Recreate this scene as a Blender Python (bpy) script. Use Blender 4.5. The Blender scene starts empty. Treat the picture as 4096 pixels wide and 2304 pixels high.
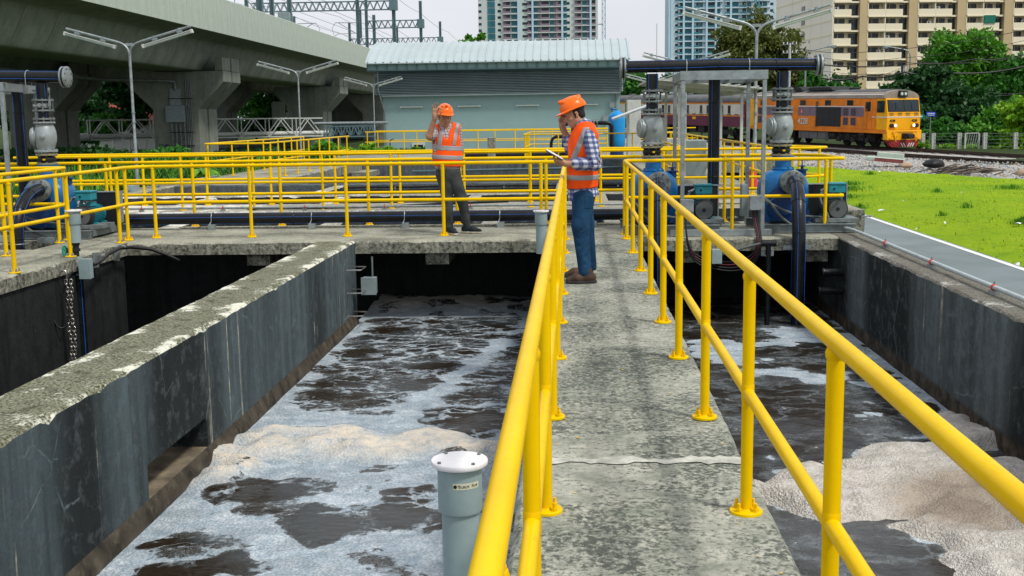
import bpy, math, random
import numpy as np
from mathutils import Vector, Matrix
R = math.radians
rnd = random.Random(7)
S = bpy.context.scene
COL = S.collection

# ---------------------------------------------------------------- camera, sky, sun, exposure
F_PX, PITCH, ROLL, YAW, CAM_H = 4560.4, 0.1480477, 0.0141370, 0.0553784, 1.6
cp, sp, cy, sy = math.cos(PITCH), math.sin(PITCH), math.cos(YAW), math.sin(YAW)
fwd = Vector((-sy*cp, cy*cp, -sp)); rgt = Vector((cy, sy, 0)); upv = rgt.cross(fwd)
r2 = math.cos(ROLL)*rgt - math.sin(ROLL)*upv; u2 = math.sin(ROLL)*rgt + math.cos(ROLL)*upv
cam = bpy.data.cameras.new('camera'); cam.sensor_width = 36; cam.lens = 36*F_PX/4096
cam.clip_start = 0.05; cam.clip_end = 3000
co = bpy.data.objects.new('camera', cam); COL.objects.link(co)
mw = Matrix.Identity(4)
for i in range(3):
    mw[i][0] = r2[i]; mw[i][1] = u2[i]; mw[i][2] = -fwd[i]
mw[2][3] = CAM_H
co.matrix_world = mw; S.camera = co

SUN_EL, SUN_ROT = R(55), R(128)
W = bpy.data.worlds.new('World'); S.world = W; W.use_nodes = True
wn, wl = W.node_tree.nodes, W.node_tree.links
bg = wn['Background']
sky = wn.new('ShaderNodeTexSky'); sky.sky_type = 'NISHITA'; sky.sun_disc = False
sky.sun_elevation = SUN_EL; sky.sun_rotation = SUN_ROT; sky.air_density = 1.0; sky.dust_density = 3.0
mixc = wn.new('ShaderNodeMix'); mixc.data_type = 'RGBA'; mixc.inputs[0].default_value = 0.82
wl.new(sky.outputs[0], mixc.inputs[6]); mixc.inputs[7].default_value = (8.3, 8.45, 9.0, 1)   # high overcast veil over the sky
tcw = wn.new('ShaderNodeTexCoord'); nzw = wn.new('ShaderNodeTexNoise'); nzw.inputs['Scale'].default_value = 2.2; nzw.inputs['Detail'].default_value = 4
mpw = wn.new('ShaderNodeMapping'); mpw.inputs['Scale'].default_value = (1, 1, 3)
wl.new(tcw.outputs['Generated'], mpw.inputs[0]); wl.new(mpw.outputs[0], nzw.inputs['Vector'])
rpw = wn.new('ShaderNodeMapRange'); rpw.inputs[1].default_value = 0.3; rpw.inputs[2].default_value = 0.7; rpw.inputs[3].default_value = 0.86; rpw.inputs[4].default_value = 1.06
wl.new(nzw.outputs[0], rpw.inputs[0])
mulw = wn.new('ShaderNodeMix'); mulw.data_type = 'RGBA'; mulw.blend_type = 'MULTIPLY'; mulw.inputs[0].default_value = 1
wl.new(mixc.outputs[2], mulw.inputs[6]); wl.new(rpw.outputs[0], mulw.inputs[7])
wl.new(mulw.outputs[2], bg.inputs[0]); bg.inputs[1].default_value = 0.106

sd = bpy.data.lights.new('sun', 'SUN'); sd.energy = 2.5; sd.angle = R(8); sd.color = (1, 0.95, 0.86)
so = bpy.data.objects.new('sun', sd); COL.objects.link(so)
so.rotation_euler = Vector((math.sin(SUN_ROT)*math.cos(SUN_EL), math.cos(SUN_ROT)*math.cos(SUN_EL), math.sin(SUN_EL))).to_track_quat('Z', 'Y').to_euler()
S.view_settings.view_transform = 'Standard'; S.view_settings.look = 'None'
S.view_settings.exposure = 0.12; S.view_settings.gamma = 1.0; S.view_settings.use_curve_mapping = False
S.render.engine = 'CYCLES'
S.cycles.max_bounces = 6; S.cycles.diffuse_bounces = 3; S.cycles.glossy_bounces = 3
S.cycles.use_denoising = True

# ---------------------------------------------------------------- shape helpers
class MB:
    """collects shapes into one mesh"""
    def __init__(s): s.v = []; s.f = []
    def add(s, vs, fs):
        n = len(s.v); s.v.extend([tuple(p) for p in vs]); s.f.extend([tuple(i+n for i in f) for f in fs]); return s
    def box(s, x0, x1, y0, y1, z0, z1):
        return s.add([(x0,y0,z0),(x1,y0,z0),(x1,y1,z0),(x0,y1,z0),(x0,y0,z1),(x1,y0,z1),(x1,y1,z1),(x0,y1,z1)],
                     [(3,2,1,0),(4,5,6,7),(0,1,5,4),(1,2,6,5),(2,3,7,6),(3,0,4,7)])
    def obox(s, c, sz, m=None):
        """box of size sz about c turned by matrix m"""
        hx, hy, hz = sz[0]/2, sz[1]/2, sz[2]/2; c = Vector(c)
        P = [Vector(p) for p in [(-hx,-hy,-hz),(hx,-hy,-hz),(hx,hy,-hz),(-hx,hy,-hz),(-hx,-hy,hz),(hx,-hy,hz),(hx,hy,hz),(-hx,hy,hz)]]
        if m is not None: P = [m @ p for p in P]
        return s.add([p+c for p in P], [(3,2,1,0),(4,5,6,7),(0,1,5,4),(1,2,6,5),(2,3,7,6),(3,0,4,7)])
    def bar(s, a, b, w, h=None, upd=(0,0,1)):
        """rectangular bar from a to b"""
        a, b = Vector(a), Vector(b); d = b-a; L = d.length; d.normalize(); h = h or w
        u = Vector(upd)
        if abs(d.dot(u)) > .99: u = Vector((0,1,0))
        x = d.cross(u).normalized(); z = x.cross(d)
        m = Matrix((x, d, z)).transposed()
        return s.obox((a+b)/2, (w, L, h), m)
    def cyl(s, a, b, r0, r1=None, n=12, caps=True):
        a, b = Vector(a), Vector(b); r1 = r0 if r1 is None else r1
        d = (b-a).normalized(); u = Vector((1,0,0)) if abs(d.x) < .9 else Vector((0,1,0))
        x = d.cross(u).normalized(); y = d.cross(x)
        vs = []
        for c, r in ((a, r0), (b, r1)):
            for i in range(n):
                t = 2*math.pi*i/n; vs.append(c + r*(math.cos(t)*x + math.sin(t)*y))
        fs = [(i, (i+1)%n, n+(i+1)%n, n+i) for i in range(n)]
        if caps: fs += [tuple(range(n-1,-1,-1)), tuple(range(n, 2*n))]
        return s.add(vs, fs)
    def tube(s, pts, r, n=8, caps=True, closed=False):
        pts = [Vector(p) for p in pts]; N = len(pts); vs = []; x = None
        rr = r if isinstance(r, (list, tuple)) else [r]*N
        for i, p in enumerate(pts):
            if closed: d = pts[(i+1)%N]-pts[i-1]
            else: d = pts[min(i+1,N-1)]-pts[max(i-1,0)]
            d.normalize()
            if x is None:
                u = Vector((0,0,1)) if abs(d.z) < .9 else Vector((1,0,0)); x = d.cross(u).normalized()
            else:
                x = (x - d*x.dot(d)).normalized()
            y = d.cross(x)
            for k in range(n):
                t = 2*math.pi*k/n; vs.append(p + rr[i]*(math.cos(t)*x + math.sin(t)*y))
        fs = []
        for i in range(N if closed else N-1):
            j = (i+1) % N
            for k in range(n):
                fs.append((i*n+k, i*n+(k+1)%n, j*n+(k+1)%n, j*n+k))
        if caps and not closed: fs += [tuple(range(n-1,-1,-1)), tuple(range((N-1)*n, N*n))]
        return s.add(vs, fs)
    def lathe(s, prof, c=(0,0,0), axis=(0,0,1), n=20):
        """prof = [(radius, along)]"""
        c = Vector(c); d = Vector(axis).normalized(); u = Vector((1,0,0)) if abs(d.x) < .9 else Vector((0,1,0))
        x = d.cross(u).normalized(); y = d.cross(x); vs = []
        for r, h in prof:
            for i in range(n):
                t = 2*math.pi*i/n; vs.append(c + d*h + r*(math.cos(t)*x + math.sin(t)*y))
        fs = []
        for j in range(len(prof)-1):
            for i in range(n): fs.append((j*n+i, j*n+(i+1)%n, (j+1)*n+(i+1)%n, (j+1)*n+i))
        fs += [tuple(range(n-1,-1,-1)), tuple(range((len(prof)-1)*n, len(prof)*n))]
        return s.add(vs, fs)
    def prism(s, poly, a, b):
        """polygon poly (list of 3d points) swept by vector from a to b"""
        n = len(poly); A = [Vector(p)+Vector(a) for p in poly]; B = [Vector(p)+Vector(b) for p in poly]
        return s.add(A+B, [tuple(range(n-1,-1,-1)), tuple(range(n,2*n))] + [(i,(i+1)%n,n+(i+1)%n,n+i) for i in range(n)])
    def quad(s, *p): return s.add(p, [tuple(range(len(p)))])
    def xf(s, m):
        s.v = [tuple(m @ Vector(p)) for p in s.v]; return s
    def mesh(s, name, mats, smooth=40):
        me = bpy.data.meshes.new(name); me.from_pydata(s.v, [], s.f)
        for m in (mats if isinstance(mats, (list, tuple)) else [mats]): me.materials.append(m)
        if smooth:
            me.shade_smooth(); me.set_sharp_from_angle(angle=R(smooth))
        me.update(); return me

def wloc(o):
    v = Vector((0,0,0))
    while o is not None: v += o.location; o = o.parent
    return v
def put(name, mb, mat, parent=None, smooth=40, bevel=0, **props):
    """links a mesh (its points given in world space, before any turning of the parent) as one object"""
    if isinstance(mb, MB):
        if parent is not None:
            L = wloc(parent)
            if L.length > 0: mb.v = [(p[0]-L.x, p[1]-L.y, p[2]-L.z) for p in mb.v]
        me = mb.mesh(name, mat, smooth)
    else: me = mb
    o = bpy.data.objects.new(name, me); COL.objects.link(o)
    if parent is not None: o.parent = parent
    if bevel:
        b = o.modifiers.new('bevel', 'BEVEL'); b.width = bevel; b.segments = 2; b.limit_method = 'ANGLE'
    for k, v in props.items(): o[k] = v
    return o
def thing(name, label, cat, loc=(0,0,0), group=None):
    o = bpy.data.objects.new(name, None); o.empty_display_size = .1; COL.objects.link(o); o.location = loc
    o['label'] = label; o['category'] = cat
    if group: o['group'] = group
    return o
def tag(o, label, cat, group=None):
    o['label'] = label; o['category'] = cat
    if group: o['group'] = group
    return o
def struct(name, mb, mat, smooth=40, bevel=0, kind='structure'):
    return put(name, mb, mat, None, smooth, bevel, kind=kind)
def copy_tree(o, parent=None):
    c = o.copy(); COL.objects.link(c); c.parent = parent
    for ch in list(o.children): copy_tree(ch, c)
    return c
def arc(c, r, a0, a1, n, ax=(1,0,0), az=(0,0,1)):
    c, ax, az = Vector(c), Vector(ax), Vector(az)
    return [c + r*(math.cos(R(a0+(a1-a0)*i/n))*ax + math.sin(R(a0+(a1-a0)*i/n))*az) for i in range(n+1)]
def bez(p0, p1, p2, p3, n=10):
    P = [Vector(p) for p in (p0,p1,p2,p3)]; o = []
    for i in range(n+1):
        t = i/n; o.append(P[0]*(1-t)**3 + P[1]*3*t*(1-t)**2 + P[2]*3*t*t*(1-t) + P[3]*t**3)
    return o

# ---------------------------------------------------------------- material helpers
class G:
    def __init__(s, name):
        s.m = bpy.data.materials.new(name); s.m.use_nodes = True
        s.n = s.m.node_tree.nodes; s.l = s.m.node_tree.links; s.b = s.n['Principled BSDF']
        s.tc = None
    def co(s, kind='Object', scale=(1,1,1), rot=(0,0,0)):
        if s.tc is None: s.tc = s.n.new('ShaderNodeTexCoord')
        mp = s.n.new('ShaderNodeMapping'); mp.inputs['Scale'].default_value = scale; mp.inputs['Rotation'].default_value = rot
        s.l.new(s.tc.outputs[kind], mp.inputs[0]); return mp.outputs[0]
    def noise(s, vec, scale, detail=4, rough=.55, dist=0):
        n = s.n.new('ShaderNodeTexNoise'); n.inputs['Scale'].default_value = scale; n.inputs['Detail'].default_value = detail
        n.inputs['Roughness'].default_value = rough; n.inputs['Distortion'].default_value = dist
        s.l.new(vec, n.inputs['Vector']); return n.outputs[0]
    def voro(s, vec, scale, feature='F1', out=0, rand=1):
        n = s.n.new('ShaderNodeTexVoronoi'); n.feature = feature; n.inputs['Scale'].default_value = scale
        n.inputs['Randomness'].default_value = rand
        s.l.new(vec, n.inputs['Vector']); return n.outputs[out]
    def ramp(s, fac, stops, interp='LINEAR'):
        r = s.n.new('ShaderNodeValToRGB'); e = r.color_ramp.elements; r.color_ramp.interpolation = interp
        while len(e) < len(stops): e.new(.5)
        for i, (p, c) in enumerate(stops):
            e[i].position = p; e[i].color = (c, c, c, 1) if isinstance(c, (int, float)) else (*c, 1)
        s.l.new(fac, r.inputs[0]); return r.outputs[0]
    def rng(s, v, a, b, c=0, d=1):
        n = s.n.new('ShaderNodeMapRange'); s.l.new(v, n.inputs[0])
        for i, x in enumerate((a, b, c, d)): n.inputs[i+1].default_value = x
        return n.outputs[0]
    def setv(s, sock, v):
        if hasattr(v, 'node'): s.l.new(v, sock)
        elif isinstance(v, (int, float)):
            try: sock.default_value = v
            except TypeError: sock.default_value = (v, v, v, 1)
        else: sock.default_value = (*v, 1) if len(v) == 3 else v
    def mix(s, fac, a, b, mode='MIX'):
        n = s.n.new('ShaderNodeMix'); n.data_type = 'RGBA'; n.blend_type = mode
        s.setv(n.inputs[0], fac); s.setv(n.inputs[6], a); s.setv(n.inputs[7], b); return n.outputs[2]
    def math(s, op, a, b=0, c=None):
        n = s.n.new('ShaderNodeMath'); n.operation = op; s.setv(n.inputs[0], a); s.setv(n.inputs[1], b)
        if c is not None: s.setv(n.inputs[2], c)
        return n.outputs[0]
    def vmath(s, op, a, b):
        n = s.n.new('ShaderNodeVectorMath'); n.operation = op; s.l.new(a, n.inputs[0])
        if hasattr(b, 'node'): s.l.new(b, n.inputs[1])
        else: n.inputs[1].default_value = b
        return n.outputs[0]
    def sep(s, v):
        n = s.n.new('ShaderNodeSeparateXYZ'); s.l.new(v, n.inputs[0]); return n.outputs
    def normz(s):
        g = s.n.new('ShaderNodeNewGeometry'); return s.sep(g.outputs['Normal'])[2]
    def attr(s, name):
        n = s.n.new('ShaderNodeAttribute'); n.attribute_name = name; return n.outputs['Fac']
    def bump(s, h, strength=.3, dist=.01, prev=None):
        n = s.n.new('ShaderNodeBump'); n.inputs['Strength'].default_value = strength; n.inputs['Distance'].default_value = dist
        s.l.new(h, n.inputs['Height'])
        if prev is not None: s.l.new(prev, n.inputs['Normal'])
        s.l.new(n.outputs[0], s.b.inputs['Normal']); return n.outputs[0]
    def set(s, col=None, rough=None, metal=None, spec=None):
        if col is not None: s.setv(s.b.inputs['Base Color'], col)
        if rough is not None: s.setv(s.b.inputs['Roughness'], rough)
        if metal is not None: s.setv(s.b.inputs['Metallic'], metal)
        if spec is not None: s.setv(s.b.inputs['Specular IOR Level'], spec)
        return s.m

def paint(name, col, rough=.4, var=.12, scale=6, metal=0, dirt=None, dirt_amt=.35, bump=.08, coord='Object', spec=.3):
    """painted or plain surface with uneven tone and a little dirt"""
    g = G(name); v = g.co(coord)
    n1 = g.noise(v, scale, 5, .6); n2 = g.noise(v, scale*7, 4, .65)
    lo = tuple(c*(1-var*1.6) for c in col); hi = tuple(min(1, c*(1+var)) for c in col)
    c = g.mix(g.rng(n1, .3, .7), lo, hi)
    if dirt:
        nd = g.noise(v, scale*2.3, 6, .7, .4)
        c = g.mix(g.math('MULTIPLY', g.rng(nd, .52, .72), dirt_amt), c, dirt)
    if bump: g.bump(n2, bump, .004)
    return g.set(c, g.rng(n2, .3, .7, max(.02, rough-.1), min(1, rough+.12)), metal, spec)
# ---------------------------------------------------------------- materials
def concrete(name, light, dark, moss, stain=.5, streak=.5, sx=1.0, rough=.9, topstain=.62, bump=.6, mott=1.0, blotch=.2, dk=0):
    """weathered concrete: blotchy lichen on tops, run-off streaks on faces"""
    g = G(name); v = g.co('Object')
    n1 = g.noise(v, 1.1*sx, 6, .62, .6); n2 = g.noise(v, 5.5*sx, 8, .68, .3); n3 = g.noise(v, 42*sx, 5, .7)
    vs = g.co('Object', (6*sx, 6*sx, .35*sx)); ns = g.noise(vs, 1.3, 6, .66, .2)
    vs2 = g.co('Object', (22*sx, 22*sx, .9*sx)); ns2 = g.noise(vs2, 1, 5, .6)
    top = g.math('GREATER_THAN', g.normz(), .6)
    base = g.mix(g.rng(n2, .36, .64), moss, light)
    blot = g.math('ADD', g.math('MULTIPLY', n1, .55), g.math('MULTIPLY', n2, .45))
    blot = g.math('ADD', blot, g.math('MULTIPLY', g.math('SUBTRACT', n3, .5), .28*mott)); n4 = g.noise(v, 20*sx, 8, .8, .3); blot = g.math('ADD', blot, g.math('MULTIPLY', g.math('SUBTRACT', n4, .5), .30*mott))
    tmask = g.math('MULTIPLY', g.rng(blot, .45, .60), topstain)
    st = g.math('ADD', g.math('MULTIPLY', ns, .6), g.math('MULTIPLY', ns2, .25)); st = g.math('ADD', g.math('MULTIPLY', st, 1.05-blotch), g.math('MULTIPLY', n4, blotch))
    smask = g.math('MULTIPLY', g.rng(st, .45-dk, .61-dk), streak)
    m = g.n.new('ShaderNodeMix'); m.data_type = 'FLOAT'
    g.l.new(top, m.inputs[0]); g.l.new(smask, m.inputs[2]); g.l.new(tmask, m.inputs[3])
    c = g.mix(m.outputs[0], base, dark)
    c = g.mix(g.math('MULTIPLY', g.rng(n3, .45, .75), .3), c, tuple(x*.45 for x in light))
    h = g.math('ADD', g.math('MULTIPLY', n3, .6), g.math('MULTIPLY', n2, .8))
    g.bump(h, bump, .012)
    return g.set(c, rough, 0, .10)

M = {}
M['walk'] = concrete('walkway_concrete', (.50,.505,.43), (.026,.040,.036), (.21,.23,.19), topstain=.88, streak=.85, mott=2.4)
M['slab'] = concrete('slab_concrete', (.46,.45,.37), (.022,.028,.024), (.25,.26,.20), topstain=.72, streak=.97, mott=1.6, blotch=.7, dk=.03)
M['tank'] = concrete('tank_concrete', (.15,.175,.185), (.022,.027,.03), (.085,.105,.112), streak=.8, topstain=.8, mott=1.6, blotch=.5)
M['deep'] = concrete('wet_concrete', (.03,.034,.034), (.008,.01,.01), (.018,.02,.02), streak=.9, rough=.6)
M['girder'] = concrete('girder_concrete', (.27,.30,.25), (.10,.12,.10), (.20,.23,.19), streak=.65, topstain=.4, sx=.22, bump=.3)
M['parapet'] = concrete('parapet_concrete', (.46,.53,.46), (.30,.35,.30), (.40,.46,.40), streak=.45, topstain=.4, sx=.25, bump=.2)
M['pier'] = concrete('pier_concrete', (.25,.27,.23), (.10,.115,.10), (.18,.20,.17), streak=.7, topstain=.5, sx=.25, bump=.3)

def divider_mat(nm='divider_concrete', ta=(.032,.037,.018), tb=(.27,.275,.195), tp=(.55,.56,.47), fb=(.105,.14,.155), eg=.55):
    g = G(nm); v = g.co('Object')
    n1 = g.noise(v, 1.6, 7, .62, .8); n2 = g.noise(v, 7, 8, .7, .3); n3 = g.noise(v, 46, 5, .7)
    x, y, z = g.sep(v)
    top = g.math('MULTIPLY', g.math('GREATER_THAN', g.normz(), .5), g.math('GREATER_THAN', z, -.3))
    # mossy top with bare pale patches, more of them along both edges
    edge = g.math('ABSOLUTE', x)
    patch = g.math('ADD', g.math('MULTIPLY', n1, .75), g.math('MULTIPLY', edge, eg)); patch = g.math('ADD', patch, g.math('MULTIPLY', g.math('SUBTRACT', n2, .5), .42)); patch = g.math('ADD', patch, .06)
    pm = g.rng(g.math('ADD', patch, g.math('MULTIPLY', g.math('SUBTRACT', n3, .5), .30)), .56, .63)
    tcol = g.mix(g.rng(n3, .38, .60), ta, tb)
    tcol = g.mix(g.rng(n2, .5, .68), tcol, tuple(q*1.1 for q in ta))
    tcol = g.mix(pm, tcol, g.mix(g.rng(n2, .3, .7), tp, tuple(q*1.3 for q in tp)))
    # face: dark slate panels with streaks, hairline cracks and lime runs
    blk = g.noise(g.co('Object', (1, .75, .12)), .9, 2, .4)
    ns = g.noise(g.co('Object', (5, 5, .3)), 1.4, 7, .68, .2)
    face = g.mix(g.rng(blk, .42, .56), (.022,.028,.030), fb)
    face = g.mix(g.math('MULTIPLY', g.rng(g.math('ADD', g.math('MULTIPLY', ns, .45), g.math('MULTIPLY', n2, .6)), .46, .64), .75), face, (.010,.012,.012))
    face = g.mix(g.math('MULTIPLY', g.rng(n2, .5, .70), .55), face, (.15,.18,.19)); face = g.mix(g.math('MULTIPLY', g.rng(n3, .5, .75), .35), face, (.012,.014,.014))
    vd = g.vmath('ADD', g.co('Object', (1.1,1.1,1.1)), g.mix(.0, (0,0,0), (0,0,0)))
    wob = g.n.new('ShaderNodeMix'); wob.data_type = 'RGBA'; wob.inputs[0].default_value = .12
    nw = g.n.new('ShaderNodeTexNoise'); nw.inputs['Scale'].default_value = 3; nw.inputs['Detail'].default_value = 5; g.l.new(v, nw.inputs['Vector'])
    g.l.new(v, wob.inputs[6]); g.l.new(nw.outputs[1], wob.inputs[7])
    ck = g.voro(wob.outputs[2], 1.55, 'DISTANCE_TO_EDGE')
    cm = g.math('MULTIPLY', g.rng(ck, .012, .003), g.rng(n1, .5, .6))
    face = g.mix(g.math('MULTIPLY', cm, .32), face, (.30,.40,.42))
    lr = g.noise(g.co('Object', (1, 7, .22)), 1.0, 4, .6)
    lm = g.math('MULTIPLY', g.math('MULTIPLY', g.rng(lr, .635, .68), g.rng(n2, .38, .6)), g.rng(n1, .44, .54))
    face = g.mix(lm, face, (.48,.46,.34))
    # rusty tide band just above the water, pale efflorescence over it
    band = g.rng(z, -1.02, -.92); tide = g.math('ADD', band, g.math('MULTIPLY', g.math('SUBTRACT', n2, .5), .9))
    face = g.mix(g.rng(tide, .7, .2), face, g.mix(g.rng(n2, .4, .65), (.035,.03,.024), (.12,.10,.075)))
    c = g.mix(top, face, tcol)
    h = g.math('ADD', g.math('MULTIPLY', n3, .5), g.math('MULTIPLY', n2, .9)); g.bump(h, .55, .012)
    return g.set(c, .82, 0, .12)
M['divider'] = divider_mat()
M['backwall'] = divider_mat('back_tank_concrete', (.15,.15,.12), (.44,.43,.37), (.55,.54,.48), (.05,.06,.065), .02)
M['tankwall'] = divider_mat('tank_wall_concrete', (.075,.07,.055), (.22,.215,.185), (.36,.36,.33), (.13,.16,.17), .35)

def yellow():
    g = G('yellow_gloss_paint'); v = g.co('Object')
    n1 = g.noise(v, 3.2, 5, .6); n2 = g.noise(v, 38, 4, .6); n3 = g.noise(v, 9, 7, .72)
    c = g.mix(g.rng(n1, .3, .7), (.74,.46,.001), (.84,.56,.001))
    c = g.mix(g.math('MULTIPLY', g.rng(n3, .60, .74), .5), c, (.50,.27,.004))
    sp_ = g.rng(g.noise(v, 70, 2, .5), .80, .84); c = g.mix(g.math('MULTIPLY', sp_, .6), c, (.10,.05,.02))
    g.bump(g.math('ADD', n2, n3), .12, .004)
    return g.set(c, g.rng(n2, .3, .7, .30, .45), 0, .07)
M['yellow'] = yellow()
M['galv'] = paint('galvanised_steel', (.30,.345,.35), .45, .22, 9, .55, (.2,.22,.22), .4)
M['galv_dark'] = paint('weathered_steel', (.20,.235,.24), .5, .25, 8, .35, (.09,.08,.07), .4)
M['grey_paint'] = paint('grey_paint', (.24,.30,.31), .45, .12, 6, 0, (.12,.12,.11), .3)
M['hdpe'] = paint('black_plastic_pipe', (.006,.008,.010), .33, .3, 5, 0, (.03,.034,.038), .3)
M['stripe'] = paint('blue_pipe_stripe', (.02,.16,.62), .4, .1)
M['pump_blue'] = paint('blue_pump_paint', (.010,.135,.36), .32, .2, 5, 0, (.012,.06,.13), .5)
M['pump_dark'] = paint('dark_blue_paint', (.008,.045,.16), .4, .25, 5, 0, (.01,.02,.05), .5)
M['teal'] = paint('teal_motor_paint', (.015,.235,.30), .4, .2, 8, 0, (.05,.12,.12), .4)
M['iron'] = paint('grey_cast_iron', (.30,.345,.35), .42, .16, 7, .2, (.24,.21,.15), .4, .2)
M['flange'] = paint('steel_flange', (.22,.25,.25), .45, .25, 12, .5, (.07,.07,.06), .5)
M['bolt'] = paint('bolt_steel', (.20,.22,.22), .4, .25, 20, .6)
M['brass'] = paint('yellowed_flange', (.36,.33,.20), .4, .3, 14, .6, (.1,.08,.04), .5)
M['rubber'] = paint('black_rubber', (.012,.013,.014), .55, .25, 9)
M['black'] = paint('black_metal', (.014,.016,.018), .5, .25, 9)
M['pvc'] = paint('grey_plastic', (.27,.36,.37), .42, .08, 5, 0, (.15,.19,.19), .3)
M['white'] = paint('white_plastic', (.78,.78,.80), .4, .05, 5, 0, (.45,.45,.43), .25)
M['offwhite'] = paint('dull_white_paint', (.52,.55,.52), .5, .1, 5, 0, (.25,.25,.22), .4)
M['cable'] = paint('black_cable', (.012,.012,.014), .45, .2, 12)
M['cable_red'] = paint('red_marked_cable', (.10,.012,.02), .5, .2, 12)
M['conduit_grey'] = paint('grey_flexible_conduit', (.10,.115,.115), .5, .2, 20)
M['red'] = paint('red_clamp', (.55,.04,.03), .4, .2, 12)
M['green_wheel'] = paint('green_handwheel', (.01,.32,.22), .45, .2, 20)
M['chrome'] = paint('bright_steel', (.55,.53,.50), .28, .25, 16, .9, (.2,.15,.1), .5)
M['clad'] = paint('grey_wall_render', (.235,.365,.37), .7, .05, .4, 0, (.18,.27,.275), .3, .05)
M['roofmetal'] = paint('pale_roof_sheet', (.44,.525,.54), .35, .06, .5, .15, (.40,.47,.48), .4, .03)
M['gutter'] = paint('grey_gutter_paint', (.10,.17,.19), .45, .1, .8, 0, (.16,.2,.2), .3)
M['louver'] = paint('grey_louver', (.36,.45,.47), .4, .1, 1, .1, (.22,.27,.28), .3)
M['lens'] = paint('lamp_cover', (.50,.58,.52), .3, .06, 9)
M['asphalt'] = paint('pale_road_surface', (.185,.225,.235), .85, .10, .5, 0, (.13,.16,.165), .6, .4, spec=.1)
M['roadpaint'] = paint('white_road_paint', (.74,.75,.75), .6, .08, 4, 0, (.4,.42,.42), .5)
M['rust'] = paint('rusty_rail', (.05,.03,.022), .6, .3, 3, .2, (.02,.012,.01), .6)
M['sleeper'] = paint('concrete_sleeper', (.16,.155,.145), .9, .2, 4)
M['darkgap'] = paint('dark_opening', (.006,.007,.008), .8, .2, 4, bump=0)

def grass_mat(name, a, b, c3, sc=1.0):
    g = G(name); v = g.co('Object')
    n1 = g.noise(v, .28*sc, 6, .6, .4); n2 = g.noise(v, 3*sc, 6, .65); n3 = g.noise(v, 30*sc, 4, .7)
    c = g.mix(g.rng(n1, .38, .62), a, b); c = g.mix(g.math('MULTIPLY', g.rng(n2, .52, .7), .65), c, c3)
    c = g.mix(g.math('MULTIPLY', g.rng(n3, .35, .65), .35), c, tuple(x*.35 for x in a))
    g.bump(g.math('ADD', n3, n2), .9, .06)
    return g.set(c, .9, 0, .15)
M['lawn'] = grass_mat('mossy_lawn', (.235,.42,.004), (.35,.50,.006), (.10,.26,.012))
M['soil'] = grass_mat('weedy_ground', (.030,.055,.012), (.05,.085,.02), (.035,.03,.018))
M['blade'] = paint('grass_blade', (.10,.27,.015), .7, .4, 1.3, spec=.2, bump=0)
M['blade_dark'] = paint('dark_grass_blade', (.03,.11,.012), .7, .45, 1.3, spec=.2, bump=0)
M['blade_lime'] = paint('lime_grass_blade', (.34,.47,.006), .75, .35, 1.1, spec=.15, bump=0)
def ballast_mat():
    g = G('ballast_stones'); v = g.co('Object')
    c1 = g.voro(v, 11, 'F1', 1); d1 = g.voro(v, 11, 'DISTANCE_TO_EDGE', 0); n1 = g.noise(v, .6, 4, .6)
    sx = g.sep(c1)[0]
    c = g.ramp(sx, [(0,(.20,.22,.235)),(.35,(.42,.45,.46)),(.6,(.58,.60,.58)),(.8,(.50,.37,.27)),(1,(.70,.68,.62))])
    c = g.mix(g.math('MULTIPLY', g.rng(d1, .10, .02), .75), c, (.05,.052,.05))
    c = g.mix(g.math('MULTIPLY', g.rng(n1, .5, .7), .3), c, (.2,.13,.08))
    g.bump(d1, .9, .05)
    return g.set(c, .9, 0, .2)
M['ballast'] = ballast_mat()
M['stone'] = [paint('pale_stone', (.40,.42,.42), .9, .2, 3), paint('dark_stone', (.15,.17,.185), .9, .2, 3), paint('tan_stone', (.40,.29,.20), .9, .2, 3)]

def leaf(name, a, b, trans=.25):
    g = G(name); v = g.co('Object'); n1 = g.noise(v, .55, 4, .6); n2 = g.noise(v, 5, 3, .6)
    c = g.mix(g.rng(n1, .35, .65), a, b); c = g.mix(g.math('MULTIPLY', g.rng(n2, .4, .7), .4), c, tuple(x*.4 for x in a))
    g.set(c, .5, 0, .35)
    t = g.n.new('ShaderNodeBsdfTranslucent'); g.l.new(c, t.inputs[0])
    ms = g.n.new('ShaderNodeMixShader'); ms.inputs[0].default_value = trans
    g.l.new(g.b.outputs[0], ms.inputs[1]); g.l.new(t.outputs[0], ms.inputs[2]); g.l.new(ms.outputs[0], g.n['Material Output'].inputs[0])
    return g.m
M['leaf_green'] = leaf('green_leaves', (.028,.15,.018), (.075,.27,.028))
M['leaf_bright'] = leaf('bright_leaves', (.045,.21,.012), (.13,.37,.022))
M['leaf_olive'] = leaf('olive_leaves', (.075,.115,.014), (.16,.18,.035))
M['leaf_dark'] = leaf('dark_leaves', (.014,.068,.016), (.035,.13,.026))
M['leaf_lime'] = leaf('lime_leaves', (.14,.36,.012), (.28,.52,.02))
M['bark'] = paint('bark', (.055,.045,.035), .9, .3, 3, bump=.5)
M['twig'] = paint('dry_twig', (.14,.115,.095), .9, .3, 4)
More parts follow.
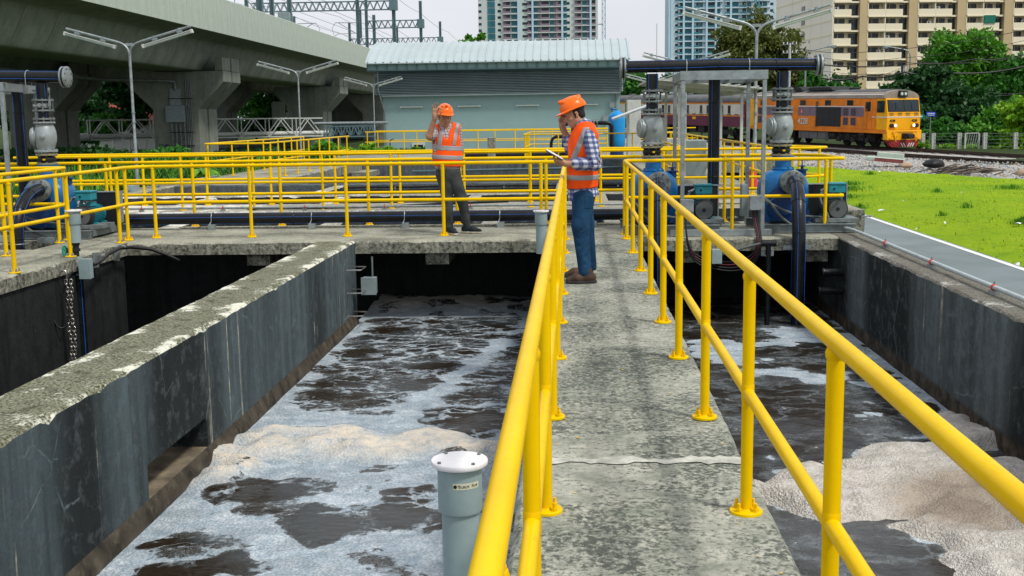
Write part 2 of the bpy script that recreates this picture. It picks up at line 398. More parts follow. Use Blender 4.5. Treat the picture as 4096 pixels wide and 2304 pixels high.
# ---------------------------------------------------------------- ground, tracks bed, lawn, road
TH = R(24); TD = Vector((math.sin(TH), -math.cos(TH), 0)); TN = Vector((-math.cos(TH), -math.sin(TH), 0))
T0 = Vector((21.8, 77.5, -0.75)); GRADE = -.018
def trk(s, d=0, z=0):
    """point on the railway: s along (towards the camera side), d to the near side, z over the rail top"""
    p = T0 + TD*s + TN*d; return Vector((p.x, p.y, T0.z + GRADE*s + z))
def grid_struct(name, xs, ys, zf, mat, keep=None, kind='structure', smooth=60):
    mb = MB(); nx, ny = len(xs), len(ys)
    mb.v = [(x, y, zf(x, y)) for y in ys for x in xs]
    for j in range(ny-1):
        for i in range(nx-1):
            if keep is None or keep((xs[i]+xs[i+1])/2, (ys[j]+ys[j+1])/2):
                mb.f.append((j*nx+i, j*nx+i+1, (j+1)*nx+i+1, (j+1)*nx+i))
    return struct(name, mb, mat, smooth, kind=kind)
def hsh(i, j): return math.modf(abs(math.sin(i*127.1+j*311.7)*43758.5453))[0]
def vn(x, y):
    i, j = math.floor(x), math.floor(y); fx, fy = x-i, y-j
    fx = fx*fx*(3-2*fx); fy = fy*fy*(3-2*fy)
    return (hsh(i,j)*(1-fx)+hsh(i+1,j)*fx)*(1-fy)+(hsh(i,j+1)*(1-fx)+hsh(i+1,j+1)*fx)*fy
def fbm(x, y, o=3):
    s = 0; a = .5
    for k in range(o): s += a*vn(x, y); x *= 2.1; y *= 2.1; a *= .5
    return s
XS = [-900,-400,-150,-80,-50,-30,-20,-12.0,3.92,8,15,25,40,60,100,200,500,900]
YS = [-40,-10,5,17,30,47,62,80,110,150,250,500,900,1800]
def gz(x, y):
    return -1.12 if x > 2 else (-.62 if y < 70 else -.75)
grid_struct('ground', XS, YS, gz, M['soil'], lambda x, y: not (-12.0 < x < 3.92 and -40 < y < 62))
# left bank of rough grass
XL = [-60,-45,-35,-28,-22,-18,-15,-13,-11.6,-10.55]; YL = [8+1.7*i for i in range(38)]
grid_struct('grass_bank', XL, YL, lambda x, y: -.38 + .25*fbm(x*.3, y*.3) - (.0 if x > -13 else .1), M['soil'])
# ballast and gravel beside the tracks: a cross-section swept along the rails
prof = [(-6.5,-1.5),(-4,-.95),(-2.3,-.17),(7.2,-.17),(9.0,-.45),(12,-.6),(16,-.68),(21,-.75),(26,-.85)]
mb = MB(); ss = [-160+6*i for i in range(20)]+[-40+1.5*i for i in range(62)]
for s_ in ss:
    for d_, z_ in prof:
        zr = T0.z+GRADE*s_
        w = min(1, max(0, (d_-8)/10)); zz = max((zr+z_)*(1-w) - .90*w, -.97) if d_ > 7.5 else zr+z_
        p = trk(s_, d_+ (1.4*(fbm(s_*.35, d_*.2)-.45) if d_ > 15 else 0)); mb.v.append((p.x, p.y, zz + (.10*(fbm(s_*1.3, d_*1.1)-.45) if d_ > 7 else .03*(fbm(s_*2, d_*2)-.4))))
n = len(prof)
for j in range(len(ss)-1):
    for i in range(n-1): mb.f.append((j*n+i, j*n+i+1, (j+1)*n+i+1, (j+1)*n+i))
struct('ballast_bed', mb, M['ballast'], 60)
for k, d0 in enumerate((0, 5.0)):
    for q in (-.5, .5):
        b = MB(); d_ = d0+q
        for a0 in range(-150, 45, 15):
            pass
        sec = [(-.07,-.16),(.07,-.16),(.07,-.145),(.012,-.13),(.012,-.04),(.036,-.03),(.036,0),(-.036,0),(-.036,-.03),(-.012,-.04),(-.012,-.13),(-.07,-.145)]
        A = [trk(-150, d_-x, z) for x, z in sec]; Bv = [trk(48, d_-x, z) for x, z in sec]; m_ = len(sec)
        b.add(A+Bv, [(i,(i+1)%m_,m_+(i+1)%m_,m_+i) for i in range(m_)]+[tuple(range(m_-1,-1,-1)),tuple(range(m_,2*m_))])
        o = put('railway_rail', b, M['rust'], None, 30)
        tag(o, ['steel rail of the far track, ', 'steel rail of the track nearest the lawn, '][k] + ['side away from the lawn', 'side nearer the lawn'][q > 0], 'rail', 'railway rails')
    me = None
    for a0 in range(60):
        s_ = -38+a0*.7*2; p = trk(s_, d0, -.185)
        if me is None:
            b = MB(); b.obox((0,0,0), (2.0,.24,.12)); me = b.mesh('sleeper', M['sleeper'])
        o = put('sleeper', me, None, None, kind='structure'); o.location = p; o.rotation_euler = (0,0,math.atan2(TN.y, TN.x))
# lawn (mossy, bright) between the road and the gravel
def lawn_z(x, y):
    t = min(1, max(0, (x-7.3)/2.5)); e = 1
    return -.90 + t*(.10+.16*fbm(x*.45, y*.28)) + .07*fbm(x*1.9, y*1.5)*t - .02
def lawn_edge(x, y):   # distance to the near-side gravel edge
    return (Vector((x, y, 0))-T0).dot(TN)
xs = [7.22+.22*i for i in range(54)]; ys = [2+.32*i for i in range(170)]
def lz(x, y):
    d = lawn_edge(x, y) - 21.4 + 1.8*(fbm(x*.6+9, y*.5)-.45) + .7*(fbm(x*2.4, y*2.4)-.45)
    return lawn_z(x, y) - max(0, min(.45, -d*.16))
grid_struct('lawn', xs, ys, lz, M['lawn'], lambda x, y: lawn_edge(x, y) > 17.5)
b = MB(); b.box(3.92, 7.25, -20, 70, -1.2, -.90); struct('road', b, M['asphalt'], 0)
b = MB(); b.quad((7.08,-20,-.896),(7.20,-20,-.896),(7.20,58,-.896),(7.08,58,-.896)); struct('road_edge_line', b, M['roadpaint'], 0)

# lawn tufts: one mesh of blades, denser where the lawn is longer
def blades(name, pts, h, w, mat, lean=.5, kind='stuff', seg=2):
    v = []; f = []
    for (x, y, z, sc) in pts:
        a = rnd.uniform(0, 6.283); L = h*sc*rnd.uniform(.6, 1.25); l = lean*rnd.uniform(.3, 1.2)*L
        dx, dy = math.cos(a), math.sin(a); wx, wy = -dy*w*sc, dx*w*sc; n = len(v)
        v += [(x-wx, y-wy, z), (x+wx, y+wy, z), (x+dx*l*.35+wx*.8, y+dy*l*.35+wy*.8, z+L*.6), (x+dx*l*.35-wx*.8, y+dy*l*.35-wy*.8, z+L*.6), (x+dx*l, y+dy*l, z+L*.95)]
        f += [(n,n+1,n+2,n+3), (n+3,n+2,n+4)]
    mb = MB(); mb.v = v; mb.f = f
    return struct(name, mb, mat, 0, kind=kind)
pts = []
for k in range(46000):
    x = 7.25+rnd.random()**1.0*10.5; y = rnd.uniform(10, 52)
    if lawn_edge(x, y) < 21.4 + rnd.uniform(-1.0, 1.0): continue
    q = fbm(x*.9+3, y*.9)
    if rnd.random() < .25+1.3*(q-.3): pts.append((x, y, lz(x, y)-.01, rnd.uniform(.5, 1.1)))
blades('lawn_grass', pts, .055, .010, M['blade_lime'], .9)
pts = []
for (cx, cy_, r_, n_) in [(9.35,24.2,.30,420),(10.6,34.0,.22,70),(9.6,28.5,.2,60),(8.6,27.2,.15,50),(13.4,35.8,.8,240),(14.2,34.5,.9,240),(11.2,44.0,.5,120),(8.6,36.5,1.0,420),(7.9,34,.8,320),(7.5,30.5,.4,120),(9.2,38.5,.8,160)]:
    for k in range(n_):
        a = rnd.uniform(0, 6.28); r = r_*abs(rnd.gauss(0, .55)); x, y = cx+r*math.cos(a), cy_+r*math.sin(a)*1.4
        pts.append((x, y, lz(x, y)-.01, max(.25, 1.15-r/r_*.6)))
blades('long_grass_tufts', pts, .15, .010, M['blade'], .5)
# left bank grass
pts = []
for k in range(42000):
    x = -10.6-abs(rnd.gauss(0, 4.5)); y = rnd.uniform(17, 60)
    q = fbm(x*.5, y*.5)
    if rnd.random() < .15+1.5*(q-.22): pts.append((x, y, -.38+.25*fbm(x*.3, y*.3)-.1, rnd.uniform(.6, 1.5)*(1 if q > .4 else .6)))
blades('rough_grass', pts, .38, .014, M['blade'], .7)
pts = [(-10.7-abs(rnd.gauss(0, 3)), rnd.uniform(24, 60), -.35, rnd.uniform(.5, 1.3)) for k in range(9000)]
blades('weeds', pts, .42, .022, M['blade_dark'], .8)

# ---------------------------------------------------------------- tanks, walls, decks
def rough_block(x0, x1, y0, y1, z0, z1, step=.12, jit=.012, ax='y', seed=1, cx=None):
    """long block whose upper arrises are chipped and uneven"""
    r = random.Random(seed); mb = MB(); n = max(2, int(((y1-y0) if ax == 'y' else (x1-x0))/step)); c = .018
    w = (x1-x0) if ax == 'y' else (y1-y0)
    for i in range(n+1):
        t = (y0+(y1-y0)*i/n) if ax == 'y' else (x0+(x1-x0)*i/n)
        g1 = abs(r.gauss(0, jit)) + (r.uniform(.01, .035) if r.random() < .05 else 0); g2 = abs(r.gauss(0, jit)) + (r.uniform(.01, .035) if r.random() < .05 else 0)
        dz = r.gauss(0, jit*.25)
        lo, hi = (x0, x1) if ax == 'y' else (y0, y1)
        row = [(lo, z0), (lo, z1-c-g1), (lo+(c+g1)*.5, z1-(c+g1)*.35+dz*.3), (lo+c+g1, z1+dz), (hi-c-g2, z1+dz), (hi-(c+g2)*.5, z1-(c+g2)*.35+dz*.3), (hi, z1-c-g2), (hi, z0)]
        for p, z in row: mb.v.append((p, t, z) if ax == 'y' else (t, p, z))
    m = 8
    for i in range(n):
        for k in range(m):
            q = (i*m+k, i*m+(k+1)%m, (i+1)*m+(k+1)%m, (i+1)*m+k)
            mb.f.append(q if ax == 'x' else q[::-1])
    e0 = tuple(range(m)); e1 = tuple(range(n*m, n*m+m))
    mb.f.append(e0 if ax == 'y' else e0[::-1]); mb.f.append(e1[::-1] if ax == 'y' else e1)
    return mb
def fix_normals(o):
    import bmesh
    bm = bmesh.new(); bm.from_mesh(o.data); bmesh.ops.recalc_face_normals(bm, faces=bm.faces); bm.to_mesh(o.data); bm.free()
    return o

# divider wall (its own origin sits on its centre line so the material can find the edges), with the overflow slot
DX, SL0, SL1, SZ0, SZ1 = -3.19, 7.40, 8.68, -.985, -.72
wall = thing('divider_wall', 'long mossy concrete divider wall with a rectangular overflow slot, running between the two tanks', 'wall', (DX, 0, 0))
mb = rough_block(-3.45, -2.93, -3.0, 15.05, SZ1, 0, .10, .005, 'y', 5)
mb.f = [f for f in mb.f if len(f) == 4 and not all(abs(mb.v[i][2]-SZ1) < 1e-6 for i in f) or len(f) > 4]
mb.box(-3.45, -2.93, -3, SL0, -2.8, SZ1); mb.box(-3.45, -2.93, SL1, 15.05, -2.8, SZ1); mb.box(-3.45, -2.93, SL0, SL1, -2.8, SZ0)
mb.quad((-3.45,SL0,SZ1),(-3.45,SL1,SZ1),(-2.93,SL1,SZ1),(-2.93,SL0,SZ1))
put('slot_floor', MB().box(-3.44, -2.932, SL0+.001, SL1-.001, SZ0+.001, SZ0+.02), paint('lit_slot_floor', (.20,.165,.115), .8, .4, 5, 0, (.06,.05,.035), .6, .4), wall, 0)  # brown floor sheet of the slot, its lit look put into the paler tone
dw = put('wall', mb, M['divider'], wall, 30); fix_normals(dw)
mb = MB(); y = -3.0
prof = []
for i in range(130):
    y = -3+i*.139; w = .018+.016*fbm(y*2, 4); prof.append((y, w))
for (a, w0), (c_, w1) in zip(prof, prof[1:]):
    mb.add([(-2.93,a,-.96),(-2.93+w0*1.5,a,-1.05),(-2.93+w0*2,a,-1.3),(-2.93,c_,-.96),(-2.93+w1*1.5,c_,-1.05),(-2.93+w1*2,c_,-1.3)], [(0,1,4,3),(1,2,5,4)])
put('footing_haunch', mb, paint('stained_footing', (.06,.05,.036), .8, .5, 4, 0, (.20,.165,.11), .5, .4), wall, 40)

def wall_thing(name, label, x0, x1, y0, y1, z0, z1, mat, ax='y', seed=3, jit=.008):
    o = put(name, rough_block(x0, x1, y0, y1, z0, z1, .15, jit, ax, seed), mat, None, 30); fix_normals(o)
    return tag(o, label, 'wall')
wall_thing('tank_wall', 'concrete side wall of the right-hand tank carrying a grey conduit along its top, beside the road', 3.45, 3.92, -3, 17.3, -2.8, 0, M['tankwall'], 'y', 8)
o_ = bpy.data.objects['tank_wall']; o_.data.transform(Matrix.Translation((-3.70, 0, 0))); o_.location.x = 3.70
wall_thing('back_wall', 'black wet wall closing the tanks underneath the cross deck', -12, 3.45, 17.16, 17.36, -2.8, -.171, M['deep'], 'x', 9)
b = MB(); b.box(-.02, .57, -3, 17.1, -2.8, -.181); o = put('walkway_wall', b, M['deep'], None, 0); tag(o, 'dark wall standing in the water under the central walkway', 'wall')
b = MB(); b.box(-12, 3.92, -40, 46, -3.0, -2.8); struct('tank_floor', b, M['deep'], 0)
# decks
o = struct('walkway', rough_block(-.25, .80, -3, 15.04, -.18, 0, .10, .007, 'y', 21), M['walk'], 30); fix_normals(o)
b = MB(); r_ = random.Random(4)
N_ = 30
lo_ = [(-.235+1.02*i/N_, 5.13+.05*r_.random(), .003) for i in range(N_+1)]; hi_ = [(-.235+1.02*i/N_, 5.19+.16*max(0,fbm(i*.35, 2)-.25)+.04*r_.random(), .003) for i in range(N_+1)]
b.v = lo_+hi_; b.f = [(i, i+1, N_+2+i, N_+1+i) for i in range(N_)]
ps = MB()
for k in range(90):
    x, y = (rnd.choice((-.12, .69))+rnd.gauss(0, .13), rnd.uniform(2.2, 14)) if k < 70 else (rnd.uniform(-.1, .7), rnd.uniform(3, 12))
    if -.22 < x < .78:
        q = rnd.uniform(.003, .009); ps.add([(x+q*rnd.uniform(.5,1.5)*math.cos(a), y+q*rnd.uniform(.5,1.5)*math.sin(a), .004) for a in (0, 1.2, 2.5, 3.8, 5.1)], [(0,1,2,3,4)])
struct('paint_drips', ps, M['yellow'], 0, kind='stuff')
struct('mortar_seam', b, paint('pale_mortar', (.50,.51,.45), .9, .25, 14, 0, (.2,.22,.2), .6), 0)
o = struct('cross_deck', rough_block(-6.05, 3.45, 15.05, 17.15, -.17, 0, .10, .007, 'x', 22), M['slab'], 30); fix_normals(o)
o = struct('side_deck', rough_block(-7.0, -6.05, -2, 14.35, -.17, 0, .10, .007, 'y', 23), M['slab'], 30); fix_normals(o)
b = MB(); b.box(-12, -7.0, -2, 14.35, -.17, -.002); b.box(-12, -7.75, 14.35, 15.4, -.17, -.002); b.box(-12, -6.05, 15.4, 17.15, -.17, -.001); b.box(-7.0, -6.05, 14.35, 15.4, -.17, -.002)
struct('pump_deck', b, M['slab'], 0)
b = MB(); b.tube([(-6.0,17.08,.0),(3.4,17.08,.0)], .028, 8); struct('deck_edge_bead', b, M['slab'], 60)
for x in (-4.3, -1.85, 1.5, 3.2):
    b = MB(); b.box(x-.16, x+.16, 15.22, 17.15, -.345, -.171); o = put('deck_beam', b, M['slab'], None, 0, .008)
    tag(o, {-4.3: 'stub beam end under the cross deck left of the divider wall', -1.85: 'stub beam end under the cross deck right of the divider wall', 1.5: 'stub beam end under the cross deck beneath the first pump', 3.2: 'stub beam end under the cross deck beside the right tank wall'}[x], 'beam', 'beam ends under the cross deck')
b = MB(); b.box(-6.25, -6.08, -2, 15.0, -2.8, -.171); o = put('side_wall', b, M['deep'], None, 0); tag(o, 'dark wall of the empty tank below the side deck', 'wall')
b = MB(); b.box(3.62, 4.13, 16.42, 17.6, -.92, .24); o = put('kerb_block', b, M['slab'], None, 0, .012); tag(o, 'stained concrete block at the right end of the pump deck', 'kerb block')
# back tanks: second deck, thin cross walls, far walls
o = struct('second_deck', rough_block(-10.4, 3.92, 20.2, 22.0, -.36, 0, .12, .007, 'x', 24), M['backwall'], 30); fix_normals(o)
wall_thing('tank_wall', 'pale topped tank wall behind the second deck', -10.4, 3.92, 24.4, 24.95, -2.8, 0, M['backwall'], 'x', 31)
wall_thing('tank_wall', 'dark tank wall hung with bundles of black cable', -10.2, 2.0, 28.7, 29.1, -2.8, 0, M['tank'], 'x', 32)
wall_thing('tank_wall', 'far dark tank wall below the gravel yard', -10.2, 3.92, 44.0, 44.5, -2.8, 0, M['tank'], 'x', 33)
wall_thing('tank_wall', 'left edge wall of the back tanks beside the rough grass', -10.65, -10.2, 18.5, 46, -2.8, 0, M['slab'], 'y', 34)
wall_thing('tank_wall', 'right edge wall of the back tanks beside the lawn', 3.72, 4.1, 17.4, 46, -2.8, -.02, M['slab'], 'y', 35)
cw = None
for (x, y0, y1) in [(-8.9,17.36,20.2),(-6.42,17.36,20.2),(-3.9,17.36,20.2),(-1.35,17.36,20.2),(.6,17.36,20.2),(-7.85,22.0,24.4),(-4.95,22.0,24.4),(-2.1,22.0,24.4),(.55,22.0,24.4),(-5.9,24.95,28.7),(-3.0,24.95,28.7),(-.3,24.95,28.7)]:
    o = put('cross_wall', rough_block(x-.13, x+.13, y0, y1, -2.2, -.03, .2, .006, 'y', int(abs(x*10))), M['backwall'], None, 30); fix_normals(o)
    tag(o, 'pale topped thin cross wall between basins, ' + ('in the row just behind the black main pipe' if y0 < 18 else 'in the row behind the second deck' if y0 < 23 else 'in the row before the cable wall') + (', toward the grass bank' if x < -5.6 else ', in the middle of its row' if x < -2 else ', toward the pumps') + {-8.9: '', -6.42: ' side of middle', -3.9: '', -1.35: '', .6: ' and the shelter', -7.85: '', -4.95: ', left of centre', -2.1: '', .55: '', -5.9: '', -3.0: '', -.3: ''}[x], 'wall', 'thin cross walls of the back tanks')
o = struct('left_walkway', rough_block(-10.2, -8.12, 28.95, 43.6, -.3, .0, .15, .006, 'y', 41), M['slab'], 30); fix_normals(o)
o = struct('right_walkway', rough_block(2.05, 3.70, 22.0, 46, -.3, -.001, .15, .006, 'y', 42), M['slab'], 30); fix_normals(o)
b = MB(); b.box(-8.12, -7.5, 41.5, 43.9, -.5, -.3); o = put('walkway_beam', b, M['slab'], None, 0); tag(o, 'concrete beam under the far end of the left walkway', 'beam')
b = MB(); b.box(-12, 8, 44.5, 75, -.6, -.02); struct('yard', b, M['slab'], 0)

# ---------------------------------------------------------------- water and froth
def water_mat(name, lacy, scale, brown=(.020,.014,.008), deepc=(.012,.012,.010)):
    """dark brown sludge water with rafts of white bubbles; the raft cover comes from the surface's own attribute"""
    g = G(name); v = g.co('Object')
    dn = g.n.new('ShaderNodeTexNoise'); dn.inputs['Scale'].default_value = 1.5; dn.inputs['Detail'].default_value = 5; dn.inputs['Roughness'].default_value = .6; g.l.new(v, dn.inputs['Vector'])
    dv = g.n.new('ShaderNodeVectorMath'); dv.operation = 'MULTIPLY_ADD'; g.l.new(dn.outputs[1], dv.inputs[0]); dv.inputs[1].default_value = (.75,.75,0); va = g.co('Object', (.80,1.15,1)); g.l.new(va, dv.inputs[2])
    e1 = g.voro(dv.outputs[0], scale, 'DISTANCE_TO_EDGE'); e2 = g.voro(dv.outputs[0], scale*2.7, 'DISTANCE_TO_EDGE')
    n1 = g.noise(v, 7, 6, .65, .5); n2 = g.noise(v, 26, 4, .7)
    cover = g.attr('cover')
    web = g.math('ADD', g.math('MULTIPLY', e1, 1.0), g.math('MULTIPLY', e2, .30))
    t = g.math('SUBTRACT', cover, web); t = g.math('ADD', t, g.math('MULTIPLY', g.math('SUBTRACT', n1, .5), .34))
    t = g.math('ADD', t, g.math('MULTIPLY', g.math('SUBTRACT', n2, .5), .14))
    mask = g.rng(t, .0, .03)
    bub = g.voro(v, 44, 'F1'); bub2 = g.voro(v, 110, 'F1')
    bb = g.math('ADD', bub, g.math('MULTIPLY', bub2, .5))
    thin = g.math('MULTIPLY', g.rng(t, -.16, .0), g.rng(bub2, .62, .40))       # scattered single bubbles round the rafts
    n5 = g.noise(v, 17, 6, .7, .4); t = g.math('ADD', t, g.math('MULTIPLY', g.math('SUBTRACT', n5, .5), .22)); mask = g.rng(t, .0, .035)
    e3 = g.voro(dv.outputs[0], scale*5.5, 'DISTANCE_TO_EDGE'); fil = g.math('MULTIPLY', g.math('MULTIPLY', g.rng(e3, .07, .02), g.rng(t, -.26, -.05)), g.rng(n5, .44, .54)); mask = g.math('MAXIMUM', mask, g.math('MULTIPLY', fil, lacy*.85)); n6 = g.noise(v, 1.7, 5, .6); lace = g.math('MULTIPLY', g.math('MULTIPLY', g.rng(e2, .10, .04), g.rng(n6, .46, .54)), g.rng(n5, .40, .48)); mask = g.math('MAXIMUM', mask, g.math('MULTIPLY', lace, lacy))
    foamc = g.mix(g.rng(n1, .35, .65), (.40,.50,.58), (.74,.81,.86)); foamc = g.mix(g.math('MULTIPLY', g.rng(bub, .30, .66), .42), foamc, (.16,.22,.27)); foamc = g.mix(g.math('MULTIPLY', g.rng(g.math('ADD', n2, g.math('MULTIPLY', n1, .6)), .80, .98), .35), foamc, (.20,.25,.28))
    foamc = g.mix(g.rng(g.noise(va, 3.1, 6, .65, 1.0), .42, .62), g.mix(.4, foamc, (.10,.14,.17)), foamc); frth = g.attr('froth')
    foamc = g.mix(g.math('MULTIPLY', frth, g.rng(n1, .25, .6)), foamc, (.72,.64,.52))
    fmask = g.rng(g.noise(v, .9, 5, .6), .48, .60); film = g.mix(fmask, brown, (.042,.047,.049))
    c = g.mix(g.math('MULTIPLY', thin, .55), film, (.26,.29,.30)); c = g.mix(mask, c, foamc)
    rip = g.noise(g.co('Object', (1, 1.6, 1)), 11, 5, .6, .6)
    h = g.math('ADD', g.math('MULTIPLY', rip, .9), g.math('MULTIPLY', g.math('SUBTRACT', 1, bb), g.math('MULTIPLY', mask, .9)))
    h = g.math('ADD', h, g.math('MULTIPLY', mask, .6))
    g.bump(h, .55, .03)
    return g.set(c, g.math('ADD', g.math('MULTIPLY', fmask, .16), g.math('ADD', .10, g.math('MULTIPLY', mask, .5))), 0, g.math('ADD', .07, g.math('MULTIPLY', fmask, .20)))
M['water_left'] = water_mat('foamy_water', .9, 1.35)
M['water_right'] = water_mat('brown_water', .22, 1.3, (.020,.015,.010))
def ellv(x, y, L, soft=.35):
    m = 0
    for (cx, cy_, rx, ry) in L:
        wx = .45*(vn(x*2.3+cx, y*3.4)-.5)+.16*(vn(x*7, y*7)-.5); wy = .42*(vn(x*2.4+7, y*2.1)-.5)+.16*(vn(x*7+3, y*7)-.5)
        d = math.hypot((x+wx-cx)/rx, (y+wy-cy_)/ry) + .5*(fbm(x*3.1+cx, y*4.5, 4)-.45)
        m = max(m, min(1, max(0, (1+soft-d)/(2*soft))))
    return m
DARK = [(-2.40,8.02,.55,.30),(-1.73,7.28,.30,.30),(-1.13,7.6,.22,.38),(-2.21,6.5,.37,.22),(-.95,9.92,.41,.50),(-2.36,9.75,.21,.14),(-2.71,6.96,.09,.1),(-1.51,8.54,.13,.12)]
FROTH = [(-2.5,9.25,.40,.34),(-1.9,9.3,.45,.34),(-1.3,9.1,.36,.32),(-2.75,8.6,.22,.5),(-.85,8.9,.3,.25),(-2.0,16.6,1.2,.55)]
RHEAP = [(1.62,8.02,.30,.26),(2.05,8.15,.40,.48),(2.55,8.35,.42,.72),(2.9,8.2,.42,.95),(2.75,7.35,.42,.6),(3.15,7.9,.32,.7),(2.85,6.7,.38,.5),(3.2,9.4,.2,.7)]
RRIM = [(a, b_, c*1.22, d*1.2) for a, b_, c, d in RHEAP]
RFOAM = [(2.99,14.19,.63,.40),(2.07,12.15,.42,.23),(2.51,11.86,.37,.22),(3.13,11.40,.24,.17),(1.65,9.05,.06,.11),(2.70,10.31,.06,.09),(1.81,12.78,.27,.43),(1.63,13.46,.28,.33),(2.3,13.6,.5,.2),(3.3,12.6,.12,1.6),(3.35,10.6,.09,1.8),(1.2,11.6,.12,.6)]
def water(name, x0, x1, y0, y1, zf, cov, frf, mat, st):
    nx, ny = int((x1-x0)/st)+1, int((y1-y0)/st)+1
    mb = MB(); cv = []; fr = []
    for j in range(ny):
        for i in range(nx):
            x, y = x0+(x1-x0)*i/(nx-1), y0+(y1-y0)*j/(ny-1)
            c = cov(x, y); f = frf(x, y); mb.v.append((x, y, zf(x, y, c, f))); cv.append(c); fr.append(f)
    for j in range(ny-1):
        for i in range(nx-1): mb.f.append((j*nx+i, j*nx+i+1, (j+1)*nx+i+1, (j+1)*nx+i))
    o = struct(name, mb, mat, 180)
    for nm, d in (('cover', cv), ('froth', fr)):
        a = o.data.attributes.new(nm, 'FLOAT', 'POINT'); a.data.foreach_set('value', d)
    return o
def covL(x, y):
    far = min(1, max(0, (y-9.7)/1.0))
    base = .37*(1-far) + (.055 if y < 15.4 else .30)*far
    base += .35*max(0, 1-(x+2.93)/.32) + .42*max(0, 1-abs(y-9.6)/.75) + .22*(fbm(x*1.3, y*1.0)-.45)
    base += .34*max(0, 1-abs((x+1.3)-.55*(y-11.5)*.35)/.24)*far        # raft drifting across the far half
    return base - .75*ellv(x, y, DARK, .22)*(1-min(1, 1.6*ellv(x, y, FROTH, .5)))
water('water', -2.95, -.02, 1.0, 17.16, lambda x, y, c, f: -1.10 + .075*f*(.5+.9*fbm(x*5, y*5)) + .018*(fbm(x*2.2, y*2.2)-.5) + .02*f*fbm(x*16, y*16), covL, lambda x, y: ellv(x, y, FROTH, .5), M['water_left'], .034)
def covR(x, y):
    return -.02 + .42*ellv(x, y, RFOAM, .45) + .22*max(0, 1-(3.45-x)/.22)*(.5+fbm(x*3, y*2)) + .75*ellv(x, y, RHEAP, .2) + .40*ellv(x, y, RRIM, .25)
water('water', .57, 3.47, 1.0, 17.16, lambda x, y, c, f: -1.13 + .02*(fbm(x*2.2+7, y*2.2)-.5), covR, lambda x, y: ellv(x, y, RHEAP, .3)*.8, M['water_right'], .05)
for (x0, x1, y0, y1, z) in [(-6.1,-3.45,-3,17.16,-2.45),(-10.2,3.7,17.36,20.3,-1.2),(-10.2,3.7,22,24.4,-1.3),(-10.2,3.7,24.9,28.7,-1.3),(-8.2,2.1,29.1,44,-.78)]:
    b = MB(); b.quad((x0,y0,z),(x1,y0,z),(x1,y1,z),(x0,y1,z)); o = struct('water', b, M['deepwater'] if 'deepwater' in M else M.setdefault('deepwater', paint('black_water', (.008,.009,.009), .12, .3, 2, bump=.1)), 0)
# froth heap on the right-hand tank
def heap_mat():
    g = G('brown_froth'); v = g.co('Object')
    n0 = g.noise(v, 2.2, 5, .6, .4); n1 = g.noise(v, 9, 7, .7, .3); b1 = g.voro(v, 48, 'F1'); b2 = g.voro(v, 120, 'F1')
    brn = g.attr('brown')
    c = g.mix(g.rng(n1, .35, .65), (.50,.465,.41), (.76,.74,.69))
    bm = g.math('MULTIPLY', g.rng(g.math('ADD', brn, g.math('MULTIPLY', g.math('SUBTRACT', n1, .5), 1.6)), .35, .75), .85)
    c = g.mix(bm, c, g.mix(g.rng(n0, .4, .6), (.26,.20,.145), (.44,.37,.29)))
    c = g.mix(g.math('MULTIPLY', g.rng(b1, .3, .7), .22), c, (.20,.17,.14))
    h = g.math('ADD', g.math('MULTIPLY', g.math('SUBTRACT', 1, b1), .8), g.math('MULTIPLY', g.math('SUBTRACT', 1, b2), .5)); h = g.math('ADD', h, g.math('MULTIPLY', n1, 1.2))
    g.bump(h, .7, .03); return g.set(c, .8, 0, .25)
mb = MB(); x0, x1, y0, y1, st = 1.2, 3.47, 5.6, 10.4, .03
nx, ny = int((x1-x0)/st)+1, int((y1-y0)/st)+1; hv = []
for j in range(ny):
    for i in range(nx):
        x, y = x0+st*i, y0+st*j; m = ellv(x, y, RHEAP, .5)
        edge = m*m*(3-2*m)
        z = -1.15 + .135*edge**.9*(.42+.9*fbm(x*2.6, y*2.6)) + .035*fbm(x*9, y*9)*edge
        mb.v.append((x, y, z)); hv.append(min(1, max(0, 1-math.hypot((x-2.75)/.85, (y-7.7)/.95))*1.5))
for j in range(ny-1):
    for i in range(nx-1):
        q = (j*nx+i, j*nx+i+1, (j+1)*nx+i+1, (j+1)*nx+i)
        if max(mb.v[k][2] for k in q) > -1.13: mb.f.append(q)
o = struct('froth', mb, heap_mat(), 180, kind='stuff'); a = o.data.attributes.new('brown', 'FLOAT', 'POINT'); a.data.foreach_set('value', hv)
# ---------------------------------------------------------------- yellow railings
def post_mesh(h):
    b = MB(); b.cyl((0,0,.010), (0,0,h-.012), .0242, n=12); b.lathe([(.0243,h-.045),(.0275,h-.036),(.0285,h-.026),(.026,h-.018)], n=12); b.lathe([(.0243,h*.5-.036),(.0258,h*.5-.03),(.0258,h*.5+.03),(.0243,h*.5+.036)], n=12); return b.mesh('post', M['yellow'], 40)
def plate_mesh():
    b = MB(); b.lathe([(.064,.0),(.067,.003),(.067,.013),(.064,.016)], n=18); b.lathe([(.031,.014),(.026,.022)], n=12); return b.mesh('base_plate', M['yellow'], 40)
def bolt_mesh(m):
    b = MB(); b.cyl((0,0,.016), (0,0,.030), .0125, n=6); b.cyl((0,0,.030), (0,0,.050), .0075, n=6); return b.mesh('bolt', m, 40)
PM, PL, BM, BMG = post_mesh(1.0), plate_mesh(), bolt_mesh(M['yellow']), bolt_mesh(M['galv'])
def roundc(pts, r):
    P = [Vector(p) for p in pts]; o = [P[0]]
    for a, b_, c in zip(P, P[1:], P[2:]):
        u = (a-b_).normalized(); w = (c-b_).normalized(); k = min(r, (a-b_).length*.45, (c-b_).length*.45)
        s0, s1 = b_+u*k, b_+w*k
        for t in (0, .25, .5, .75, 1): o.append(s0*(1-t)**2 + b_*2*t*(1-t) + s1*t*t)
    return o+[P[-1]]
